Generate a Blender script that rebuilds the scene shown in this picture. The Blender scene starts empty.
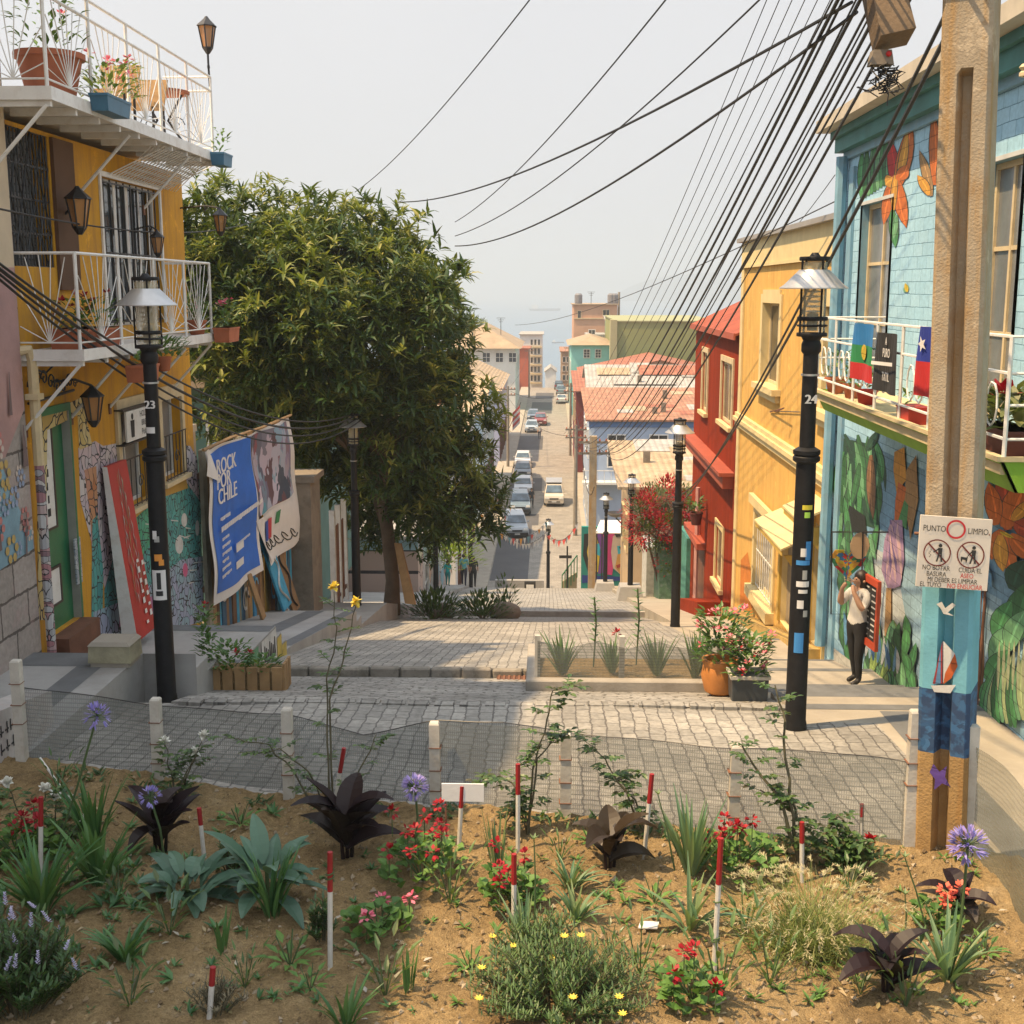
import bpy, bmesh, math, random
import numpy as np
from mathutils import Vector, Matrix
R = math.radians
rnd = random.Random(7)
sc = bpy.context.scene
COL = sc.collection
V = Vector

# ------------------------------------------------------------------ camera
F = 1230.0
TH, PS = R(10.23), R(1.787)
FWD = V((-math.sin(PS)*math.cos(TH), math.cos(PS)*math.cos(TH), -math.sin(TH)))
RT = V((math.cos(PS), math.sin(PS), 0))
UP = RT.cross(FWD)
def ray(px, py): return FWD + RT*((px-512)/F) + UP*((512-py)/F)
def onX(px, py, X):
    r = ray(px, py); return r*(X/r.x)
def onY(px, py, Y):
    r = ray(px, py); return r*(Y/r.y)
def onZ(px, py, Z):
    r = ray(px, py); return r*(Z/r.z)
STREET = [(2, -4.30), (9, -4.38), (12.7, -4.64), (13.6, -4.71), (17.2, -5.56), (17.2001, -5.42), (30.1, -8.26), (38.9, -10.5),
          (38.9001, -10.3), (64.5, -15.8), (70, -18.4), (236, -18.4), (262, -26), (420, -45.5), (700, -50)]
def interp(tab, y):
    if y <= tab[0][0]: return tab[0][1]
    for (a, za), (b, zb) in zip(tab, tab[1:]):
        if y <= b: return za+(zb-za)*(y-a)/(b-a)
    return tab[-1][1]
def gz(y): return interp(STREET, y)
LWALK = [(2, -4.3), (14.3, -4.36), (14.3001, -4.54), (14.8, -4.54), (14.8001, -4.72), (15.3, -4.72), (15.3001, -4.9), (15.8, -4.9), (15.8001, -5.08), (18.6, -5.2),
         (18.6001, -5.4), (18.95, -5.4), (18.9501, -5.6), (19.3, -5.62), (19.3001, -5.8), (19.65, -5.84), (26.5, -7.05), (26.5001, -7.3), (27.2, -7.32), (27.2001, -7.55), (31.5, -8.15),
         (38.9, -10.15), (64.5, -15.65), (70, -18.25), (236, -18.25)]
RWALK = [(2, -4.34), (14.0, -4.72), (14.0001, -4.86), (14.7, -4.9), (14.7001, -5.04), (15.4, -5.08), (15.4001, -5.24), (16.1, -5.28), (16.1001, -5.42), (16.7, -5.45),
         (16.7001, -5.58), (18.4, -5.75), (18.4001, -5.9), (21, -6.4), (21.0001, -6.55), (24.4, -7.0), (24.4001, -7.15), (30, -8.2), (38.9, -10.15), (64.5, -15.65), (70, -18.25), (236, -18.25)]
def lz(y): return interp(LWALK, y)
def rz_(y): return interp(RWALK, y)
def bedz(x, y):
    return -4.33 + 0.035*math.sin(x*1.7+y*.9)+0.03*math.sin(y*2.3-x*.6)+.02*math.sin(x*5.1+1)*math.sin(y*4.3)
def ong(px, py, g=gz, y0=3.0):
    r = ray(px, py); y = y0
    while y < 700:
        k = r*(y/r.y)
        if k.z <= g(y): return V((k.x, y, g(y)))
        y += .02 if y < 90 else .2
    return r*(700/r.y)
def onbed(px, py):
    k = onZ(px, py, -4.33); return V((k.x, k.y, bedz(k.x, k.y)))

cam = bpy.data.cameras.new("camera"); camo = bpy.data.objects.new("camera", cam); COL.objects.link(camo)
cam.sensor_width = 36; cam.lens = 36*F/1024; cam.clip_end = 30000; cam.clip_start = .05
camo.rotation_euler = (R(90)-TH, 0, PS); camo.location = (0, 0, 0)
sc.camera = camo

# ------------------------------------------------------------------ tagging
def tag(o, label=None, cat=None, group=None, kind=None):
    if label: o['label'] = label
    if cat: o['category'] = cat
    if group: o['group'] = group
    if kind: o['kind'] = kind
    return o
def empty(name, loc, label, cat, group=None):
    o = bpy.data.objects.new(name, None); o.empty_display_size = .1; COL.objects.link(o); o.location = loc
    return tag(o, label, cat, group)
def origin(p):
    v = V((0, 0, 0))
    while p is not None: v += p.location; p = p.parent
    return v
def copy_tree(o, parent=None):
    c = o.copy(); COL.objects.link(c); c.parent = parent
    for ch in list(o.children): copy_tree(ch, c)
    return c

# ------------------------------------------------------------------ mesh builder
class MB:
    def __init__(s): s.v = []; s.f = []; s.m = []; s.mats = []
    def mi(s, mat):
        if mat not in s.mats: s.mats.append(mat)
        return s.mats.index(mat)
    def add(s, vs, fs, mat):
        b = len(s.v); i = s.mi(mat)
        s.v.extend(tuple(v) for v in vs)
        for f in fs: s.f.append(tuple(b+k for k in f)); s.m.append(i)
    def poly(s, pts, mat): s.add(pts, [tuple(range(len(pts)))], mat)
    def box(s, a, b, mat):
        x0, x1 = sorted((a[0], b[0])); y0, y1 = sorted((a[1], b[1])); z0, z1 = sorted((a[2], b[2]))
        s.add([(x0, y0, z0), (x1, y0, z0), (x1, y1, z0), (x0, y1, z0), (x0, y0, z1), (x1, y0, z1), (x1, y1, z1), (x0, y1, z1)],
              [(0, 3, 2, 1), (4, 5, 6, 7), (0, 1, 5, 4), (1, 2, 6, 5), (2, 3, 7, 6), (3, 0, 4, 7)], mat)
    def cbox(s, c, sz, mat, rot=None, taper=1.0):
        hx, hy, hz = sz[0]/2, sz[1]/2, sz[2]/2; c = V(c); pts = []
        for z in (-hz, hz):
            t = taper if z > 0 else 1
            for x, y in ((-hx, -hy), (hx, -hy), (hx, hy), (-hx, hy)):
                p = V((x*t, y*t, z)); pts.append(c+(rot @ p if rot else p))
        s.add(pts, [(0, 3, 2, 1), (4, 5, 6, 7), (0, 1, 5, 4), (1, 2, 6, 5), (2, 3, 7, 6), (3, 0, 4, 7)], mat)
    def prism(s, pts, ext, mat):
        n = len(pts); e = V(ext); a = [V(p) for p in pts]
        s.add(a+[p+e for p in a], [tuple(range(n))[::-1], tuple(range(n, 2*n))]+[(k, (k+1) % n, n+(k+1) % n, n+k) for k in range(n)], mat)
    def tube(s, pts, r, mat, n=8, cap=True):
        pts = [V(p) for p in pts]; m = len(pts)
        rs = r if isinstance(r, (list, tuple)) else [r]*m
        vs = []; up = None
        for i, p in enumerate(pts):
            d = (pts[min(i+1, m-1)]-pts[max(i-1, 0)])
            if d.length < 1e-9: d = V((0, 0, 1))
            d.normalize()
            if up is None: up = V((0, 0, 1)) if abs(d.z) < .9 else V((1, 0, 0))
            a = d.cross(up)
            if a.length < 1e-6: a = d.cross(V((0, 1, 0)))
            a.normalize(); b = a.cross(d); up = b
            for k in range(n):
                t = 2*math.pi*k/n; vs.append(p+(a*math.cos(t)+b*math.sin(t))*rs[i])
        fs = [(i*n+k, i*n+(k+1) % n, (i+1)*n+(k+1) % n, (i+1)*n+k) for i in range(m-1) for k in range(n)]
        if cap: fs += [tuple(range(n))[::-1], tuple(range((m-1)*n, m*n))]
        s.add(vs, fs, mat)
    def lathe(s, prof, c, mat, n=16, sx=1, sy=1):
        c = V(c); vs = []; m = len(prof)
        for r, z in prof:
            for k in range(n):
                t = 2*math.pi*(k+.5)/n; vs.append(c+V((r*math.cos(t)*sx, r*math.sin(t)*sy, z)))
        fs = [(i*n+k, i*n+(k+1) % n, (i+1)*n+(k+1) % n, (i+1)*n+k) for i in range(m-1) for k in range(n)]
        fs += [tuple(range(n))[::-1], tuple(range((m-1)*n, m*n))]
        s.add(vs, fs, mat)
    def ball(s, c, r, mat, n=8, m=6, sc3=(1, 1, 1)):
        prof = [(max(1e-4, math.sin(math.pi*i/m))*r, -math.cos(math.pi*i/m)*r*sc3[2]) for i in range(m+1)]
        s.lathe(prof, c, mat, n, sc3[0], sc3[1])
    def leaf(s, base, d, L, w, mat, droop=.5, segs=4, roll=None, shape=.5, fold=.15):
        base = V(base); d = V(d).normalized()
        side = d.cross(V((0, 0, 1)))
        if side.length < .05: side = V((math.cos(roll or 0), math.sin(roll or 0), 0))
        side.normalize()
        if roll: side = Matrix.Rotation(roll, 3, d) @ side
        p = base.copy(); vs = []; fs = []
        step = L/segs
        for i in range(segs+1):
            t = i/segs
            ww = w*.5*(math.sin(math.pi*min(1, max(0, t**shape if shape != 1 else t)))**.8 if 0 < t < 1 else .12)
            nrm = side.cross(d)
            if segs > 2 and fold: vs += [p-side*ww+nrm*ww*fold*2, p, p+side*ww+nrm*ww*fold*2]
            else: vs += [p-side*ww, p+side*ww]
            p = p+d*step
            d = (d+V((0, 0, -droop/segs))).normalized()
        k = 3 if (segs > 2 and fold) else 2
        for i in range(segs):
            for j in range(k-1):
                a = i*k+j; fs.append((a, a+1, a+k+1, a+k))
        s.add(vs, fs, mat)
    def mesh(s, me, M, mat):
        s.add([M @ v.co for v in me.vertices], [tuple(p.vertices) for p in me.polygons], mat)
    def build(s, name, parent=None, smooth=False, local=False, bevel=0):
        me = bpy.data.meshes.new(name)
        o0 = V((0, 0, 0)) if (local or parent is None) else origin(parent)
        vs = [(v[0]-o0.x, v[1]-o0.y, v[2]-o0.z) for v in s.v]
        me.from_pydata(vs, [], s.f)
        for m in s.mats: me.materials.append(m)
        me.polygons.foreach_set('material_index', s.m)
        if smooth: me.polygons.foreach_set('use_smooth', [True]*len(me.polygons))
        me.update()
        if bevel:
            bm = bmesh.new(); bm.from_mesh(me); bmesh.ops.remove_doubles(bm, verts=bm.verts, dist=1e-5)
            bmesh.ops.bevel(bm, geom=list(bm.edges), offset=bevel, segments=1, affect='EDGES', clamp_overlap=True)
            bm.to_mesh(me); bm.free()
        if smooth:
            try: me.set_sharp_from_angle(angle=R(38))
            except Exception: pass
        o = bpy.data.objects.new(name, me); COL.objects.link(o)
        if parent is not None: o.parent = parent
        return o
def top(mb, name, label, cat, group=None, base=None, smooth=False, kind=None):
    """one-mesh thing: origin moved to its base"""
    o = mb.build(name, None, smooth)
    if base is not None:
        b = V(base); o.data.transform(Matrix.Translation(-b)); o.location = b
    return tag(o, label, cat, group, kind)
_txt = {}
def text_mesh(s, size=1.0, align='CENTER'):
    key = (s, align)
    if key not in _txt:
        cu = bpy.data.curves.new('t', 'FONT'); cu.body = s; cu.size = 1.0; cu.align_x = align; cu.align_y = 'CENTER'; cu.resolution_u = 3
        ob = bpy.data.objects.new('t', cu); COL.objects.link(ob)
        dg = bpy.context.evaluated_depsgraph_get(); me = bpy.data.meshes.new_from_object(ob.evaluated_get(dg))
        bpy.data.objects.remove(ob); bpy.data.curves.remove(cu); _txt[key] = me
    return _txt[key]
def frame(o, x, y):
    """matrix with columns x, y, x cross y at o"""
    x = V(x).normalized(); y = V(y).normalized(); z = x.cross(y)
    M = Matrix((x, y, z)).transposed().to_4x4(); M.translation = V(o); return M
def letters(mb, s, o, x, y, size, mat, align='CENTER', sx=1.0, bold=0):
    M = frame(o, x, y) @ Matrix.Diagonal((size*sx, size, size, 1))
    me = text_mesh(s, align=align); mb.mesh(me, M, mat)
    for k in range(bold):
        M2 = M.copy(); M2.translation = V(o)+V(x).normalized()*size*.045*(k+1)+V(x).cross(V(y)).normalized()*.0006*(k+1); mb.mesh(me, M2, mat)

# ------------------------------------------------------------------ materials
def nodes(name):
    m = bpy.data.materials.new(name); m.use_nodes = True
    nt = m.node_tree; nt.nodes.clear()
    out = nt.nodes.new('ShaderNodeOutputMaterial'); bs = nt.nodes.new('ShaderNodeBsdfPrincipled')
    nt.links.new(bs.outputs[0], out.inputs[0])
    return m, nt, bs, out
def N(nt, t, **kw):
    n = nt.nodes.new(t)
    for k, v in kw.items():
        if isinstance(k, str) and hasattr(n, k): setattr(n, k, v)
    return n
def rgba(c): return (c[0], c[1], c[2], 1)
def coords(nt, plane=None, scale=1.0, rotz=0):
    tc = N(nt, 'ShaderNodeTexCoord'); src = tc.outputs['Object']
    if plane:
        sp = N(nt, 'ShaderNodeSeparateXYZ'); cb = N(nt, 'ShaderNodeCombineXYZ'); nt.links.new(src, sp.inputs[0])
        for i, ax in enumerate(plane): nt.links.new(sp.outputs['XYZ'.index(ax)], cb.inputs[i])
        src = cb.outputs[0]
    if scale != 1.0 or rotz:
        mp = N(nt, 'ShaderNodeMapping'); mp.inputs['Scale'].default_value = (scale,)*3; mp.inputs['Rotation'].default_value = (0, 0, rotz)
        nt.links.new(src, mp.inputs[0]); src = mp.outputs[0]
    return src
def noise(nt, src, scale, detail=4, rough=.55):
    n = N(nt, 'ShaderNodeTexNoise'); n.inputs['Scale'].default_value = scale; n.inputs['Detail'].default_value = detail; n.inputs['Roughness'].default_value = rough
    nt.links.new(src, n.inputs['Vector']); return n.outputs['Fac']
def ramp(nt, fac, stops):
    r = N(nt, 'ShaderNodeValToRGB'); els = r.color_ramp.elements
    while len(els) < len(stops): els.new(.5)
    for e, (p, c) in zip(els, stops): e.position = p; e.color = rgba(c)
    nt.links.new(fac, r.inputs[0]); return r.outputs[0]
def mixc(nt, fac, a, b, mode='MIX'):
    m = N(nt, 'ShaderNodeMix', data_type='RGBA', blend_type=mode)
    for sock, val in ((m.inputs[0], fac), (m.inputs[6], a), (m.inputs[7], b)):
        if hasattr(val, 'links') or hasattr(val, 'is_linked'): nt.links.new(val, sock)
        elif isinstance(val, (int, float)): sock.default_value = val
        else: sock.default_value = rgba(val)
    return m.outputs[2]
def math_(nt, op, a, b=None):
    m = N(nt, 'ShaderNodeMath', operation=op)
    for sock, val in ((m.inputs[0], a), (m.inputs[1], b)):
        if val is None: continue
        if isinstance(val, (int, float)): sock.default_value = val
        else: nt.links.new(val, sock)
    return m.outputs[0]
def bump(nt, bs, h, strength=.3, dist=.02):
    b = N(nt, 'ShaderNodeBump'); b.inputs['Strength'].default_value = strength; b.inputs['Distance'].default_value = dist
    nt.links.new(h, b.inputs['Height']); nt.links.new(b.outputs[0], bs.inputs['Normal'])
def mul(c, k): return tuple(min(1, x*k) for x in c[:3])
_mc = {}
def mat(name, c, rough=.75, var=.18, scale=2.0, bmp=.15, bscale=40, metal=0, dirt=None, dirt_amt=.35, spec=None, streak=None):
    """plain weathered surface: two scales of noise, optional stain colour, fine bump"""
    if name in _mc: return _mc[name]
    m, nt, bs, out = nodes(name); src = coords(nt)
    n1 = noise(nt, src, scale, 6, .6); n2 = noise(nt, src, scale*9, 3)
    col = ramp(nt, n1, [(.3, mul(c, 1-var)), (.7, mul(c, 1+var*.6))])
    col = mixc(nt, math_(nt, 'MULTIPLY', n2, .35), col, mul(c, 1-var*1.6))
    if dirt:
        n3 = noise(nt, src, scale*1.7, 8, .7)
        k = ramp(nt, n3, [(.5, (0, 0, 0)), (.72, (1, 1, 1))])
        col = mixc(nt, math_(nt, 'MULTIPLY', k, dirt_amt), col, dirt)
    if streak:
        mp = N(nt, 'ShaderNodeMapping'); mp.inputs['Scale'].default_value = (5, 5, .35); nt.links.new(src, mp.inputs[0])
        k = ramp(nt, noise(nt, mp.outputs[0], 1.0, 7, .7), [(.47, (0, 0, 0)), (.66, (.85, .85, .85))]); col = mixc(nt, k, col, streak)
        k = ramp(nt, noise(nt, src, 2.6, 9, .75), [(.58, (0, 0, 0)), (.63, (.6, .6, .6))]); col = mixc(nt, k, col, mul(c, 1.35))
    nt.links.new(col, bs.inputs['Base Color'])
    bs.inputs['Roughness'].default_value = rough; bs.inputs['Metallic'].default_value = metal
    if spec is not None: bs.inputs['Specular IOR Level'].default_value = spec
    if bmp: bump(nt, bs, noise(nt, src, bscale, 3), bmp, .01)
    _mc[name] = m; return m
def brickmat(name, c1, c2, cm, bw, bh, ms, plane='XY', rough=.8, strength=.5, off=.5, var=.25, warp=.02, rotz=0, stain=None, dist=.015):
    if name in _mc: return _mc[name]
    m, nt, bs, out = nodes(name); src = coords(nt, plane, 1, rotz)
    wn = N(nt, 'ShaderNodeTexNoise'); wn.inputs['Scale'].default_value = 2.4; wn.inputs['Detail'].default_value = 5; wn.inputs['Roughness'].default_value = .7; nt.links.new(src, wn.inputs['Vector'])
    sub = N(nt, 'ShaderNodeVectorMath', operation='SUBTRACT'); nt.links.new(wn.outputs['Color'], sub.inputs[0]); sub.inputs[1].default_value = (.5, .5, .5)
    scl = N(nt, 'ShaderNodeVectorMath', operation='SCALE'); nt.links.new(sub.outputs[0], scl.inputs[0]); scl.inputs['Scale'].default_value = warp*4
    ad = N(nt, 'ShaderNodeVectorMath', operation='ADD'); nt.links.new(src, ad.inputs[0]); nt.links.new(scl.outputs[0], ad.inputs[1])
    b = N(nt, 'ShaderNodeTexBrick'); b.offset = off
    b.inputs['Color1'].default_value = rgba(c1); b.inputs['Color2'].default_value = rgba(c2); b.inputs['Mortar'].default_value = rgba(cm)
    b.inputs['Scale'].default_value = 1; b.inputs['Brick Width'].default_value = bw; b.inputs['Row Height'].default_value = bh
    b.inputs['Mortar Size'].default_value = ms; b.inputs['Mortar Smooth'].default_value = .35; b.inputs['Bias'].default_value = 0
    nt.links.new(ad.outputs[0], b.inputs['Vector'])
    n1 = noise(nt, src, .8, 6, .65); n2 = noise(nt, src, 14, 4, .6)
    col = mixc(nt, 1.0, b.outputs['Color'], ramp(nt, n1, [(.3, (1-var,)*3), (.7, (1+var*.5,)*3)]), 'MULTIPLY')
    col = mixc(nt, 1.0, col, ramp(nt, n2, [(.3, (1-var,)*3), (.7, (1.05,)*3)]), 'MULTIPLY')
    if stain:
        k = ramp(nt, noise(nt, src, 1.3, 8, .75), [(.52, (0, 0, 0)), (.7, (.6, .6, .6))]); col = mixc(nt, k, col, stain)
    nt.links.new(col, bs.inputs['Base Color']); bs.inputs['Roughness'].default_value = rough
    h = math_(nt, 'ADD', math_(nt, 'MULTIPLY', b.outputs['Fac'], -1.0), math_(nt, 'MULTIPLY', n2, .5))
    bump(nt, bs, h, strength, dist)
    _mc[name] = m; return m
def mosaic(name, cols, scale, line=.04, plane='YZ', lc=(.02, .02, .025), warp=.5, band=None):
    """painted cells with dark outlines"""
    if name in _mc: return _mc[name]
    m, nt, bs, out = nodes(name); src = coords(nt, plane)
    wn = N(nt, 'ShaderNodeTexNoise'); wn.inputs['Scale'].default_value = 2.2; wn.inputs['Detail'].default_value = 2; nt.links.new(src, wn.inputs['Vector'])
    scl = N(nt, 'ShaderNodeVectorMath', operation='SCALE'); nt.links.new(wn.outputs['Color'], scl.inputs[0]); scl.inputs['Scale'].default_value = warp
    ad = N(nt, 'ShaderNodeVectorMath', operation='ADD'); nt.links.new(src, ad.inputs[0]); nt.links.new(scl.outputs[0], ad.inputs[1])
    v1 = N(nt, 'ShaderNodeTexVoronoi', feature='DISTANCE_TO_EDGE'); v2 = N(nt, 'ShaderNodeTexVoronoi', feature='F1')
    for v in (v1, v2): v.inputs['Scale'].default_value = scale; nt.links.new(ad.outputs[0], v.inputs['Vector'])
    sp = N(nt, 'ShaderNodeSeparateColor'); nt.links.new(v2.outputs['Color'], sp.inputs[0])
    st = [(i/max(1, len(cols)-1), c) for i, c in enumerate(cols)]
    col = ramp(nt, sp.outputs[0], st)
    if band:
        n1 = noise(nt, src, band[1], 3); k = ramp(nt, n1, [(.45, (0, 0, 0)), (.55, (1, 1, 1))]); col = mixc(nt, k, col, band[0])
    k = math_(nt, 'LESS_THAN', v1.outputs['Distance'], line)
    col = mixc(nt, k, col, lc)
    col = mixc(nt, math_(nt, 'MULTIPLY', noise(nt, src, 9, 5, .7), .14), col, (.2, .19, .18))
    nt.links.new(col, bs.inputs['Base Color']); bs.inputs['Roughness'].default_value = .8
    bump(nt, bs, noise(nt, src, 40, 3), .15, .01)
    _mc[name] = m; return m
def planks(name, c, axis='Y', w=.12, var=.4, rough=.85, gap=.08, bmp=.4, plane2='Z', spec=.5):
    """boards or corrugation of pitch w along an axis"""
    if name in _mc: return _mc[name]
    m, nt, bs, out = nodes(name); src = coords(nt, (axis, plane2, axis))
    sp = N(nt, 'ShaderNodeSeparateXYZ'); nt.links.new(src, sp.inputs[0])
    u = math_(nt, 'DIVIDE', sp.outputs[0], w); fr = math_(nt, 'FRACT', u); fl = math_(nt, 'FLOOR', u)
    wn = N(nt, 'ShaderNodeTexWhiteNoise', noise_dimensions='1D'); nt.links.new(fl, wn.inputs['W'])
    col = ramp(nt, wn.outputs['Value'], [(0, mul(c, 1-var)), (1, mul(c, 1+var*.5))])
    st = N(nt, 'ShaderNodeMapping'); st.inputs['Scale'].default_value = (14, 1.2, 14); nt.links.new(src, st.inputs[0])
    n1 = noise(nt, st.outputs[0], 2.5, 5, .65); col = mixc(nt, 1.0, col, ramp(nt, n1, [(.3, (.65,)*3), (.7, (1.1,)*3)]), 'MULTIPLY')
    edge = math_(nt, 'LESS_THAN', math_(nt, 'ABSOLUTE', math_(nt, 'SUBTRACT', fr, .5)), .5-gap*.5)
    col = mixc(nt, edge, mul(c, .25), col)
    nt.links.new(col, bs.inputs['Base Color']); bs.inputs['Roughness'].default_value = rough
    bs.inputs['Specular IOR Level'].default_value = spec
    bump(nt, bs, edge, bmp, .01)
    _mc[name] = m; return m
def corrug(name, c, axis='X', w=.15, c2=None, rough=.75, bmp=.6, metal=0.0, patch=1.2):
    metal = 0
    if name in _mc: return _mc[name]
    m, nt, bs, out = nodes(name); src = coords(nt); sp = N(nt, 'ShaderNodeSeparateXYZ'); nt.links.new(src, sp.inputs[0])
    s = math_(nt, 'SINE', math_(nt, 'MULTIPLY', sp.outputs['XYZ'.index(axis)], 2*math.pi/w))
    n1 = noise(nt, src, patch, 6, .65); n2 = noise(nt, src, patch*9, 4, .6)
    col = ramp(nt, n1, [(.32, mul(c, .75)), (.5, c), (.68, c2 or mul(c, 1.25))])
    col = mixc(nt, 1.0, col, ramp(nt, n2, [(.3, (.7,)*3), (.7, (1.1,)*3)]), 'MULTIPLY')
    col = mixc(nt, 1.0, col, ramp(nt, math_(nt, 'MULTIPLY_ADD', s, .5), [(0, (.8,)*3), (.5, (1,)*3)]), 'MULTIPLY')
    nt.links.new(col, bs.inputs['Base Color']); bs.inputs['Roughness'].default_value = rough; bs.inputs['Metallic'].default_value = metal
    bump(nt, bs, s, bmp, .02)
    _mc[name] = m; return m
def leafmat(name, cols, rough=.45, trans=.3, spec=.5, tint=None):
    """leaf colour differs leaf by leaf"""
    if name in _mc: return _mc[name]
    m, nt, bs, out = nodes(name)
    g = N(nt, 'ShaderNodeNewGeometry'); col = ramp(nt, g.outputs['Random Per Island'], [(i/max(1, len(cols)-1), c) for i, c in enumerate(cols)])
    nt.links.new(col, bs.inputs['Base Color']); bs.inputs['Roughness'].default_value = rough; bs.inputs['Specular IOR Level'].default_value = spec
    if trans:
        tr = N(nt, 'ShaderNodeBsdfTranslucent'); nt.links.new(mixc(nt, .4, col, (.35, .45, .02)) if tint is None and cols[0][1] > cols[0][0] and cols[0][1] > cols[0][2] else col, tr.inputs[0])
        mx = N(nt, 'ShaderNodeMixShader'); mx.inputs[0].default_value = trans
        nt.links.new(bs.outputs[0], mx.inputs[1]); nt.links.new(tr.outputs[0], mx.inputs[2]); nt.links.new(mx.outputs[0], out.inputs[0])
    _mc[name] = m; return m
def glassmat(name, c=(.03, .035, .04), rough=.06, var=0):
    if name in _mc: return _mc[name]
    m, nt, bs, out = nodes(name); bs.inputs['Base Color'].default_value = rgba(c); bs.inputs['Roughness'].default_value = rough
    bs.inputs['Specular IOR Level'].default_value = .7
    src = coords(nt); nt.links.new(ramp(nt, noise(nt, src, 1.2, 3), [(.35, mul(c, .6)), (.65, mul(c, 1.8))]), bs.inputs['Base Color'])
    _mc[name] = m; return m
def clearmat(name, tint=(.9, .9, .88), alpha=.25, rough=.1):
    if name in _mc: return _mc[name]
    m, nt, bs, out = nodes(name); bs.inputs['Base Color'].default_value = rgba(tint); bs.inputs['Roughness'].default_value = rough
    bs.inputs['Alpha'].default_value = alpha
    _mc[name] = m; return m
def paint(c, name=None, rough=.7):
    """mural paint of one colour, brushed and worn"""
    name = name or 'paint_%02x%02x%02x' % tuple(int(255*min(1, x)) for x in c)
    m_ = brickmat(name, c, mul(c, .86), mul(c, .5), .42, .17, .006, "YZ", .8, .6, .5, .3, .012, dist=.012); m_['c'] = list(c); return m_
# ------------------------------------------------------------------ render, light, air
sc.render.engine = 'CYCLES'
sc.view_settings.view_transform = 'Standard'; sc.view_settings.look = 'None'; sc.view_settings.gamma = 1; sc.view_settings.exposure = 0.72
sc.cycles.use_denoising = True
sc.cycles.max_bounces = 8; sc.cycles.diffuse_bounces = 3; sc.cycles.transparent_max_bounces = 16; sc.cycles.volume_bounces = 1
SUN_EL, SUN_AZ = R(62), R(18)
to_sun = V((-math.cos(SUN_EL)*math.cos(SUN_AZ), -math.cos(SUN_EL)*math.sin(SUN_AZ), math.sin(SUN_EL)))
w = bpy.data.worlds.new("World"); sc.world = w; w.use_nodes = True
nt = w.node_tree; nt.nodes.clear()
wo = nt.nodes.new('ShaderNodeOutputWorld'); bg = nt.nodes.new('ShaderNodeBackground'); sky = nt.nodes.new('ShaderNodeTexSky')
sky.sky_type = 'NISHITA'; sky.sun_disc = False; sky.sun_elevation = SUN_EL; sky.sun_rotation = math.atan2(to_sun.x, to_sun.y) % (2*math.pi)
sky.dust_density = 6; sky.air_density = 1.0; sky.ozone_density = 1.0
hs = nt.nodes.new('ShaderNodeHueSaturation'); hs.inputs['Saturation'].default_value = .12
mx = nt.nodes.new('ShaderNodeMix'); mx.data_type = 'RGBA'; mx.inputs[0].default_value = .85; mx.inputs[7].default_value = (7.0, 7.1, 7.35, 1)
nt.links.new(sky.outputs[0], hs.inputs['Color']); nt.links.new(hs.outputs[0], mx.inputs[6]); tcw = nt.nodes.new('ShaderNodeTexCoord'); spw = nt.nodes.new('ShaderNodeSeparateXYZ'); nt.links.new(tcw.outputs['Generated'], spw.inputs[0])
rw = nt.nodes.new('ShaderNodeValToRGB'); nt.links.new(spw.outputs[2], rw.inputs[0])       # hazy sky: brighter and bluer towards the zenith
for e_, (p_, c_) in zip([rw.color_ramp.elements[0], rw.color_ramp.elements[1], rw.color_ramp.elements.new(.5)], ((.22, (.535, .535, .538)), (1.0, (.66, .82, .95)), (.5, (.55, .625, .70)))): e_.position = p_; e_.color = (*c_, 1)
nw = nt.nodes.new('ShaderNodeTexNoise'); nw.inputs['Scale'].default_value = 2.2; nw.inputs['Detail'].default_value = 4; nt.links.new(tcw.outputs['Generated'], nw.inputs['Vector'])
mw1 = nt.nodes.new('ShaderNodeMix'); mw1.data_type = 'RGBA'; mw1.blend_type = 'MULTIPLY'; mw1.inputs[0].default_value = 1; nt.links.new(mx.outputs[2], mw1.inputs[6]); nt.links.new(rw.outputs[0], mw1.inputs[7])
rn = nt.nodes.new('ShaderNodeValToRGB'); rn.color_ramp.elements[0].position = .3; rn.color_ramp.elements[0].color = (.94, .945, .955, 1); rn.color_ramp.elements[1].position = .7; rn.color_ramp.elements[1].color = (1, 1, 1, 1); nt.links.new(nw.outputs['Fac'], rn.inputs[0])
mw2 = nt.nodes.new('ShaderNodeMix'); mw2.data_type = 'RGBA'; mw2.blend_type = 'MULTIPLY'; mw2.inputs[0].default_value = 1; nt.links.new(mw1.outputs[2], mw2.inputs[6]); nt.links.new(rn.outputs[0], mw2.inputs[7])
nt.links.new(mw2.outputs[2], bg.inputs[0])
bg.inputs[1].default_value = .148; nt.links.new(bg.outputs[0], wo.inputs[0])
ld = bpy.data.lights.new('sun', 'SUN'); ld.energy = 5.0; ld.angle = R(.8); ld.color = (1.0, .715, .40)
lo = bpy.data.objects.new('sun', ld); COL.objects.link(lo); lo.rotation_euler = to_sun.to_track_quat('Z', 'Y').to_euler()

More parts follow.
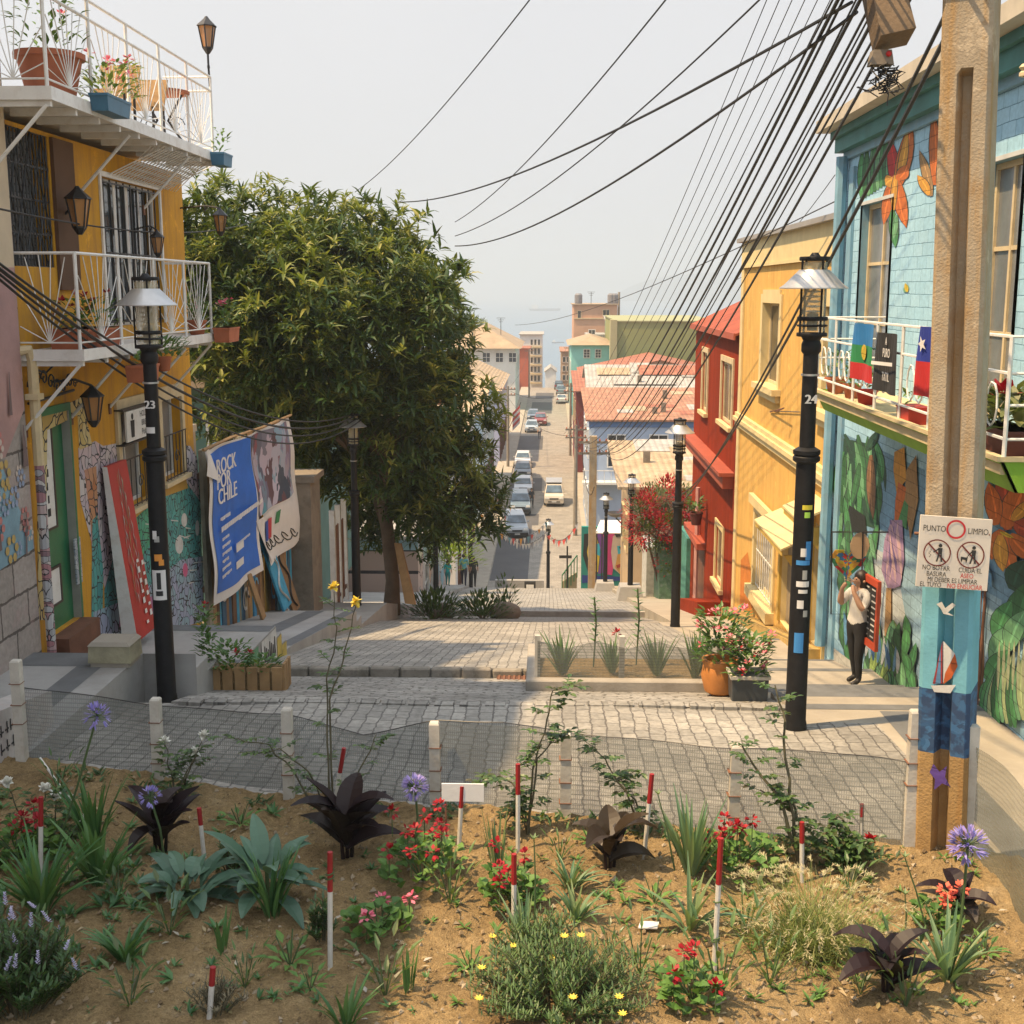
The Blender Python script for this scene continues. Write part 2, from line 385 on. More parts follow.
# ------------------------------------------------------------------ setting materials
M_COB = brickmat('cobble', (.30, .288, .265), (.41, .39, .355), (.16, .15, .14), .27, .155, .009, 'YX', .8, .8, .5, .35, .035, stain=(.2, .19, .17))
M_COB2 = brickmat('cobble_small', (.31, .30, .28), (.44, .42, .39), (.16, .15, .135), .34, .17, .016, 'XY', .85, 1.0, .42, .35, .11, stain=(.23, .21, .18))
M_COB3 = brickmat('cobble_low', (.29, .265, .23), (.36, .33, .29), (.2, .18, .15), .24, .16, .010, 'XY', .85, .5, .5, .3, .03, stain=(.22, .2, .17))
M_CONC = mat('concrete_walk', (.36, .35, .335), .88, .22, .9, .3, 50, dirt=(.2, .18, .16), dirt_amt=.5)
M_CONC_L = mat('concrete_pale', (.37, .33, .27), .88, .2, 1.4, .3, 50, dirt=(.25, .22, .19), dirt_amt=.5)
M_STRIP = mat('dark_tile_strip', (.15, .155, .16), .75, .25, 3, .3, 40)
M_CURB = mat('curb_stone', (.36, .33, .29), .88, .25, 3, .4, 30, dirt=(.2, .17, .13))
M_SOIL_T = mat('hillside_soil', (.20, .16, .10), .95, .3, .05, .3, 3)

# ------------------------------------------------------------------ hillside, sea, headland
def strip(name, prof, x0, x1, m, nx=1, kind='structure', thick=0):
    mb = MB(); vs = []; fs = []
    for y, z in prof:
        for i in range(nx+1): vs.append((x0+(x1-x0)*i/nx, y, z))
    for j in range(len(prof)-1):
        for i in range(nx): a = j*(nx+1)+i; fs.append((a, a+1, a+nx+2, a+nx+1))
    mb.add(vs, fs, m)
    if thick:
        for x in (x0, x1):
            mb.add([(x, y, z) for y, z in prof]+[(x, y, z-thick) for y, z in prof], [(j, j+1, len(prof)+j+1, len(prof)+j) for j in range(len(prof)-1)], m)
        for y, z in (prof[0], prof[-1]): mb.poly([(x0, y, z), (x1, y, z), (x1, y, z-thick), (x0, y, z-thick)], m)
    o = mb.build(name); o['kind'] = kind; return o
tp = [(-60, -4.9), (2, -4.9)]+[(y, z-.55) for y, z in STREET[1:] if y < 240]+[(262, -26), (420, -45.6), (700, -50)]
strip('terrain', tp, -700, 700, M_SOIL_T, 12)
m, nt, bs, out = nodes('sea_water'); src = coords(nt)
bs.inputs['Base Color'].default_value = (.10, .17, .25, 1); bs.inputs['Roughness'].default_value = .28
mp = N(nt, 'ShaderNodeMapping'); mp.inputs['Scale'].default_value = (.02, .06, .05); nt.links.new(src, mp.inputs[0]); bump(nt, bs, noise(nt, mp.outputs[0], 3, 6, .65), .5, 2)
mb = MB(); mb.poly([(-9000, 380, -45), (9000, 380, -45), (9000, 14000, -45), (-9000, 14000, -45)], m); o = mb.build('sea'); o['kind'] = 'structure'
M_HEAD = mat('headland_rock', (.10, .12, .10), .95, .3, .01, 0)
mb = MB(); vs = []; pr = []
for i in range(41):
    t = i/40; x = 250+1500*t
    pr.append((x, 5200+300*t, 42+70*t+18*math.sin(t*9)+10*math.sin(t*23)-70*max(0, .18-t)/.18))
mb.add([(x, y, -47) for x, y, z in pr]+[p for p in pr]+[(x, y+900, -47) for x, y, z in pr],
       [(i, i+1, 42+i, 41+i) for i in range(40)]+[(41+i, 42+i, 83+i, 82+i) for i in range(40)], M_HEAD)
o = mb.build('headland'); o['kind'] = 'structure'

# haze: pale even air round everything
mh = bpy.data.materials.new('haze_air'); mh.use_nodes = True; nt = mh.node_tree; nt.nodes.clear()
out = nt.nodes.new('ShaderNodeOutputMaterial'); pv = nt.nodes.new('ShaderNodeVolumePrincipled')
pv.inputs['Color'].default_value = (.60, .665, .73, 1); pv.inputs['Density'].default_value = .00055; pv.inputs['Anisotropy'].default_value = .1
nt.links.new(pv.outputs[0], out.inputs['Volume'])
mb = MB(); mb.box((-9500, -80, -52), (9500, 14500, 135), mh); o = mb.build('haze'); o['kind'] = 'stuff'

# ------------------------------------------------------------------ street
def prof(tab, a, b, d=0.0):
    ys = [a]+[y for y, _ in tab if a < y < b]+[b]
    return [(y, interp(tab, y)+d) for y in ys]
def sub(p, step):
    r = []
    for (a, za), (b, zb) in zip(p, p[1:]):
        n = max(1, int((b-a)/step))
        for k in range(n): r.append((a+(b-a)*k/n, za+(zb-za)*k/n))
    return r+[p[-1]]
def fenceY(x): return 10.65-.1904*(x+4.85)
mb = MB(); nx = 18; vs = []; fs = []; rows = 10       # first terrace runs up to the garden fence
for j in range(rows+1):
    for i in range(nx+1):
        x = -5.6+9.2*i/nx; y = fenceY(x)+.02+(13.6-fenceY(x))*j/rows
        vs.append((x, y, gz(y)+.012*math.sin(x*2.1+y)-(.02*abs(x+.9)**1.3)*.25))
for j in range(rows):
    for i in range(nx): a = j*(nx+1)+i; fs.append((a, a+1, a+nx+2, a+nx+1))
mb.add(vs, fs, M_COB); o = mb.build('street_upper', smooth=True); o['kind'] = 'structure'
strip('street_slope', [(13.59, gz(13.59)-.012), (14.4, gz(14.4)-.01), (15.2, gz(15.2)-.01), (16.2, gz(16.2)), (17.2, gz(17.199))], -4.4, 2.75, M_COB2, 4, thick=.3)
strip('street_middle', sub([(17.2, -5.42), (30.1, -8.26)], 2), -4.4, 2.9, M_COB, 4, thick=.35)
strip('street_gutter', [(30.0, -8.27), (38.92, -10.5)], -4.4, 3.2, M_COB3, 4, thick=.3)
strip('street_steps', [(38.9, -10.3), (64.5, -15.8), (64.5, -16.1), (66, -16.3), (66, -16.8), (68, -17.2), (68, -17.7), (70, -18.1), (70, -18.42)], -4.4, 3.2, M_COB, 4, thick=.6)
strip('lower_street', [(69.9, -18.4), (150, -18.4), (236, -18.4), (262, -26)], -3.9, 2.5, M_COB3, 4, thick=.3)
# stone lips at the two risers
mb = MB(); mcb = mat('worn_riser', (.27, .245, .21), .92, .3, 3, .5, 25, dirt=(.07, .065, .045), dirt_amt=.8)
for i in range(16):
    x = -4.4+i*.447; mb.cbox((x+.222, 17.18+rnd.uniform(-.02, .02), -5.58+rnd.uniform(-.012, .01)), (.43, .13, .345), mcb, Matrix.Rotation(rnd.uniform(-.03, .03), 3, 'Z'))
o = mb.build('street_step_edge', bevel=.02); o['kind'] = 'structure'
mb = MB(); mb.box((-4.4, 38.8, -10.8), (3.2, 38.95, -10.28), M_CURB); o = mb.build('street_lower_edge'); o['kind'] = 'structure'
# the lip where the first terrace breaks
mb = MB()
for i in range(24):
    x = -4.3+i*.295; mb.cbox((x+.145, 13.6+.03*math.sin(x*1.7), gz(13.6)-.012), (rnd.uniform(.22, .285), .14, .05), M_COB, Matrix.Rotation(rnd.uniform(-.05, .05), 3, 'Z') @ Matrix.Rotation(rnd.uniform(-.05, .05), 3, 'Y'))
o = mb.build('street_brow'); o['kind'] = 'structure'
# flat dark rectangles on the lower street
M_ASPH = mat('dark_road', (.085, .085, .09), .9, .2, .5, .2, 20)
mb = MB()
for x0, x1, y0, y1 in ((-3.85, -.9, 96, 101), (-3.85, -.75, 113, 121), (-3.85, -.9, 143, 157), (-3.0, .2, 186, 205), (-2.6, .6, 212, 224), (-3.85, -1.4, 77, 96)):
    mb.poly([(x0, y0, -18.395), (x1, y0, -18.395), (x1, y1, -18.395), (x0, y1, -18.395)], M_ASPH)
o = mb.build('dark_road_patch'); o['kind'] = 'structure'

# ------------------------------------------------------------------ pavements (stepped)
def walk(name, tab, x0, x1, a, b, m, mside=None, base=-.9):
    mb = MB(); p = prof(tab, a, b); n = len(p)
    for k in range(n-1):
        (ya, za), (yb, zb) = p[k], p[k+1]
        mb.poly([(x0, ya, za), (x1, ya, za), (x1, yb, zb), (x0, yb, zb)], m)
        for x in (x0, x1):
            mb.poly([(x, ya, za), (x, yb, zb), (x, yb, zb+base), (x, ya, za+base)], mside or m)
    y, z = p[0]; mb.poly([(x0, y, z), (x1, y, z), (x1, y, z+base), (x0, y, z+base)], m)
    o = mb.build(name); o['kind'] = 'structure'; return o
walk('left_pavement', LWALK, -6.6, -4.95, 4, 14.3, M_CONC)
walk('left_pavement_steps', LWALK, -6.6, -4.3, 14.3, 31.5, M_CONC, M_CONC)
walk('left_pavement_slope', LWALK, -9, -4.35, 31.5, 70, M_CONC)
walk('left_lower_pavement', LWALK, -5.6, -3.9, 70, 236, M_CONC_L)
walk('right_pavement', RWALK, 2.75, 5.3, 8.6, 14.0, M_CONC_L)
walk('right_pavement_steps', RWALK, 2.75, 5.3, 14.0, 30, M_CONC_L)
walk('right_pavement_slope', RWALK, 3.1, 6.3, 30, 70, M_CONC_L)
walk('right_lower_pavement', RWALK, 2.5, 3.4, 70, 236, M_CONC_L)
mb = MB(); mb.poly([(3.3, 4, -4.40), (5.2, 4, -4.40), (5.2, 8.62, -4.37), (3.3, 8.62, -4.37)], M_CONC_L); o = mb.build('right_pavement_near'); o['kind'] = 'structure'
mb = MB()      # dark tile bands set in the pavements
def band(tab, x0, x1, ya, yb):
    mb.poly([(x0, ya, interp(tab, ya)+.004), (x1, ya, interp(tab, ya)+.004), (x1, yb, interp(tab, yb)+.004), (x0, yb, interp(tab, yb)+.004)], M_STRIP)
band(LWALK, -6.3, -4.96, 13.75, 14.29); band(LWALK, -5.55, -5.25, 10.6, 13.74); band(LWALK, -6.3, -4.31, 16.1, 16.5); band(LWALK, -6.3, -4.31, 18.2, 18.59)
band(LWALK, -5.4, -5.0, 19.7, 26.4); band(LWALK, -4.55, -4.31, 19.7, 26.4)
for y in (13.7, 14.69, 15.39, 16.09, 16.69, 18.39, 20.99, 24.39): band(RWALK, 2.76, 4.98, y-.2, y)
band(RWALK, 3.75, 4.1, 9.2, 13.45)
o = mb.build('pavement_bands'); o['kind'] = 'structure'
# painted cheek of the left landings
P_YEL = mat('cheek_yellow', (.55, .42, .10), .8, .3, 5, .2); P_WHT = mat('cheek_white', (.6, .6, .58), .8, .25, 5, .2); P_BLK = mat('cheek_black', (.03, .03, .03), .8)
mb = MB(); xx = -4.292
def cheek(ya, yb, m, d=0, lo=-.02, z=None):
    z0 = lambda y: gz(y)+lo
    mb.poly([(xx+d, ya, interp(LWALK, ya)-.02), (xx+d, yb, interp(LWALK, yb)-.02), (xx+d, yb, min(z0(yb), interp(LWALK, yb)-.05)), (xx+d, ya, min(z0(ya), interp(LWALK, ya)-.05))], m)
cheek(18.62, 18.94, P_YEL, .002); cheek(18.96, 19.29, P_YEL, .002); cheek(17.6, 18.58, P_WHT, .002); cheek(16.3, 17.4, mat('cheek_green', (.12, .3, .16), .8, .3, 6), .002)
for k in range(7):
    y = 17.75+k*.11; z = lz(y)-.12-.05*(k % 3); mb.poly([(xx+.005, y, z), (xx+.005, y+.06, z-.02), (xx+.005, y+.09, z-.3), (xx+.005, y-.02, z-.33)], P_BLK)
mb.poly([(xx+.005, 16.7+.16*math.cos(t), -5.33+.13*math.sin(t)) for t in [k*.52 for k in range(12)]], P_WHT)
mb.poly([(xx+.007, 16.7+.07*math.cos(t), -5.33+.08*math.sin(t)) for t in [k*.52 for k in range(12)]], P_BLK)
o = mb.build('pavement_cheek_mural'); o['kind'] = 'structure'

# ------------------------------------------------------------------ garden soil
from mathutils import noise as mn
m, nt, bs, out = nodes('garden_soil'); src = coords(nt)
n1 = noise(nt, src, 1.5, 9, .7); n2 = noise(nt, src, 22, 6, .7); n3 = noise(nt, src, 90, 4, .6)
col = ramp(nt, n1, [(.3, (.22, .15, .075)), (.45, (.41, .285, .14)), (.58, (.51, .36, .18)), (.7, (.60, .45, .26))])
col = mixc(nt, 1, col, ramp(nt, n2, [(.3, (.6,)*3), (.7, (1.15,)*3)]), 'MULTIPLY')
col = mixc(nt, 1, col, ramp(nt, n3, [(.35, (.7,)*3), (.7, (1.15,)*3)]), 'MULTIPLY')
nt.links.new(col, bs.inputs['Base Color']); bs.inputs['Roughness'].default_value = .95; bs.inputs['Specular IOR Level'].default_value = .2
bump(nt, bs, math_(nt, 'ADD', n2, math_(nt, 'MULTIPLY', n3, .6)), 1.0, .05)
mb = MB(); nx, ny = 300, 240; vs = []; fs = []
for j in range(ny+1):
    for i in range(nx+1):
        x = -6.6+10.6*i/nx; y1 = fenceY(x); y = 4.6+(y1-4.6)*j/ny
        h = bedz(x, y)+.05*mn.noise((x*1.6, y*1.6, 0))+.026*mn.noise((x*6, y*6, 3))+.022*mn.noise((x*15, y*15, 5))+.012*mn.noise((x*31, y*31, 8))
        vs.append((x, y, h))
for j in range(ny):
    for i in range(nx): a = j*(nx+1)+i; fs.append((a, a+1, a+nx+2, a+nx+1))
mb.add(vs, fs, m); o = mb.build('garden_soil', smooth=True); o['kind'] = 'structure'
mg = leafmat('clod', [(.16, .11, .06), (.3, .22, .13), (.36, .3, .22), (.22, .16, .09)], .95, 0, .2)
mb = MB()
for k in range(5200):
    x = rnd.uniform(-4.3, 3.2); y = rnd.uniform(6.0, fenceY(x)-.1); r = rnd.choice((.004, .006, .008, .012, .02, .006, .008, .02))*rnd.uniform(.7, 1.3)
    c = V((x, y, bedz(x, y)+.05*mn.noise((x*1.6, y*1.6, 0))+r*.5))
    d = [V((rnd.uniform(-1, 1), rnd.uniform(-1, 1), rnd.uniform(-.6, .8))).normalized()*r*rnd.uniform(.7, 1.3) for _ in range(4)]
    a = [c+V((r, 0, 0)), c+V((-.6*r, .8*r, 0)), c+V((-.6*r, -.8*r, -.1*r)), c+V((.1*r, .1*r, .9*r)), c+V((0, 0, -.8*r))]
    a = [p+V((rnd.uniform(-.3, .3)*r, rnd.uniform(-.3, .3)*r, rnd.uniform(-.2, .2)*r)) for p in a]
    mb.add(a, [(0, 1, 3), (1, 2, 3), (2, 0, 3), (1, 0, 4), (2, 1, 4), (0, 2, 4)], mg)
o = mb.build('gravel'); o['kind'] = 'stuff'
mb = MB(); me = leafmat('dead_leaf', [(.3, .2, .1), (.42, .33, .2), (.25, .2, .08), (.5, .46, .4)], .8, .1)
for k in range(320):
    x = rnd.uniform(-4.3, 3.2); y = rnd.uniform(6.0, fenceY(x)-.05); a = rnd.uniform(0, 6.28); L = rnd.uniform(.03, .08)
    mb.leaf((x, y, bedz(x, y)+.05*mn.noise((x*1.6, y*1.6, 0))+.012), (math.cos(a), math.sin(a), rnd.uniform(0, .4)), L, L*.4, me, .4, 3)
o = mb.build('leaf_litter'); o['kind'] = 'stuff'
mb = MB(); n = 12
for i in range(n):
    x0 = -5.3+8.5*i/n; x1 = -5.3+8.5*(i+1)/n-.012; y0, y1 = fenceY(x0), fenceY(x1)
    mb.add([(x0, y0-.02, -4.6), (x1, y1-.02, -4.6), (x1, y1+.12, -4.6), (x0, y0+.12, -4.6), (x0, y0-.02, gz(y0)+.05), (x1, y1-.02, gz(y1)+.05), (x1, y1+.12, gz(y1)+.045), (x0, y0+.12, gz(y0)+.045)],
           [(0, 3, 2, 1), (4, 5, 6, 7), (0, 1, 5, 4), (1, 2, 6, 5), (2, 3, 7, 6), (3, 0, 4, 7)], M_CURB)
o = mb.build('garden_kerb', bevel=.012); o['kind'] = 'structure'
# ------------------------------------------------------------------ facade kit
M_WHITE = mat('white_paint', (.74, .73, .70), .55, .12, 3, .1, 60, dirt=(.36, .28, .2), dirt_amt=.4)
M_CREAM = mat('cream_paint', (.62, .50, .30), .7, .15, 3, .15, 60, dirt=(.35, .28, .18), dirt_amt=.5)
M_BLACK = mat('black_iron', (.02, .02, .022), .45, .3, 4, .1, 60)
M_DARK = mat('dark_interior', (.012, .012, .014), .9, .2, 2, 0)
M_GLASS = glassmat('window_glass')
M_CURT = planks('curtain', (.45, .42, .38), 'Y', .09, .25, .9, .02, .2)
M_MUST = mat('mustard_stucco', (.60, .30, .014), .85, .18, 1.3, .25, 30, dirt=(.38, .2, .05), dirt_amt=.5, streak=(.36, .17, .03))
M_GREEN = mat('green_door', (.02, .16, .07), .5, .2, 4, .1)
M_WOOD = mat('brown_wood', (.17, .07, .04), .7, .3, 5, .3, 30)
M_RUST = mat('rusty_iron', (.20, .09, .05), .8, .3, 5, .3, 40)
M_TERRA = mat('terracotta', (.42, .13, .06), .8, .2, 6, .2)
M_ALU = mat('galvanised', (.5, .5, .5), .35, .12, 6, .1, 60, metal=.6)
M_TILE = mat('roof_tan', (.36, .27, .18), .9, .25, .8, .3, 6)
SIDE = 0
def surf(mb, X, n, pts, m, d=.004):
    mb.poly([(X+n*d, p[0], p[1]) for p in pts], m)
def opn(X, x0, y0, x1, y1):
    xm, ym = (x0+x1)/2, (y0+y1)/2
    a, b = onX(x0, ym, X).y, onX(x1, ym, X).y
    return (min(a, b), max(a, b), onX(xm, y1, X).z, onX(xm, y0, X).z)
def pz(X, pts): return [(lambda k: (k.y, k.z))(onX(px, py, X)) for px, py in pts]
def facade(mb, X, n, y0, y1, z0, z1, ops, depth, m, mrev=None, back=6.0):
    """street wall with real openings; n = +1 faces +X, -1 faces -X"""
    ys = sorted({y0, y1} | {v for o in ops for v in o[:2] if y0 < v < y1}); zs = sorted({z0, z1} | {v for o in ops for v in o[2:4] if z0 < v < z1})
    for a, b in zip(ys, ys[1:]):
        for c, d in zip(zs, zs[1:]):
            ym, zm = (a+b)/2, (c+d)/2
            if any(o[0] < ym < o[1] and o[2] < zm < o[3] for o in ops): continue
            mb.poly([(X, a, c), (X, b, c), (X, b, d), (X, a, d)], m)
    D = X-n*depth; r = mrev or m
    for o in ops:
        a, b, c, d = o[:4]
        mb.poly([(X, a, c), (X, b, c), (D, b, c), (D, a, c)], r); mb.poly([(X, a, d), (X, b, d), (D, b, d), (D, a, d)], r)
        mb.poly([(X, a, c), (X, a, d), (D, a, d), (D, a, c)], r); mb.poly([(X, b, c), (X, b, d), (D, b, d), (D, b, c)], r)
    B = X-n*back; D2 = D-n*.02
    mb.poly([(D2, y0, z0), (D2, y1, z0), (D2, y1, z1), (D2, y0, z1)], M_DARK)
    for y in (y0, y1): mb.poly([(X, y, z0), (X, y, z1), (B, y, z1), (B, y, z0)], m)
    mb.poly([(X, y0, z1), (X, y1, z1), (B, y1, z1), (B, y0, z1)], m); mb.poly([(B, y0, z0), (B, y1, z0), (B, y1, z1), (B, y0, z1)], m)
def window(parent, X, n, o, depth, mf, mg=None, cols=2, rows=2, fw=.06, curtain=None, name='window', bars=None, label=None, pane='pane'):
    """frame in a recess, pane and bars as its pieces"""
    a, b, c, d = o; D = X-n*(depth-.06); mb = MB()
    g = lambda y0, y1, z0, z1, t=.05: mb.box((D, y0, z0), (D+n*t, y1, z1), mf)
    g(a+.003, a+fw, c+.003, d-.003); g(b-fw, b-.003, c+.003, d-.003); g(a+fw, b-fw, d-fw, d-.003); g(a+fw, b-fw, c+.003, c+fw)
    for k in range(1, cols): y = a+(b-a)*k/cols; g(y-fw*.4, y+fw*.4, c+fw, d-fw, .045)
    for k in range(1, rows): z = c+(d-c)*(.28 if False else k/rows); g(a+fw, b-fw, z-fw*.35, z+fw*.35, .04)
    w_ = mb.build(name, parent)
    if label: w_['label'] = label
    mb = MB(); mb.box((D+n*.012, a+fw*.6, c+fw*.6), (D+n*.018, b-fw*.6, d-fw*.6), mg or M_GLASS); mb.build(pane, w_)
    if curtain:
        mb = MB(); k = 14; vs = []; 
        for i in range(k+1):
            y = a+fw+(b-a-2*fw)*i/k; vs += [(D-n*.02+.02*math.sin(i*2.1), y, c+fw), (D-n*.02+.02*math.sin(i*2.1), y, d-fw)]
        mb.add(vs, [(2*i, 2*i+2, 2*i+3, 2*i+1) for i in range(k)], curtain)
    if bars:
        mb = MB(); k, mbz = bars
        for i in range(k): y = a+(b-a)*(i+.5)/k; mb.tube([(X-n*.02, y, c+.02), (X-n*.02, y, d-.02)], .012, mbz, 5)
        for z in (c+.06, (c+d)/2, d-.06): mb.box((X-n*.03, a+.01, z-.012), (X-n*.014, b-.01, z+.012), mbz)
        mb.build('window_bars', w_)
    return w_
def rail_panel(mb, p0, p1, h, m, fan=True, r=.009, zr=0.1, nfan=9):
    """sunburst panel between two posts"""
    p0, p1 = V(p0), V(p1); u = p1-p0
    mb.tube([p0+V((0, 0, zr)), p1+V((0, 0, zr))], r*1.3, m, 6)
    c = p0+u*.5+V((0, 0, zr))
    for k in range(nfan):
        t = math.pi*(k+.5)/nfan; dx = math.cos(t)*u.length*.6; dz = math.sin(t)*h*1.05
        s = min(1, (u.length*.48)/max(abs(dx), 1e-6), (h-zr-.02)/max(dz, 1e-6)); dx *= s*.999; dz *= s*.999
        mb.tube([c, c+u.normalized()*dx+V((0, 0, dz))], r*.75, m, 4)
def scroll(mb, c, r, ax, m, turns=1.4, th=.008, flip=1):
    c = V(c); ax = V(ax); pts = []
    for k in range(15):
        t = k/14*turns*2*math.pi; q = r*(1-k/16); pts.append(c+ax*(math.cos(t)*q*flip)+V((0, 0, math.sin(t)*q)))
    mb.tube(pts, th, m, 4)
def lantern(parent_or_none, pos, s, name, label, cat, group=None, arm=None):
    """iron wall lantern: roof, cage, glass"""
    t = empty(name, pos, label, cat, group); p = V(pos); mb = MB()
    mb.lathe([(.02*s, .34*s), (.05*s, .30*s), (.16*s, .2*s), (.17*s, .185*s)], p, M_BLACK, 6)
    mb.build('lamp_roof', t)
    mb = MB(); mb.lathe([(.075*s, -.14*s), (.135*s, .18*s)], p, M_AMBER, 6); mb.build('lamp_glass', t)
    mb = MB()
    for k in range(6):
        a = 2*math.pi*(k+.5)/6; mb.tube([p+V((.08*s*math.cos(a), .08*s*math.sin(a), -.15*s)), p+V((.142*s*math.cos(a), .142*s*math.sin(a), .19*s))], .011*s, M_BLACK, 4)
    mb.lathe([(.03*s, -.24*s), (.085*s, -.16*s), (.09*s, -.14*s)], p, M_BLACK, 6)
    if arm: mb.tube([p+V(q) for q in arm], .014*s+.004, M_BLACK, 6); scroll(mb, p+V(arm[len(arm)//2])-V((0, 0, .05)), .07, (0, 1, 0), M_BLACK)
    mb.build('lamp_frame', t); return t
M_AMBER = clearmat('amber_glass', (.45, .22, .08), .75, .15)

# ------------------------------------------------------------------ LEFT: pale block house nearest the camera
XL = -6.35
M_BLOCK = brickmat('grey_block', (.34, .30, .27), (.40, .35, .32), (.12, .10, .09), .75, .42, .02, 'YZ', .85, .45, .5, .25, .03, stain=(.42, .28, .27))
P_PINK = mat('pink_wash', (.45, .27, .25), .85, .25, 1.5, .25, 30, dirt=(.3, .2, .2)); P_CRM = mat('pale_plaster', (.58, .47, .33), .85, .15, 1.5, .25, 30)
nb = empty('block_house', (XL, 9, -4.4), 'pale house of pink washed blocks with painted flowers at the far left edge', 'house')
mb = MB(); facade(mb, XL+.06, 1, 2.0, 14.52, -6.2, 4.4, [], .3, M_BLOCK); mb.prism([(XL+.06, 2.0, 4.4), (XL+.06, 14.52, 4.4), (XL+.06, 14.52, 6.3), (XL+.06, 10, 6.3), (XL+.06, 2.0, 4.5)], (-6, 0, 0), M_BLOCK); mb.build('wall', nb)  # sloped upper wall is out of view, shaped to set the bed's shadow edge
mb = MB(); X = XL+.06
def lp(pts, m, d): surf(mb, X, 1, pts, m, d)
lp([(2.1, .1), (14.5, .25), (14.5, 6.25), (10, 6.25), (2.1, 4.45)], P_CRM, .003)
lp([(2.1, -1.9), (13.9, -1.9), (14.5, -1.4), (14.5, .26), (2.1, .14)], P_PINK, .004)
P_BLU = mat('mural_pale_blue', (.22, .36, .44), .85, .25, 3, .2)
lp([(10, -2.9), (14.05, -3.0), (14.2, -2.6), (13.6, -1.7), (10, -1.4)], P_BLU, .005); lp([(10, -3.35), (14.48, -3.1), (14.49, -2.85), (13.5, -2.75), (10, -2.9)], P_BLU, .0065)
fl = [mat('mural_flower_%d' % i, c, .85, .25, 5, .1) for i, c in enumerate(((.5, .35, .12), (.5, .2, .18), (.62, .52, .45), (.3, .36, .5)))]
for k in range(26):
    y = rnd.uniform(13.2, 14.42); z = rnd.uniform(-3.1, -1.7); r = rnd.uniform(.06, .13); m = fl[k % 4]
    for j in range(6):
        a = j*1.047; lp([(y+r*math.cos(a)+r*.45*math.cos(q), z+r*math.sin(a)+r*.45*math.sin(q)) for q in [i*1.047 for i in range(6)]], m, .008+k*.0006+j*.00004)
for k in range(14):
    y = rnd.uniform(12.6, 14.4); z = rnd.uniform(-3.0, .1); lp([(y, z), (y+.02, z), (y+.03+rnd.uniform(-.1, .1), z-.5), (y+rnd.uniform(-.1, .1), z-.5)], mat('mural_line', (.16, .11, .11)), .027+k*.0005)
mb.build('mural', nb)
mb = MB(); mb.box((XL+.1, 13.05, -1.15), (XL+.065, 13.6, .05), M_WOOD); mb.box((XL+.13, 12.98, -1.25), (XL+.066, 13.67, -1.17), M_CREAM); mb.build('shutter', nb)
mb = MB(); mb.prism([(XL+.4, 2, 4.53), (XL+.4, 10, 6.32), (XL+.4, 14.6, 6.32), (XL+.4, 14.6, 6.46), (XL+.4, 10, 6.46), (XL+.4, 2, 4.66)], (-6.3, 0, 0), M_TILE); mb.build('roof', nb)  # unseen roof follows that slope and casts the bed's shadow
# low painted wall in the corner
lw = empty('painted_low_wall', (-5.4, 10.9, -4.35), 'low white wall with black graffiti at the left edge beside the garden net', 'wall')
mb = MB(); mb.prism([(-5.02, 10.35, -4.5), (-5.02, 11.75, -4.5), (-5.02, 11.75, -3.98), (-5.02, 10.35, -3.75)], (-.3, 0, 0), mat('low_wall_white', (.5, .47, .45), .85, .25, 3, .3, dirt=(.4, .25, .22))); mb.build('wall', lw)
mb = MB()
for k in range(9):
    y = 10.45+.11*(k % 5); z = -3.95-.17*(k//5); mb.box((-5.017, y, z-.06), (-5.012, y+.07, z-.045), P_BLK); mb.box((-5.0165, y+(k % 3)*.02, z-.09), (-5.0125, y+.015+(k % 3)*.02, z+.02), P_BLK)
mb.build('graffiti', lw)
# drain pipe between the two houses
dp = empty('drain_pipe', (XL+.12, 14.6, -4.4), 'cream drain pipe with stickers between pale block house and mustard house', 'pipe')
mb = MB(); k = onX(22, 355, XL+.12)
mb.tube([(XL+.0, 14.52, -.72), (XL+.12, 14.6, -.70), (XL+.13, 14.66, -.85), (XL+.13, 14.66, -2.1)], .065, M_CREAM, 8); mb.build('pipe_upper', dp, True)
mb = MB(); mb.tube([(XL+.13, 14.66, -2.1), (XL+.13, 14.66, -4.5)], .06, mosaic('sticker_pipe', [(.3, .3, .33), (.5, .5, .5), (.1, .1, .12), (.4, .18, .2), (.5, .48, .45)], 9, .03), 8); mb.build('pipe_lower', dp, True)
mb = MB(); mb.box((XL+.05, 14.57, -1.3), (XL+.21, 14.75, -1.23), M_CREAM); mb.build('bracket', dp)

# ------------------------------------------------------------------ LEFT: mustard house
YA, YB = 14.525, 21.6
H1 = empty('mustard_house', (XL, 18, -5.2), 'mustard yellow house with two white balconies and a teal mural on its lower wall', 'house')
oG = opn(XL, 3, 108, 50, 258); oG = (14.56, oG[1], oG[2]-.1, 1.9)
oW = opn(XL, 104, 184, 161, 325); oL1 = opn(XL, 120, 410, 148, 505); oL2 = opn(XL, 161, 398, 181, 478)
oD = (15.02, 15.95, -4.36, -1.55)
M_REV = mat('reveal_grey', (.33, .33, .29), .85, .2, 3)
mb = MB(); facade(mb, XL, 1, YA, YB, -7, 1.95, [oG, oW, oL1, oL2, oD], .32, M_MUST); mb.build('wall', H1)
# brown pilaster beside the grille
k0, k1 = onX(52, 190, XL).y, onX(72, 190, XL).y
mb = MB(); mb.box((XL+.003, k0, .0), (XL+.05, k1, 1.9), mat('brown_stucco', (.11, .055, .028), .85, .2, 2)); mb.build('pilaster', H1)
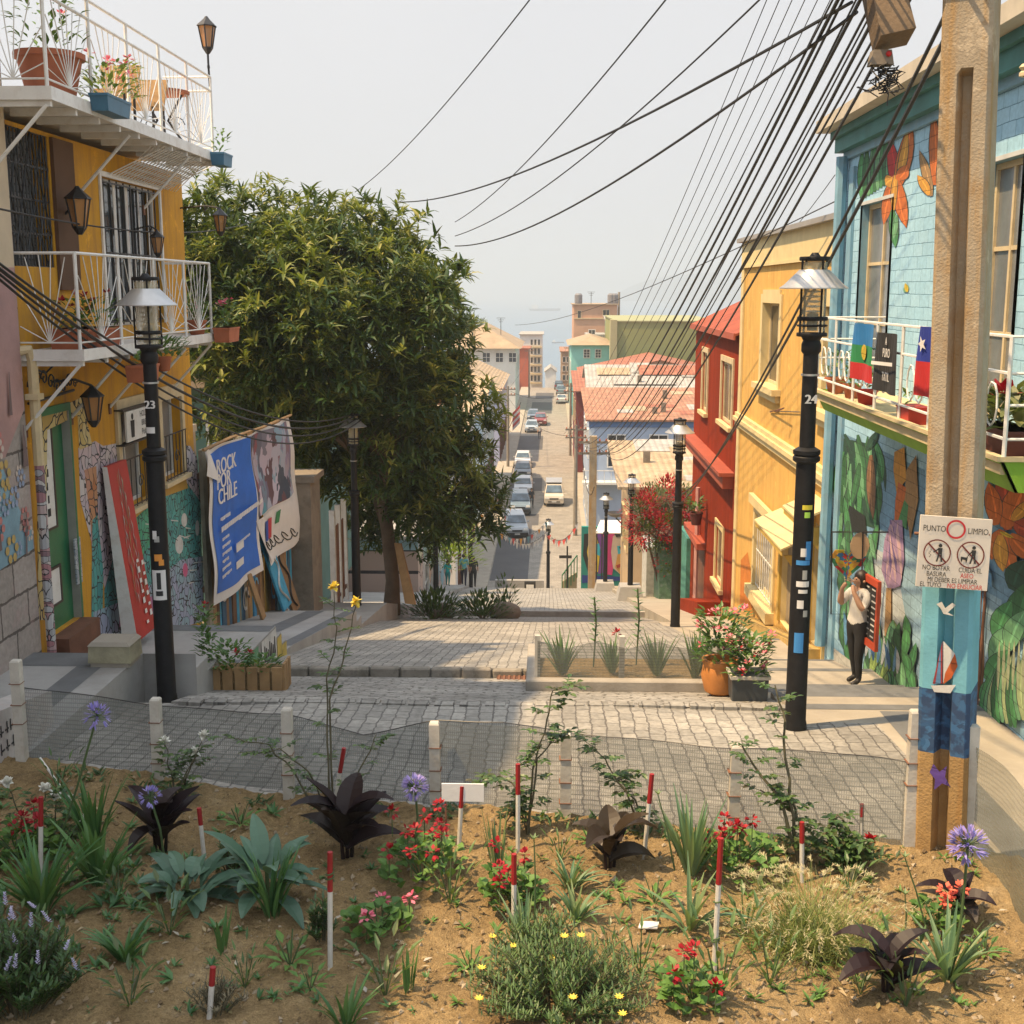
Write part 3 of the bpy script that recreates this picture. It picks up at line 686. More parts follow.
# grille over upper opening
mb = MB(); a, b, c, d = oG
for i in range(15): y = a+(b-a)*i/14; mb.tube([(XL-.03, y, c), (XL-.03, y, d)], .012, M_BLACK, 4)
for i in range(5): z = c+(d-c)*i/4; mb.box((XL-.045, a, z-.012), (XL-.02, b, z+.012), M_BLACK)
for i in range(8):
    y = a+(b-a)*(i % 4+.5)/4; z = c+(d-c)*(.25+.5*(i//4)); q = .5*(d-c)/2
    mb.tube([(XL-.02, y-.16, z), (XL-.02, y, z+q), (XL-.02, y+.16, z), (XL-.02, y, z-q), (XL-.02, y-.16, z)], .012, M_BLACK, 4); scroll(mb, (XL-.02, y, z), .09, (0, 1, 0), M_BLACK)
gr = mb.build('window_grille', H1)
mb = MB(); mb.box((XL-.25, a, c), (XL-.22, b, d), planks('slat_shutter', (.20, .20, .21), 'Z', .09, .3, .7, .2, .5, 'Y')); mb.build('shutter', gr)
wq = window(H1, XL, 1, oW, .2, M_WHITE, None, 2, 1, .05, M_CURT, bars=(9, M_BLACK))
mb = MB(); a, b, c, d = oW
for y0, y1, z0, z1 in ((a-.07, a, c, d+.07), (b, b+.07, c, d+.07), (a, b, d, d+.07)): mb.box((XL+.002, y0, z0), (XL+.03, y1, z1), M_WHITE)
for i in range(5): y = a+(b-a)*(i+.5)/5; mb.box((XL-.09, y-.055, c+.05), (XL-.08, y+.055, d-.05), M_WHITE)
mb.build('window_surround', wq)
for o in (oL1, oL2):
    a, b, c, d = o; wq = window(H1, XL, 1, o, .25, M_WHITE, mat('dusty_pane', (.22, .22, .22), .3, .3, 4), 2, 1, .05, M_CURT)
    mb = MB()
    for y0, y1, z0, z1 in ((a-.14, a, c-.02, d+.22), (b, b+.14, c-.02, d+.22), (a, b, d, d+.22)): mb.box((XL+.002, y0, z0), (XL+.045, y1, z1), M_CREAM)
    mb.build('window_surround', wq)
    mb = MB(); mb.box((XL-.2, a-.16, c-.09), (XL+.12, b+.16, c-.021), M_CREAM); mb.build('sill', wq)
    mb = MB()
    for i in range(7): y = a+(b-a)*i/6; mb.tube([(XL+.08, y, c-.0), (XL+.08, y, c+.75)], .008, M_BLACK, 4)
    for z in (c+.03, c+.75): mb.box((XL+.073, a-.05, z-.01), (XL+.088, b+.05, z+.01), M_BLACK)
    scroll(mb, (XL+.085, (a+b)/2, c+.35), .13, (0, 1, 0), M_BLACK); mb.build('window_bars', wq)
# green door
a, b, c, d = oD
dr = MB(); dr.box((XL-.14, a+.002, c), (XL-.08, b-.012, d-.002), M_GREEN); dr.box((XL-.14, b-.01, c), (XL+.03, b-.002, d), M_REV)
D = dr.build('door', H1)
mb = MB(); mb.box((XL-.079, a+.12, c+1.35), (XL-.065, b-.42, d-.18), M_WHITE); mb.box((XL-.079, a+.14, c+.35), (XL-.065, b-.42, c+.8), M_WHITE); mb.build('door_panel', D)
mb = MB()
for z0, z1 in ((c+1.32, d-.15), (c+.32, c+.83)):
    for y0, y1, q0, q1 in ((a+.08, a+.12, z0, z1), (b-.42, b-.38, z0, z1), (a+.12, b-.42, z0, z0+.03), (a+.12, b-.42, z1-.03, z1)): mb.box((XL-.079, y0, q0), (XL-.055, y1, q1), M_BLACK)
mb.build('door_moulding', D)
mb = MB()
for y0, y1, z0, z1 in ((a-.1, a, c, d+.1), (b, b+.05, c, d+.1), (a, b, d, d+.1)): mb.box((XL+.004, y0, z0), (XL+.035, y1, z1), M_GREEN)
mb.build('door_frame', D)
mb = MB()
for k in range(5): mb.box((XL-.064, (a+b)/2-.2+.03*(k % 2), c+1.5+.17*k), (XL-.06, (a+b)/2-.11-.02*(k % 3), c+1.6+.17*k), P_BLK)
mb.build('lettering', D)
mb = MB(); mb.box((XL-.2, a-.1, -5.1), (XL+.55, b+.35, -4.72), M_WOOD); mb.box((XL-.2, a-.1, -4.72), (XL+.25, b+.05, -4.37), M_WOOD); mb.build('door_step', H1)
# mural: painted flat on the wall, traced as colour areas
MU = MB(); lay = [0]
def mural(MUx, X, n, px, m):
    lay[0] += 1; surf(MUx, X, n, pz(X, px), m, .004+.0001*lay[0])
mm = lambda px, m: mural(MU, XL, 1, px, m)
q_cr = mosaic('crackle_cream', [(.55, .42, .14), (.6, .5, .25), (.45, .3, .08)], 4.5, .045)
q_wh = mosaic('crackle_white', [(.5, .46, .45), (.55, .42, .45), (.42, .36, .42), (.6, .55, .52)], 6, .045)
q_or = mosaic('crackle_orange', [(.45, .16, .05), (.5, .25, .12), (.42, .2, .18)], 5, .04)
q_te = mosaic('crackle_teal', [(.05, .28, .26), (.08, .35, .32), (.05, .24, .25), (.12, .36, .30)], 7, .05)
q_gr = mosaic('crackle_green', [(.04, .30, .16), (.08, .36, .2), (.05, .3, .22)], 7, .05)
q_li = mosaic('crackle_lilac', [(.28, .33, .45), (.35, .36, .5), (.25, .38, .45), (.3, .42, .48)], 6, .05)
mm([(78, 448), (95, 441), (103, 446), (118, 443), (121, 470), (121, 516), (126, 560), (128, 600), (112, 612), (96, 560), (80, 500)], q_wh)
mm([(84, 470), (96, 466), (100, 560), (94, 600), (90, 520)], q_or); mm([(112, 470), (121, 468), (122, 540), (114, 550)], q_or)
mm([(36, 418), (84, 396), (84, 412), (47, 430), (45, 620), (38, 620)], q_cr); mm([(77, 412), (84, 410), (92, 445), (79, 450)], q_cr)
mm([(92, 520), (97, 515), (103, 570), (102, 640), (91, 632)], q_te)
mm([(112, 560), (122, 525), (152, 505), (186, 480), (200, 478), (203, 620), (127, 642), (105, 636), (104, 590)], q_te)
mm([(116, 552), (123, 522), (150, 508), (152, 540), (140, 562), (120, 580)], q_gr)
mm([(93, 612), (125, 600), (150, 585), (180, 560), (203, 556), (204, 621), (127, 643), (93, 631)], q_li)
mm([(183, 445), (190, 446), (197, 458), (199, 500), (186, 482)], q_wh); mm([(150, 470), (156, 440), (160, 480), (152, 500)], q_or)
mm([(118, 520), (155, 487), (186, 480), (188, 488), (155, 500), (120, 532)], mat('mural_ochre', (.5, .3, .06)))
W_ = P_WHT
mm([(138, 552), (141, 560), (146, 563), (142, 566), (146, 572), (140, 569), (139, 577), (136, 569), (130, 571), (135, 564), (131, 558), (136, 560)], W_)
for cx, cy, rx, ry, m in ((184, 520, 3, 7, W_), (179, 545, 4, 9, W_), (197, 528, 2, 8, W_), (185, 570, 2.5, 7, mat('mural_pink', (.6, .12, .25))), (130, 592, 3, 5, W_), (130, 600, 4, 3, mat('mural_teal_light', (.25, .5, .45)))):
    mm([(cx+rx*math.cos(t*.524), cy+ry*math.sin(t*.524)) for t in range(12)], m)
for k in range(6): mm([(119+k*6, 612-k*3), (123+k*6, 611-k*3), (123+k*6, 626-k*3), (119+k*6, 627-k*3)], mat('mural_mauve', (.42, .16, .3), .8, .3, 6))
for k in range(30):
    x = rnd.uniform(130, 200); y = rnd.uniform(515, 600); a = rnd.uniform(-.6, .6); L = rnd.uniform(5, 11)
    mm([(x, y), (x+L*math.cos(a), y-L*math.sin(a)), (x+L*math.cos(a)+.6, y-L*math.sin(a)+1.1), (x+.4, y+1.2)], P_BLK if k % 3 else W_)
MU.build('mural', H1)
# upper terrace slab, railing
def balcony(zs, zt, ya, yb, xo, rails, hz, nposts, slabm, tail):
    mb = MB(); mb.box((XL-tail, ya, zs), (xo, yb, zt), slabm)
    n = int((yb-ya)/.75)
    for i in range(n+1): y = ya+.06+(yb-ya-.12)*i/n; mb.box((XL, y-.03, zs-.09), (xo-.02, y+.03, zs-.002), M_WHITE)
    mb.box((xo-.015, ya-.02, zs-.025), (xo+.02, yb+.02, zt+.02), M_WHITE); mb.box((XL, ya-.02, zs-.025), (xo-.016, ya+.015, zt+.02), M_WHITE); mb.box((XL, yb-.015, zs-.025), (xo-.016, yb+.02, zt+.02), M_WHITE)
    s = mb.build('balcony', H1)
    mb = MB(); xs = xo-.03; ps = [ya+(yb-ya)*i/(nposts-1) for i in range(nposts)]
    for y in ps: mb.tube([(xs, y, zt), (xs, y, zt+hz)], .022, M_WHITE, 6)
    for z in rails:
        mb.tube([(xs, ya, zt+z), (xs, yb, zt+z)], .02, M_WHITE, 6)
        for y in (ya, yb): mb.tube([(XL, y, zt+z), (xs, y, zt+z)], .02, M_WHITE, 6)
    for a, b in zip(ps, ps[1:]): rail_panel(mb, (xs, a, zt), (xs, b, zt), rails[0], M_WHITE, nfan=11)
    for y in (ya, yb): rail_panel(mb, (XL+.02, y, zt), (xs, y, zt), rails[0], M_WHITE, nfan=8)
    mb.build('railing', s)
    for y in ps[::2] if nposts > 5 else ps: mb = MB(); mb.tube([(xo-.05, y, zs-.08), (XL+.01, y, zs-.85)], .022, M_WHITE, 6); mb.box((XL+.002, y-.04, zs-.95), (XL+.02, y+.04, zs-.8), M_RUST); mb.build('brace', s)
    return s
balcony(2.1, 2.2, 14.05, 20.85, -5.55, (1.0, 1.22), 1.22, 6, M_WHITE, 5.4)
balcony(-.81, -.72, 14.62, 20.4, -5.58, (1.15,), 1.16, 5, M_WHITE, 0)
# lattice under the terrace and its eave
mb = MB(); k = M_WHITE
for i in range(20):
    y = 18.4+i*.14; mb.tube([(-5.62, y, 2.06), (-6.3, y-.5, 1.62)], .009, k, 4); mb.tube([(-5.62, y-.5, 2.06), (-6.3, y, 1.62)], .009, k, 4)
mb.build('lattice', H1)
# flat hanging sign with a small dark figure
sg = empty('hanging_sign', (XL+.35, 18.0, -2.2), 'small pale hanging sign with dark figure and three lines of letters on mustard wall', 'sign')
mb = MB(); s0 = onX(124, 412, XL+.1); s1 = onX(150, 434, XL+.1)
y0, y1, z0, z1 = s0.y, s1.y, s1.z, s0.z; mb.box((XL+.1, y0, z0), (XL+.13, y1, z1), M_WHITE); mb.build('sign_board', sg)
mb = MB()
for z in (z0-.03, z1+.03): mb.box((XL+.0, y0-.15, z-.012), (XL+.14, y1+.1, z+.012), M_BLACK)
mb.box((XL+.02, y0-.13, z0-.03), (XL+.04, y0-.1, z1+.03), M_BLACK); mb.build('bracket', sg)
mb = MB(); yc = y0+(y1-y0)*.22; hh = z1-z0; XX = XL+.134
mb.poly([(XX, yc+.05*math.cos(t*.7), z0+hh*.8+.05*math.sin(t*.7)) for t in range(9)], P_BLK); mb.poly([(XX, yc-.07, z0+hh*.12), (XX, yc+.07, z0+hh*.12), (XX, yc+.09, z0+hh*.68), (XX, yc-.09, z0+hh*.68)], P_BLK); mb.build('figure', sg)
mb = MB()
for k, s in enumerate(('HOLA', 'BRE', 'Pola')): letters(mb, s, (XX, y0+(y1-y0)*.68, z0+hh*(.8-.3*k)), (0, 1, 0), (0, 0, 1), .13, P_BLK)
mb.build('lettering', sg)
# red art board leaning on the wall
rb = empty('art_board', (XL+.3, 17.0, -5.0), 'tall red art board with a grey feathered shape leaning against the mural wall', 'art board')
p = [onX(*q, XL+.22) for q in ((88, 459), (116, 453), (121, 602), (110, 609))]; q = [onX(*r, XL+.42) for r in ((88, 459), (116, 453), (121, 602), (110, 609))]
yA, yB, zA, zB = 16.95, 17.75, -5.0, -2.45
M_RED = mat('board_red', (.42, .025, .02), .6, .15, 3)
mb = MB(); mb.add([(XL+.42, yA, zA), (XL+.42, yB, zA), (XL+.12, yB, zB), (XL+.12, yA, zB), (XL+.36, yA, zA), (XL+.36, yB, zA), (XL+.06, yB, zB), (XL+.06, yA, zB)],
                  [(0, 1, 2, 3), (7, 6, 5, 4), (1, 5, 6, 2), (3, 2, 6, 7), (0, 4, 5, 1)], M_RED)
mb.add([(XL+.425, yA-.003, zA), (XL+.125, yA-.003, zB), (XL+.055, yA-.003, zB), (XL+.2, yA-.003, zA)], [(0, 1, 2, 3)], M_WHITE); mb.build('board', rb)
def rbp(u, v, d=.006): t = v; return (XL+.42-.3*t+d*.98, yA+(yB-yA)*u, zA+(zB-zA)*t+d*.1)
mb = MB(); fm = [mat('feather_%d' % i, c, .7, .3, 8) for i, c in enumerate(((.35, .36, .33), (.12, .13, .1), (.35, .3, .12), (.5, .5, .48)))]
for k in range(70):
    v = .95-.72*k/70; u = .5+.2*math.sin(k*2.4)*(.3+1.0*min(1, (1-v)*2)); L = .07; a = rnd.uniform(.6, 1.2)*(1 if k % 2 else -1)
    mb.poly([rbp(u, v, .004+k*.0002), rbp(u+L*.6, v-.03*a, .004+k*.0002), rbp(u+L*.5*a, v-.07, .004+k*.0002)], fm[k % 4])
mb.build('painted_feathers', rb)
mb = MB()
for k in range(13):
    u, v = (.62, .86)[k % 2], .42-.03*k; h_ = .018+.008*(k % 3)
    mb.poly([rbp(u-.06, v, .02), rbp(u+.06, v, .02), rbp(u+.05, v+h_, .02), rbp(u-.05, v+h_, .02)], M_WHITE)
mb.build('lettering', rb)
# dark lanterns
lantern(None, (-6.0, 15.95, -1.55), .95, 'wall_lantern', 'black iron wall lantern above the green door', 'lantern', 'iron wall lanterns', arm=[(0, 0, .32), (-.1, -.3, .42), (-.35, -.45, .4)])
lantern(None, (-6.05, 16.0, .95), 1.05, 'wall_lantern', 'rusty square lantern on brown pilaster beside the dark grille', 'lantern', 'iron wall lanterns', arm=[(0, 0, .3), (0, .2, .25), (-.28, .2, 0)])
lantern(None, (-6.0, 19.0, .66), .7, 'wall_lantern', 'black lantern on a wire before the barred upper window', 'lantern', 'iron wall lanterns', arm=[(0, 0, .24), (-.1, 0, .3), (-.35, 0, .25)])
lantern(None, (-5.55, 21.0, 1.08), .8, 'wall_lantern', 'dark lantern hanging past the house corner against the tree', 'lantern', 'iron wall lanterns', arm=[(0, 0, .27), (-.3, .2, .32), (-.8, .45, .3)])
lantern(None, (-5.6, 20.85, 4.02), 1.0, 'post_lantern', 'small copper coloured lantern on the corner of the upper terrace railing', 'lantern', None, arm=[(0, 0, -.15), (0, 0, -.4), (0.01, 0, -.75)])
# iron arch above the door
mb = MB()
for k in range(7): scroll(mb, (XL+.06, 14.75+.2*k, -1.15+.08*math.sin(k)), .11, (0, 1, 0), M_BLACK, 1.3, .012, 1 if k % 2 else -1)
mb.tube([(XL+.05, 14.66, -1.35), (XL+.05, 16.1, -1.3)], .02, M_BLACK, 5); mb.tube([(XL+.06, 14.7, -.9), (XL+.06, 15.2, -1.02), (XL+.06, 16.1, -.75)], .014, M_BLACK, 5); mb.build('iron_arch', H1)
# board of stickers beside the door
mb = MB(); k = onX(78, 560, XL+.02)
mb.box((XL+.01, k.y-.1, k.z-.32), (XL+.03, k.y+.1, k.z+.3), mosaic('sticker_board', [(.4, .42, .45), (.25, .3, .35), (.5, .5, .5)], 12, .02)); top(mb, 'notice_board', 'narrow grey notice board beside the green door', 'notice board')
# pots
M_BLUEP = mat('blue_planter', (.05, .16, .26), .5, .2, 5)
GL = [(.02, .07, .02), (.04, .12, .03), (.07, .17, .04), (.12, .2, .05)]
LM_MID = leafmat('pot_leaf', GL, .5, .25)
LM_RED = leafmat('petal_red', [(.30, .002, .010), (.38, .004, .012), (.22, .001, .010)], .6, .2); LM_PINK = leafmat('petal_pink', [(.7, .12, .2), (.8, .25, .3), (.6, .06, .15)], .6, .2)
LM_YEL = leafmat('petal_yellow', [(.8, .55, .03), (.75, .62, .12)], .6, .2); LM_WHT = leafmat('petal_white', [(.8, .78, .72), (.7, .7, .62)], .6, .2); LM_PUR = leafmat('petal_violet', [(.22, .2, .55), (.35, .3, .65), (.3, .22, .5)], .6, .2)
def tuft(mb, c, n, rx, rz, L, w, m, droop=.5, up=.4):
    c = V(c)
    for k in range(n):
        a = rnd.uniform(0, 6.28); q = rnd.random()**.5; d = V((math.cos(a), math.sin(a), up+rnd.uniform(-.5, .9)))
        mb.leaf(c+V((math.cos(a)*rx*q, math.sin(a)*rx*q, rnd.uniform(0, rz))), d, L*rnd.uniform(.6, 1.2), w*rnd.uniform(.7, 1.2), m, droop, 3)
def blossom(mb, c, r, m, n=9):
    c = V(c)
    for k in range(n):
        d = V((rnd.uniform(-1, 1), rnd.uniform(-1, 1), rnd.uniform(-.2, 1))).normalized(); mb.leaf(c+d*r*.3, d, r*.9, r*.8, m, .2, 2)
def potplant(name, label, pos, w, h, mp, plant='tuft', box=False, group=None, ln=None, fl=None, n=60, spread=None, ph=.3, leafm=None, L=.14, nf=5):
    t = empty(name, pos, label, 'potted plant', group); p = V(pos); mb = MB()
    if box: mb.cbox(p+V((0, 0, h/2)), (w, ln or w*2, h), mp, None, 1.12); mb.cbox(p+V((0, 0, h-.015)), (w*1.18, (ln or w*2)*1.14, .03), mp)
    else: mb.lathe([(w*.32, 0), (w*.36, .01), (w*.5, h*.88), (w*.55, h*.88), (w*.55, h), (w*.46, h), (w*.45, h*.9)], p, mp, 14)
    mb.build('pot', t, not box)
    mb = MB(); s = spread or w*.5
    if box:
        for k in range(3): tuft(mb, p+V((0, (k-1)*(ln or 2*w)*.32, h)), n//3, s, ph, L, L*.4, leafm or LM_MID, .6)
    else: tuft(mb, p+V((0, 0, h)), n, s, ph, L, L*.4, leafm or LM_MID, .6)
    mb.build('leaves', t)
    if fl:
        for k in range(nf):
            mb = MB(); a = rnd.uniform(0, 6.28); q = s*rnd.uniform(.2, 1.1); yy = rnd.uniform(-.45, .45)*(ln or 0)
            blossom(mb, p+V((q*math.cos(a), q*math.sin(a)+yy, h+ph*rnd.uniform(.5, 1.25))), L*.5, fl, 10); mb.build('flower', t)
    return t
PG = 'plant pots on the mustard house balconies'
potplant('potted_plant', 'blue planter with trailing pink flowers hung on upper terrace railing', (-5.42, 15.6, 2.12), .2, .2, M_BLUEP, box=True, ln=.75, group=PG, fl=LM_PINK, n=150, ph=.42, spread=.35, leafm=leafmat('pot_leaf_light', [(.08, .18, .03), (.16, .25, .05), (.3, .3, .06)], .5, .3), nf=8)
potplant('potted_plant', 'blue planter with a sparse plant at the terrace corner', (-5.42, 20.75, 2.0), .2, .2, M_BLUEP, box=True, ln=.5, group=PG, n=26, ph=.4, nf=0)
potplant('potted_plant', 'big red pot with a leafy shrub behind the upper terrace railing', (-5.95, 15.1, 2.2), .75, .55, M_TERRA, group=PG, n=160, ph=1.0, spread=.4, fl=LM_PINK, nf=4)
potplant('potted_plant', 'red flowering geraniums behind the lower balcony railing at its near end', (-5.9, 15.6, -.72), .45, .25, M_TERRA, box=True, ln=1.1, group=PG, n=150, ph=.35, spread=.3, fl=LM_RED, nf=12)
potplant('potted_plant', 'terracotta box with trailing ferny leaves hung outside lower balcony', (-5.45, 16.35, -1.2), .22, .22, M_TERRA, box=True, ln=.6, group=PG, n=30, ph=.15)
potplant('potted_plant', 'ball of bushy leaves hanging under the lower balcony rail', (-5.42, 17.2, -1.12), .2, .2, M_TERRA, group=PG, n=220, ph=.25, spread=.3, L=.12)
potplant('potted_plant', 'orange terracotta box with leaves at far corner of lower balcony', (-5.4, 20.55, -.85), .24, .24, M_TERRA, box=True, ln=.62, group=PG, n=60, ph=.5, fl=LM_PINK, nf=4)
potplant('potted_plant', 'small terracotta pot on floor at far end of lower balcony', (-5.75, 20.05, -.72), .3, .24, M_TERRA, group=PG, n=40, ph=.3, fl=LM_PINK, nf=2)
# terrace table and wicker chairs
M_WICK = mat('wicker', (.42, .26, .12), .8, .3, 9, .5, 25)
for i, (yy, xx, lab) in enumerate(((17.3, -5.95, 'tan wicker chair behind the terrace railing near the blue planter'), (18.5, -5.95, 'tan wicker chair in the middle of upper terrace beside the table'))):
    t = empty('wicker_chair', (xx, yy, 2.2), lab, 'chair', 'wicker chairs on the terrace'); mb = MB()
    mb.box((xx-.24, yy-.24, 2.6), (xx+.24, yy+.24, 2.66), M_WICK); mb.build('seat', t)
    mb = MB(); mb.prism([(xx-.24, yy+.2, 2.66), (xx+.24, yy+.2, 2.66), (xx+.28, yy+.3, 3.05), (xx-.28, yy+.3, 3.05)], (0, .04, 0), M_WICK); mb.build('backrest', t)
    for sx in (-1, 1):
        for sy in (-1, 1): mb = MB(); mb.tube([(xx+sx*.2, yy+sy*.2, 2.2), (xx+sx*.2, yy+sy*.2, 2.6)], .02, M_BLACK, 5); mb.build('leg', t)
t = empty('terrace_table', (-5.95, 19.4, 2.2), 'dark iron table with wooden top at far end of the upper terrace', 'table'); mb = MB(); mb.lathe([(.42, .74), (.42, .78)], (-5.95, 19.4, 2.2), M_TERRA, 16); mb.build('tabletop', t)
mb = MB()
for k in range(4): a = k*1.57+.4; mb.tube([(-5.95+.32*math.cos(a), 19.4+.32*math.sin(a), 2.2), (-5.95+.08*math.cos(a), 19.4+.08*math.sin(a), 2.55), (-5.95+.3*math.cos(a), 19.4+.3*math.sin(a), 2.94)], .02, M_BLACK, 5); scroll(mb, (-5.95+.2*math.cos(a), 19.4+.2*math.sin(a), 2.5), .13, (math.cos(a), math.sin(a), 0), M_BLACK)
mb.build('table_base', t)

# ------------------------------------------------------------------ LEFT: fence with banner, walls beyond
bf = empty('board_fence', (-6.3, 25, -6.5), 'tall fence of salvaged boards painted with blue graffiti behind the banner', 'fence')
bd = [mat('board_%d' % i, c, .85, .3, 4, .3, 25) for i, c in enumerate(((.25, .15, .07), (.36, .22, .1), (.04, .22, .42), (.06, .34, .55), (.3, .2, .05), (.16, .09, .05), (.05, .12, .2), (.33, .3, .22)))]
y = 21.7; mb = MB()
while y < 28.9:
    w_ = rnd.uniform(.16, .3); zt = -2.9+rnd.uniform(-.12, .12)-(y-21.7)*.03; lean = rnd.uniform(-.03, .03)
    mb.prism([(-6.3, y, -8), (-6.3, y+w_-.012, -8), (-6.3, y+w_-.012+lean, zt), (-6.3, y+lean, zt)], (.05+rnd.uniform(0, .03), 0, 0), bd[rnd.randrange(8)]); y += w_
mb.build('boards', bf)
mb = MB()
for zf in (-3.3, -5.4): mb.box((-6.36, 21.7, zf-.05), (-6.305, 28.9, zf+.05), bd[5])
mb.build('rail', bf)
mb = MB()        # curly tags sprayed on the boards
for k in range(16):
    mb = MB(); y = rnd.uniform(22.4, 28.3); z = lz(y)+rnd.uniform(.3, 1.6); r = rnd.uniform(.12, .3); m = [W_, P_BLK, bd[3], mat('tag_blue', (.12, .4, .6))][k % 4]
    for j in range(10):
        a0, a1 = j*.5, (j+1)*.5; mb.poly([(-6.21+k*.0015, y+r*math.cos(a0), z+r*math.sin(a0)), (-6.21+k*.0015, y+r*math.cos(a1), z+r*math.sin(a1)), (-6.21+k*.0015, y+.7*r*math.cos(a1), z+.7*r*math.sin(a1)), (-6.21+k*.0015, y+.7*r*math.cos(a0), z+.7*r*math.sin(a0))], m)
    mb.build('graffiti', bf)
for i, (y, lab, m) in enumerate(((24.2, 'orange plank leaning against the painted board fence', bd[1]), (26.2, 'blue painted plank leaning on board fence under the white banner', bd[3]), (27.2, 'brown plank with black scrawl leaning beside concrete pillar', bd[0]))):
    mb = MB(); z = lz(y); mb.add([(-5.85, y, z), (-5.85, y+(.3, .8, .7)[i], z), (-6.2, y-.7+(.3, .8, .7)[i], z+1.9), (-6.2, y-.7, z+1.9), (-5.9, y, z), (-5.9, y+(.3, .8, .7)[i], z), (-6.24, y-.7+(.3, .8, .7)[i], z+1.9), (-6.24, y-.7, z+1.9)], [(0, 1, 2, 3), (7, 6, 5, 4), (0, 3, 7, 4), (1, 5, 6, 2), (3, 2, 6, 7), (0, 4, 5, 1)], m)
    o_ = top(mb, 'plank', lab, 'plank', 'planks leaning on the fence', (-5.85, y, z))
    if i: mb = MB(); lp_ = [V((-5.83-.35*v, y+.15+(.5 if i == 1 else .4)*(.5+.42*math.sin(v*13+i))-.7*v, z+1.9*v)) for v in [k/26*.85+.06 for k in range(27)]]; mb.tube(lp_, .028, W_ if i == 1 else P_BLK, 4); mb.build('painted_scrawl', o_)
# banner: rippled cloth hung from a slanted batten
bn = empty('banner', (-6.0, 25, -4.5), 'large creased banner with blue poster, concert photo and white logo strip hung on the fence', 'banner')
M_BBL = mat('banner_blue', (.012, .15, .62), .55, .18, 2, .2, 20); M_BWH = mat('banner_white', (.74, .72, .70), .6, .1, 2, .2, 20)
XB = -6.02
TL, TR, BL, BR = V((XB, 20.95, -2.82)), V((XB, 28.35, -2.85)), V((XB, 21.3, -5.75)), V((XB, 28.9, -5.72))
def bp(px, py, d=0):
    k = onX(px, py, XB); return V((XB+.05*math.sin(k.y*2.3+k.z*1.1)+.03*math.sin(k.z*4+k.y)+d, k.y, k.z))
def cloth(name, quad, m, parent, d=0, nu=14, nv=14):
    mb = MB(); vs = []
    for j in range(nv+1):
        for i in range(nu+1):
            u, v = i/nu, j/nv; p = V(quad[0]).lerp(V(quad[1]), u).lerp(V(quad[3]).lerp(V(quad[2]), u), v); vs.append(bp(p.x, p.y, d))
    mb.add(vs, [(j*(nu+1)+i, j*(nu+1)+i+1, (j+1)*(nu+1)+i+1, (j+1)*(nu+1)+i) for j in range(nv) for i in range(nu)], m); return mb.build(name, parent, True)
v2 = lambda *a: [V((x, y, 0)) for x, y in a]
cl = cloth('cloth', v2((203, 452), (250, 434), (261, 570), (217, 606)), M_BWH, bn); cloth('cloth', v2((250, 434), (291, 416), (305, 537), (268, 566)), M_BWH, bn)
cloth('poster', v2((206, 455), (248, 436), (258, 565), (218, 594)), M_BBL, bn, .012)
cloth('photo_print', v2((249, 436), (288, 421), (295, 492), (256, 517)), mosaic('crowd_print', [(.32, .26, .4), (.03, .05, .08), (.6, .5, .6), (.08, .3, .4), (.35, .08, .1), (.05, .05, .06)], 1.6, .0, warp=1.4), bn, .013)
cloth('logo_strip', v2((254, 521), (296, 494), (303, 536), (269, 562)), M_BWH, bn, .016)
mb = MB()
for q, m in (((263, 522, 267, 542), mat('flag_blue', (.03, .08, .35))), ((267, 519, 272, 539), mat('flag_red', (.55, .04, .05)))):
    mb.poly([bp(q[0], q[1], .03), bp(q[2], q[1]-2, .03), bp(q[2]+1, q[3]-2, .03), bp(q[0]+1, q[3], .03)], m)
for k in range(5):
    c0 = 268+6*k; mb.tube([bp(c0+4*math.cos(t*.7), 546-3.4*k+4*math.sin(t*.9), .028) for t in range(8)], .014, P_BLK, 4)
mb.poly([bp(276, 512, .03), bp(279, 509, .03), bp(279, 522, .03), bp(276, 524, .03)], mat('logo_green', (.05, .25, .1))); mb.build('logo', bn)
mb = MB()
def bt(s, px, py, size, m=M_BWH, al='LEFT', bold=1):
    k = onX(px, py, XB); letters(mb, s, (XB+.09, k.y, k.z), (0, 1, -.02), (0, 0, 1), size, m, al, 1.25, bold)
bt('ROCK', 211, 469, .40, bold=2); bt('POR', 211.5, 484, .40, bold=2); bt('CHILE', 213, 499, .40, bold=2)
def dash(px, py, n, h):      # lines of lettering too small to read
    q = onX(px, py, XB); y = q.y
    for k in range(n): w_ = rnd.uniform(.04, .10)*(h/.08); mb.box((XB+.085, y, q.z-h/2+rnd.uniform(0, .02)), (XB+.09, y+w_, q.z+h/2), M_BWH); y += w_+.03
dash(216, 520, 8, .07); dash(217, 530, 26, .10); dash(232, 545, 14, .05)
for k in range(6): dash(218, 540+7.5*k, 6+k % 3, .06)
for k, (px, py) in enumerate(((232, 549), (232, 566))): q = onX(px, py, XB); mb.box((XB+.085, q.y, q.z-.07), (XB+.09, q.y+.55, q.z+.07), M_BWH)
mb.build('lettering', bn)
mb = MB(); mb.tube([bp(200, 450, .03), bp(232, 437, .03), bp(262, 427, .03), bp(292, 415, .03)], .03, bd[1], 5); mb.build('batten', bn)
cloth('folded_corner', v2((203, 452), (206, 455), (213, 482), (201, 476)), M_BWH, bn, .05, 4, 4)
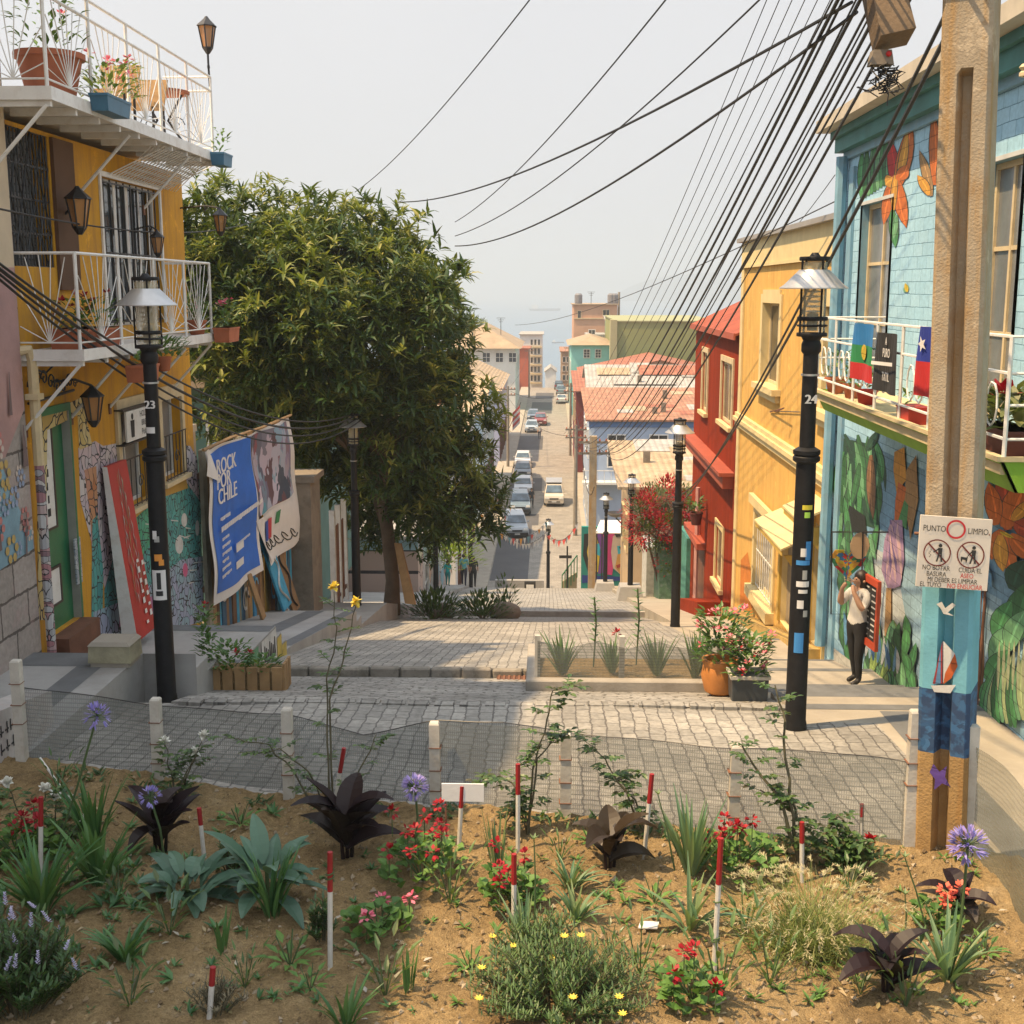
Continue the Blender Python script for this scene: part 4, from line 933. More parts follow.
# concrete gate pillar and wall pieces
M_OLDC = mat('old_concrete', (.24, .20, .155), .9, .3, 1.2, .4, 20, dirt=(.1, .08, .06), dirt_amt=.7)
t = empty('gate_pillar', (-6.2, 29.6, -7.7), 'weathered concrete gate pillar between board fence and lamp post', 'pillar'); mb = MB(); mb.box((-6.75, 29.0, -8.4), (-5.75, 30.2, -4.55), M_OLDC); mb.build('pillar_shaft', t); mb = MB(); mb.box((-6.85, 28.95, -4.55), (-5.65, 30.3, -4.4), M_OLDC); mb.build('pillar_cap', t)
mb = MB(); mb.box((-14, 22.0, -3.6), (-6.5, 22.25, -2.55), mat('tan_wall', (.42, .3, .19), .85, .2, 1.5, .2)); mb.box((-14, 21.9, -2.55), (-6.5, 22.35, -2.42), mat('tan_wall_cap', (.5, .4, .28), .85)); top(mb, 'garden_wall', 'tan plastered garden wall behind the banner and beside the mustard house', 'wall', None, (-10, 22, -3.6))
gh = empty('green_house', (-13, 45, -9), 'dark green house half hidden behind the tree', 'house'); mb = MB(); mb.box((-19, 41, -11), (-8.0, 50, -3.2), mat('green_wall', (.10, .2, .17), .85, .2, 1)); mb.build('wall', gh)
mb = MB(); mb.prism([(-19.3, 40.5, -3.2), (-7.7, 40.5, -3.2), (-13.5, 40.5, -2.0)], (0, 10, 0), M_TILE); mb.build('roof', gh)
mb = MB(); mb.box((-11.6, 40.94, -5.5), (-10.6, 40.99, -4.1), M_WHITE); wq = mb.build('window', gh); mb = MB(); mb.box((-11.5, 40.92, -5.4), (-10.7, 40.935, -4.2), M_GLASS); mb.build('pane', wq)
df = empty('dark_fence', (-6.2, 31.4, -8.2), 'dark brown upright board fence beside the lamp post under the tree', 'fence'); mb = MB()
for k in range(9): mb.box((-6.25, 30.25+k*.24, -8.6), (-6.2, 30.46+k*.24, -6.0-.04*k+rnd.uniform(-.05, .05)), bd[5])
mb.build('boards', df)
gt = empty('garden_gate', (-5.9, 33, -8.5), 'open white gate with tall bars in the shade of the tree', 'gate')
for k, y in enumerate((32.7, 33.6, 34.6)): mb = MB(); mb.box((-6.0, y, -8.9), (-5.85, y+.15, -5.9), M_WHITE); mb.build('gate_post', gt)
mb = MB()
for k in range(8): mb.tube([(-5.9, 32.9+.2*k, -8.7), (-5.9, 32.9+.2*k, -6.4)], .02, M_RUST, 4)
mb.box((-5.92, 32.8, -8.5), (-5.88, 34.6, -8.4), M_RUST); mb.build('gate_leaf', gt)
# ------------------------------------------------------------------ RIGHT: blue brick house
XR = 5.0
M_BBRK = brickmat('blue_brick', (.33, .57, .72), (.38, .62, .76), (.12, .25, .36), .42, .17, .006, 'YZ', .8, .6, .5, .16, .012, stain=(.27, .47, .6), dist=.012)
M_BTRIM = mat('blue_trim', (.20, .38, .50), .7, .2, 3, .2, dirt=(.3, .3, .3)); M_TEAL = mat('teal_cornice', (.05, .20, .19), .7, .25, 2, .3)
M_LIME = mat('lime_fascia', (.22, .42, .03), .7, .18, 2, .2, dirt=(.12, .2, .05)); M_PBAL = mat('balcony_floor', (.55, .45, .26), .8, .2, 3, .2)
M_WPALE = mat('window_white', (.55, .56, .54), .6, .15, 4)
YN, YF = 7.2, 21.7
HB = empty('blue_house', (XR, 15, -5.5), 'light blue brick house with jungle mural, green cornice and flagged balcony', 'house')
oW1 = opn(XR, 858, 206, 888, 400); oW1 = (oW1[0], oW1[1], -1.45, oW1[3]+.05)
oW2 = opn(XR, 981, 172, 1012, 420); oW2 = (oW2[0]-.1, oW2[1]+.1, -1.45, 1.42)
oS = opn(XR, 836, 510, 872, 640); oS = (18.6, 20.4, -5.15, -3.1)
oDk = (13.75, 14.35, -4.9, -3.3)
mb = MB(); facade(mb, XR, -1, YN, YF, -7.6, 2.5, [oW1, oW2, oS, oDk], .3, M_BBRK, M_BTRIM, 7); mb.build('wall', HB)
mb = MB(); mb.box((XR-.06, YN, 2.16), (XR-.002, YF+.05, 2.28), M_BTRIM); mb.box((XR-.2, YN, 2.28), (XR-.002, YF+.1, 2.6), M_TEAL); mb.box((XR-.28, YN, 2.5), (XR-.201, YF+.12, 2.62), M_TEAL)
mb.build('cornice', HB)
mb = MB(); mb.box((XR-.5, YN, 2.622), (XR+7.2, YF+.25, 2.82), mat('cream_gutter', (.52, .46, .36), .7, .2, 2)); mb.build('roof', HB)
mb = MB(); mb.tube([(XR-.12, 21.55, 2.2), (XR-.12, 21.55, -6.3)], .1, M_BTRIM, 8); mb.box((XR-.05, 21.0, -6.4), (XR-.002, 21.3, 2.0), M_BTRIM); mb.build('drain_pipe', HB)
for o, nm in ((oW1, 'tall white balcony window at the far end'), (oW2, None)):
    wq = window(HB, XR, -1, o, .22, M_CREAM, mat('pale_pane', (.2, .21, .21), .12, .3, 1.5), 2, 3, .07, M_CURT)
    mb = MB(); a, b, c, d = o
    for y0, y1, z0, z1 in ((a-.05, a, c, d), (b, b+.05, c, d), (a-.05, b+.05, d, d+.05)): mb.box((XR-.02, y0, z0), (XR-.002, y1, z1), M_WPALE); mb.build('window_surround', wq)
# balcony: slab, lime fascia, rail
YB0, YB1, XO = 10.95, 18.75, 3.98
mb = MB(); mb.box((XO+.03, YB0+.03, -1.62), (XR-.002, YB1-.03, -1.5), M_PBAL); bal = mb.build('balcony', HB)
mb = MB(); mb.prism([(XO, YB0, -1.47), (XO, YB1, -1.47), (XO+.16, YB1, -1.78), (XO+.16, YB0, -1.78)], (.03, 0, 0), M_LIME); mb.prism([(XO, YB0, -1.47), (XR-.002, YB0, -1.47), (XR-.002, YB0, -1.78), (XO+.16, YB0, -1.78)], (0, .028, 0), M_LIME)
mb.prism([(XO, YB1, -1.47), (XR-.002, YB1, -1.47), (XR-.002, YB1, -1.78), (XO+.16, YB1, -1.78)], (0, -.028, 0), M_LIME); mb.box((XO-.02, YB0-.02, -1.5), (XO+.06, YB1+.02, -1.455), M_PBAL); mb.box((XO+.061, YB0-.02, -1.5), (XR-.003, YB0+.02, -1.455), M_PBAL); mb.build('fascia', bal)
mb = MB()
ys = [YB0+(YB1-YB0)*k/7 for k in range(8)]
for y in ys: mb.tube([(XO+.04, y, -1.46), (XO+.04, y, -.4)], .02, M_WHITE, 6)
for z in (-.4, -.72, -1.3): mb.tube([(XO+.04, YB0, z), (XO+.04, YB1, z)], .016, M_WHITE, 5)
for y in (YB0, YB1):
    for z in (-.4, -.72, -1.0, -1.3): mb.tube([(XO+.04, y, z), (XR, y, z)], .014, M_WHITE, 5)
for a, b in zip(ys, ys[1:]):
    for q in (.35, .65):
        c = V((XO+.04, a+(b-a)*q, -1.02)); mb.tube([c+V((0, .14*math.cos(t*.66), .2*math.sin(t*.66))) for t in range(11)], .011, M_WHITE, 5)
mb.build('railing', bal)
# service hatch with board shutters and dark bars
mb = MB(); a, b, c, d = oDk
for i in range(7): y = a+(b-a)*i/6; mb.tube([(XR-.05, y, c), (XR-.05, y, d)], .015, M_RUST, 5)
mb.box((XR+.05, a, c), (XR+.08, b, d), mat('dark_door', (.06, .035, .02), .8)); mb.build('barred_door', HB)
mb = MB(); a, b, c, d = oS
mb.box((XR+.2, a+.002, c), (XR+.24, b-.002, d), mat('hatch_dark', (.03, .05, .04), .8)); mb.build('serving_hatch', HB)
# chalk board leaning on hatch
cb = empty('menu_board', (4.7, 17.4, -5.5), 'red framed menu board on the mural wall behind the woman', 'menu board')
k0, k1 = onX(864, 600, 4.72), onX(880, 640, 4.9)
mb = MB(); A, B_ = onY(864, 610, 17.35), onY(880, 615, 16.75)
def mbq(u0, u1, z0, z1, d, m, mbx):
    p, q = A.lerp(B_, u0), A.lerp(B_, u1); n = (B_-A).cross(V((0, 0, 1))).normalized()*(-1)
    n = n if n.x < 0 else -n
    mbx.prism([(p.x, p.y, z0), (q.x, q.y, z0), (q.x, q.y, z1), (p.x, p.y, z1)], n*d, m)
zt, zb = onY(870, 577, 17.05).z, onY(872, 646, 17.05).z
for u0, u1, z0, z1 in ((0, .09, zb, zt), (.91, 1, zb, zt), (.09, .91, zt-.1, zt), (.09, .91, zb, zb+.1)): mbq(u0, u1, z0, z1, .05, mat('frame_red', (.45, .06, .02), .6), mb)
mb.build('board_frame', cb); mb = MB(); mbq(.09, .91, zb+.1, zt-.1, .02, mat('slate', (.03, .03, .03), .8, .4, 3), mb); mb.build('slate', cb)
mb = MB()
for k in range(9):
    for j in range(2): mbq(.16+.38*j, .16+.38*j+rnd.uniform(.15, .32), zt-.18-.085*k, zt-.16-.085*k, .024, P_WHT, mb)
mb.build('chalk_writing', cb)
# jungle mural
MU = MB(); lay[0] = 0
mr = lambda px, m: mural(MU, XR, -1, px, m)
G1, G2, G3, G4 = paint((.04, .16, .06)), paint((.07, .28, .10)), paint((.16, .40, .20)), paint((.02, .08, .05))
O1, O2, O3, RD = paint((.62, .16, .03)), paint((.70, .34, .05)), paint((.45, .07, .03)), paint((.5, .03, .03))
SKYB, DBL, LBL, WHT = paint((.12, .32, .55)), paint((.03, .14, .32)), paint((.35, .55, .68)), paint((.6, .66, .68))
BR1, BR2, LIL, PUR2 = paint((.25, .13, .06)), paint((.40, .24, .10)), paint((.40, .26, .42)), paint((.18, .12, .3))
PKL = paint((.6, .4, .42)); YLW = paint((.7, .5, .04))
OUTL = paint((.03, .06, .05)); HI = {}
def blade(a, b, w, m, bend=0):
    """tapered painted leaf from a to b in picture coordinates"""
    a, b = V((a[0], a[1], 0)), V((b[0], b[1], 0)); d = b-a; n = V((-d.y, d.x, 0)).normalized(); L = []; Rr = []
    for k in range(7):
        t = k/6; p = a.lerp(b, t)+n*bend*math.sin(math.pi*t); ww = w*.5*math.sin(math.pi*min(1, .08+t*.92))**.8
        L.append((p+n*ww)[:2]); Rr.append((p-n*ww)[:2])
    if w > 5.5:
        k_ = 1+1.6/w; mr([((p[0]-q[0])*k_/2+(p[0]+q[0])/2, (p[1]-q[1])*k_/2+(p[1]+q[1])/2) for p, q in zip(L, Rr)]+[((q[0]-p[0])*k_/2+(p[0]+q[0])/2, (q[1]-p[1])*k_/2+(p[1]+q[1])/2) for p, q in zip(L, Rr)][::-1], OUTL)
    mr(L+Rr[::-1], m)
    if w > 5:
        hi = HI.get(m.name) or HI.setdefault(m.name, paint(mul(m['c'], 1.6) if 'c' in m else (.3, .4, .2)))
        mr([((p[0]*.62+q[0]*.38), (p[1]*.62+q[1]*.38)) for p, q in zip(L[1:], Rr[1:])]+[((p[0]*.5+q[0]*.5), (p[1]*.5+q[1]*.5)) for p, q in zip(L[1:], Rr[1:])][::-1], hi)
# lower wall: sky-blue ground, sunlit reach below the balcony's shadow painted paler
mr([(836, 430), (925, 470), (925, 640), (880, 660), (838, 640)], paint((.18, .36, .52)))
mr([(880, 530), (925, 540), (925, 700), (872, 660)], LBL); mr([(870, 545), (896, 560), (910, 640), (885, 650)], WHT)
mr([(988, 480), (1040, 490), (1040, 640), (988, 630)], paint((.2, .38, .54))); mr([(984, 590), (1002, 600), (998, 700), (985, 700)], LBL)
# palm at the far end
mr([(842, 438), (880, 446), (880, 530), (846, 520)], G4)
for k in range(46):
    x = 850+rnd.uniform(-8, 28); y = 432+rnd.uniform(0, 45); blade((x, y), (x+rnd.uniform(-10, 10), y+rnd.uniform(28, 60)), rnd.uniform(3.5, 6.5), (G1, G4, G2, G1, G3)[k % 5], rnd.uniform(-4, 4))
mr([(850, 505), (866, 516), (868, 535), (846, 530)], paint((.01, .015, .015)))
blade((872, 455), (874, 520), 9, BR1, 1); blade((868, 450), (880, 430), 7, G4)
for k in range(16):
    x = 842+rnd.uniform(0, 8); y = 505+k*8; blade((x, y), (x+rnd.uniform(-2, 8), y+rnd.uniform(28, 44)), 6, (G2, G3, G1)[k % 3], 2)
for k in range(14):
    x = 872+rnd.uniform(-2, 8); y = 525+k*9; blade((x, y), (x+rnd.uniform(-6, 8), y+rnd.uniform(26, 42)), 6, (G2, G3, G1, G3)[k % 4], 2)
# hummingbird and hanging flower
mr([(896, 452), (906, 447), (908, 480), (898, 492), (895, 470)], O2); mr([(908, 470), (918, 455), (920, 500), (912, 540), (906, 500)], BR2); mr([(900, 482), (908, 488), (903, 520), (896, 522), (897, 500)], O1); mr([(906, 500), (910, 505), (908, 530), (900, 520)], G2)
mr([(893, 520), (904, 520), (906, 560), (902, 586), (890, 590), (883, 570), (886, 540)], LIL)
for k in range(12): blade((894+rnd.uniform(-3, 6), 518+rnd.uniform(0, 12)), (886+k*1.6, 562+rnd.uniform(0, 25)), 3.2, (PUR2, PKL, LIL, PKL)[k % 4], 0)
mr([(888, 588), (893, 588), (893, 640), (895, 700), (889, 696), (886, 630)], BR2); mr([(888, 640), (893, 640), (896, 700), (889, 698)], BR1)
# big leaves along the foot
for k in range(44):
    x = rnd.uniform(870, 918); y = rnd.uniform(630, 690); blade((x, y+14), (x+rnd.uniform(-8, 8), y-16), rnd.uniform(6, 10), (G2, G3, G1, paint((.3, .45, .12)))[k % 4], rnd.uniform(-3, 3))
for k in range(14): blade((848+k*4, 645+k*2.2), (846+k*4+rnd.uniform(-3, 5), 610+k*3), 4, (SKYB, WHT, LBL, DBL)[k % 4], 1)
mr([(836, 648), (884, 684), (884, 702), (836, 664)], paint((.5, .5, .46)))
# lobster-claw flower on the right
for a, b, w_, m in (((1012, 530), (1004, 470), 22, O3), ((1008, 528), (1030, 478), 26, O1), ((1000, 525), (992, 482), 17, O1), ((1006, 530), (995, 560), 18, O1), ((1010, 535), (1018, 580), 15, O1), ((1004, 535), (1007, 572), 15, O2), ((1018, 525), (1045, 530), 20, O3), ((1014, 535), (1040, 560), 18, O1), ((1016, 520), (1034, 500), 12, O2)): blade(a, b, w_, m, 1)
blade((1004, 532), (1018, 538), 4, YLW)
for a, b, w_, m in (((1016, 590), (1030, 560), 22, G4), ((1020, 640), (1034, 580), 30, G1), ((1000, 640), (1016, 600), 20, G2), ((995, 660), (1020, 625), 20, G3), ((990, 680), (1014, 650), 16, G2), ((1012, 650), (1030, 610), 20, G3), ((985, 700), (1004, 680), 14, G2)): blade(a, b, w_, m, -3)
for k in range(11): blade((986+k*4.2, 722+rnd.uniform(-3, 8)), (998+k*3.0, 655+rnd.uniform(-6, 14)), 8, (G2, G3, paint((.4, .5, .25)), G1)[k % 4], -3)
for k in range(6): blade((1002+k*5, 690), (1004+k*5, 640), 3, paint((.45, .5, .3)))
mr([(984, 545), (988, 600), (984, 640), (981, 600)], SKYB); mr([(990, 560), (996, 575), (996, 590), (988, 570)], SKYB)
MU.build('jungle_mural', HB); MU = MB(); lay[0] = 0
# upper flowers under the cornice
for k in range(9): blade((862+k*3.2, 200-k*2), (866+k*3.2+rnd.uniform(-3, 3), 148-k*3), 6, (G2, G1, G3)[k % 3], rnd.uniform(-2, 2))
for a, b, w_, m in (((896, 190), (890, 138), 12, RD), ((897, 190), (912, 122), 15, O1), ((898, 184), (908, 130), 8, O2), ((896, 175), (884, 225), 12, O1), ((897, 178), (907, 228), 13, O1), ((895, 180), (886, 185), 14, O2), ((897, 172), (894, 215), 6, O2), ((898, 180), (908, 165), 12, O1)): blade(a, b, w_, m, 1)
blade((893, 210), (896, 248), 9, G2); blade((897, 215), (894, 240), 6, G3)
for a, b, w_, m in (((932, 196), (920, 150), 9, BR2), ((936, 185), (934, 112), 12, O1), ((940, 190), (950, 130), 14, O3), ((930, 195), (918, 175), 9, O2)): blade(a, b, w_, m, 1)
MU.build('flower_mural', HB); MU = MB(); blade((905, 292), (909, 285), 5, G3); blade((908, 292), (906, 283), 4, YLW); MU.build('blossom_mural', HB)
# patchwork heart
hs_ = empty('heart_sign', (4.7, 18.4, -4.0), 'patchwork heart sign in a thin black frame hanging over the serving hatch', 'sign')
mb = MB(); q4 = [onY(*q, 17.9) for q in ((832, 532), (863, 532), (861, 614), (831, 614))]; mb.tube(q4+[q4[0]], .012, M_BLACK, 4); mb.tube([q4[1], (XR-.01, q4[1].y, q4[1].z)], .012, M_BLACK, 4); mb.build('frame', hs_)
hc = [paint(c, 'heart_%d' % i) if False else mat('heart_%d' % i, c, .6, .15, 6) for i, c in enumerate(((.5, .03, .03), (.6, .42, .03), (.04, .22, .1), (.05, .2, .4), (.6, .3, .04)))]
mb = MB(); cen = onY(848, 562, 17.95); nr = 14
def hpt(t, r): return (cen.x+r*.0165*16*math.sin(t)**3, 17.95, cen.z+r*.0165*(13*math.cos(t)-5*math.cos(2*t)-2*math.cos(3*t)-math.cos(4*t)))
for j in range(4):
    for k in range(nr): t0, t1 = 6.283*(k+.5*(j % 2))/nr, 6.283*(k+1+.5*(j % 2))/nr; mb.prism([hpt(t0, (j+.02)/4), hpt(t1, (j+.02)/4), hpt(t1, (j+1)/4), hpt(t0, (j+1)/4)], (0, .02, 0), hc[(k*2+j*3) % 5])
mb.build('heart', hs_)
mb = MB(); c2 = onY(860, 546, 17.9); mb.prism([(c2.x+.14*math.cos(k*.5), 17.9, c2.z+.2*math.sin(k*.5)) for k in range(12)], (0, .02, 0), mat('mask_tan', (.55, .38, .22))); mb.build('tan_disc', hs_)
hp = [(845+17*(math.sin(t)**3)*.9, 545-1.15*(13*math.cos(t)-5*math.cos(2*t)-2*math.cos(3*t)-math.cos(4*t))) for t in [i*.314 for i in range(20)]]
# things on the balcony
def flag(name, label, y0, y1, z0, z1, bands, extra=None, cat='flag', group=None):
    t = empty(name, (XO-.01, (y0+y1)/2, z0), label, cat, group)
    n = 10
    def fp(u, v, d=0): y = y1+(y0-y1)*u; return (XO+.005-.03*math.sin(u*7+v*2)-.012-d, y+.05*v*(.5-u), z1+(z0-z1)*v)
    mb = MB()
    for v0, v1, m in bands:
        for i in range(n):
            a, b = i/n, (i+1)/n; mb.add([fp(a, v0), fp(b, v0), fp(b, v1), fp(a, v1)], [(0, 1, 2, 3)], m)
    mb.build('cloth', t)
    if extra: extra(t, fp)
    return t
fb, fg, fr, fw_ = mat('flag_blue2', (.02, .18, .45), .7), mat('flag_green', (.02, .22, .07), .7), mat('flag_red2', (.5, .02, .02), .7), M_BWH
def ex1(t, fp):
    mb = MB(); mb.poly([fp(.5+.1*math.cos(k*.63), .5+.14*math.sin(k*.63), .02) for k in range(10)], YLW); mb.build('emblem', t)
flag('flag', 'blue, green and red flag with yellow emblem hung over the blue house balcony rail', 15.35, 16.4, -1.14, -.42, [(0, .38, fb), (.38, .7, fg), (.7, 1, fr)], ex1)
def ex2(t, fp):
    mb = MB()
    for k, (s, v) in enumerate((('A', .14), ('PURO', .34), ('TXTIL', .74))):
        p = V(fp(.5, v, .035)); letters(mb, s, p, (0, -1, 0), (0, 0, 1), .15 if k else .13, M_BWH, 'CENTER', .8, 1)
    p = [fp(.02, .5, .03), fp(.98, .46, .03), fp(.98, .52, .03), fp(.02, .56, .03)]; mb.poly(p, M_BWH); mb.build('lettering', t)
flag('cloth_sign', 'black cloth with white letters hung beside the tricolour flag on balcony', 14.3, 15.25, -1.2, -.5, [(0, 1, mat('black_cloth', (.02, .02, .022), .85))], ex2, 'cloth sign')
def ex3(t, fp):
    mb = MB(); mb.poly([fp(.28+(.12 if k % 2 else .05)*math.cos(k*.628), .25+(.12 if k % 2 else .05)*math.sin(k*.628), .02) for k in range(10)], M_BWH); mb.build('emblem', t)
flag('flag', 'blue, white and red flag on the balcony half behind the concrete pole', 12.75, 13.5, -1.12, -.38, [(0, .5, mat('flag_navy', (.02, .04, .3), .7)), (.5, 1, fr)], ex3)
BG = 'plant pots on the blue house balcony'
potplant('potted_plant', 'red box pot on blue house balcony floor left of the concrete pole', (4.15, 14.2, -1.5), .22, .2, mat('red_pot', (.45, .03, .02), .5), box=True, ln=.45, group=BG, n=14, ph=.15)
potplant('potted_plant', 'red pot on the balcony floor below the tricolour flag', (4.2, 16.5, -1.5), .28, .2, mat('red_pot', (.45, .03, .02), .5), group=BG, n=26, ph=.25)
potplant('potted_plant', 'orange pot at the far corner of blue house balcony', (4.2, 18.3, -1.5), .3, .24, M_TERRA, group=BG, n=40, ph=.35)
potplant('potted_plant', 'reddish pot with small plant near the far end of that balcony', (4.25, 17.5, -1.5), .26, .2, M_TERRA, group=BG, n=30, ph=.25)
potplant('potted_plant', 'dark box of spiky plants on balcony right of the concrete pole', (4.3, 11.7, -1.5), .3, .24, mat('dark_pot', (.12, .03, .025), .6), box=True, ln=.9, group=BG, n=110, ph=.3, spread=.25, L=.3, leafm=leafmat('spiky', [(.05, .09, .03), (.12, .14, .05), (.2, .2, .08)], .5, .2), fl=LM_RED, nf=2)
# guy wire, street lamp arm and insulators on the wall at the right edge
t = empty('wall_bracket', (4.9, 12.3, 1.6), 'rusty bracket with white insulators on blue wall right of the concrete pole', 'bracket'); mb = MB()
mb.tube([(XR, 12.0, 1.5), (4.6, 11.9, 1.75), (4.4, 12.2, 2.0)], .025, M_RUST, 6); mb.build('arm', t)
for k, p in enumerate(((4.42, 12.2, 2.02), (4.6, 11.9, 1.78), (4.95, 11.95, .9), (4.95, 11.85, .55))):
    mb = MB(); mb.lathe([(.02, -.06), (.05, -.05), (.05, -.02), (.03, 0), (.055, .03), (.03, .06)], p, M_CREAM, 8); mb.build('insulator', t)

# ------------------------------------------------------------------ RIGHT: yellow house
M_YELR = mat('yellow_stucco', (.66, .40, .10), .9, .16, 1.2, .5, 22, dirt=(.55, .22, .04), dirt_amt=.35, streak=(.5, .27, .06))
M_YTRIM = mat('cream_trim', (.66, .53, .27), .8, .14, 2, .2)
HY = empty('yellow_house', (XR, 27, -7.5), 'two storey yellow house with cream bands between the red house and blue house', 'house')
oY1 = opn(XR, 763, 303, 780, 386); oY2 = opn(XR, 827, 312, 836, 395); oY2 = (21.95, 22.75, oY1[2], oY1[3])
oY3 = opn(XR, 755, 520, 774, 600); oY4 = opn(XR, 781, 545, 806, 640); oY5 = (21.95, 22.9, -6.6, -4.3)
mb = MB(); facade(mb, XR, -1, 21.72, 32.75, -10.5, 1.2, [oY1, oY2, oY3, oY4, oY5], .3, M_YELR, M_YTRIM, 6); mb.build('wall', HY)
mb = MB(); mb.box((XR-.05, 21.72, .62), (XR-.002, 32.8, 1.2), M_YTRIM); mb.box((XR-.18, 21.7, 1.2), (XR+6.2, 32.9, 1.3), mat('flashing_grey', (.28, .27, .26), .6)); mb.box((XR-.07, 21.72, .55), (XR-.051, 32.8, .62), M_YTRIM); mb.build('cornice', HY)
mb = MB(); za = onX(745, 427, XR).z; zb_ = onX(830, 470, XR).z; zm = (za+zb_)/2
mb.box((XR-.10, 21.72, zm-.2), (XR-.002, 32.8, zm+.14), M_YTRIM); mb.box((XR-.16, 21.72, zm-.06), (XR-.101, 32.8, zm+.04), M_YTRIM); mb.box((XR-.05, 32.35, -10), (XR-.003, 32.74, .55), M_YTRIM); mb.box((XR-.05, 21.73, -7), (XR-.003, 21.9, .55), M_YTRIM); mb.build('band', HY)
for o in (oY1, oY2):
    wq = window(HY, XR, -1, o, .25, M_CREAM, None, 2, 1, .07, None); a, b, c, d = o; mb = MB()
    for y0, y1, z0, z1 in ((a-.2, a, c, d+.2), (b, b+.25, c, d+.2), (a, b, d, d+.3)): mb.box((XR-.045, y0, z0), (XR-.002, y1, z1), M_YTRIM)
    mb.build('window_surround', wq); mb = MB(); mb.box((XR-.2, a-.3, c-.14), (XR+.1, b+.3, c-.002), M_YTRIM); mb.box((XR-.1, a-.2, c-.3), (XR-.002, b+.2, c-.141), M_YTRIM); mb.build('sill', wq)
wq = window(HY, XR, -1, oY3, .25, M_YTRIM, mat('shutter_grey', (.3, .27, .22), .8, .3, 3), 2, 1, .07, None, bars=(9, M_WHITE)); a, b, c, d = oY3; mb = MB()
for y0, y1, z0, z1 in ((a-.2, a, c-.2, d+.2), (b, b+.2, c-.2, d+.2), (a, b, d, d+.35)): mb.box((XR-.05, y0, z0), (XR-.002, y1, z1), M_YTRIM)
mb.box((XR-.16, a-.3, d+.2), (XR-.051, b+.3, d+.42), M_YTRIM); mb.box((XR-.2, a-.25, c-.25), (XR+.1, b+.25, c-.003), M_YTRIM); mb.build('window_surround', wq)
M_YD = mat('yellow_wood', (.55, .36, .07), .7, .2, 3)
for o in (oY4, oY5):
    a, b, c, d = o; D = None; mb = MB(); mb.box((XR+.12, a, c), (XR+.16, b, d), planks('old_door', (.30, .24, .16), 'Y', .2, .3)); D = mb.build('door', HY)
    mb = MB(); mb.box((XR-.06, a-.16, c), (XR-.002, a, d+.1), M_YD); mb.box((XR-.06, b, c), (XR-.002, b+.16, d+.1), M_YD); mb.build('door_frame', D)
    mb = MB(); mb.prism([(XR-.55, a-.25, d+.12), (XR-.55, b+.3, d+.12), (XR-.55, b+.3, d+.22), (XR-.55, a-.25, d+.22)], (.02, 0, 0), M_YD)
    mb.prism([(XR-.57, a-.28, d+.225), (XR-.57, b+.33, d+.225), (XR-.003, b+.33, d+.48), (XR-.003, a-.28, d+.48)], (0, 0, .04), M_YTRIM)
    for y in (a-.2, b+.16): mb.prism([(XR-.5, y, d+.12), (XR-.003, y, d+.12), (XR-.003, y, d-.35), (XR-.2, y, d-.28)], (0, .06, 0), M_YD)
    mb.build('door_canopy', HY)
mb = MB(); mb.prism([(XR-.32, 21.8, -7.3), (XR-.32, 32.7, -9.6), (XR-.32, 32.7, -8.5), (XR-.32, 26.6, -7.35), (XR-.32, 21.8, -6.45)], (.318, 0, 0), mat('stone_plinth', (.50, .33, .1), .9, .35, 3, .6, 10, dirt=(.6, .5, .35))); mb.build('plinth', HY)
P_OR = mat('orange_stain', (.55, .18, .02), .9, .25, 3)
mb = MB(); surf(mb, XR, -1, pz(XR, [(741, 560), (748, 552), (754, 590), (752, 615), (740, 605)]), P_OR, .006); mb.build('worn_patch', HY)
mb = MB(); mb.tube([onX(770, 412, XR-.02), onX(784, 408, XR-.2), onX(776, 412, XR-.3)], .014, M_RUST, 4); mb.tube([onX(800, 412, XR-.03), onX(770, 411, XR-.03)], .01, M_BLACK, 4); mb.build('wire_bracket', HY)

# ------------------------------------------------------------------ RIGHT: red house
M_REDH = planks('red_cladding', (.27, .03, .006), 'Y', .3, .14, .85, .03, .25, spec=.12); M_REDT = mat('red_trim', (.36, .075, .035), .7, .15, 3); M_ROOFR = corrug('red_roof', (.32, .06, .02), 'Y', .2)
HR = empty('red_house', (XR, 37.5, -9.5), 'tall deep red house with red tin roof beside the yellow house', 'house')
oR1 = opn(XR, 722, 362, 733, 424); oR2 = opn(XR, 703, 352, 708, 412); oR3 = opn(XR, 716, 527, 723, 585); oR4 = opn(XR, 692, 540, 704, 610)
mb = MB(); facade(mb, XR, -1, 32.76, 42.9, -13, -1.2, [oR1, oR2, oR3, oR4], .2, M_REDH, M_REDT, 6); mb.build('wall', HR)
mb = MB(); mb.prism([(XR-.15, 32.77, -1.2), (XR-.15, 43.1, -1.2), (XR+2.2, 43.1, -.1), (XR+2.2, 32.77, -.1)], (0, 0, .06), M_ROOFR); mb.prism([(XR+2.2, 32.77, -.1), (XR+2.2, 43.1, -.1), (XR+6.3, 43.1, -1.1), (XR+6.3, 32.77, -1.1)], (0, 0, .06), M_ROOFR)
mb.box((XR-.2, 32.77, -1.3), (XR-.152, 43.1, -1.12), M_REDT); mb.prism([(XR, 32.78, -1.2), (XR+4.4, 32.78, -1.2), (XR+2.2, 32.78, -.1)], (0, .05, 0), M_REDH); mb.build('roof', HR)
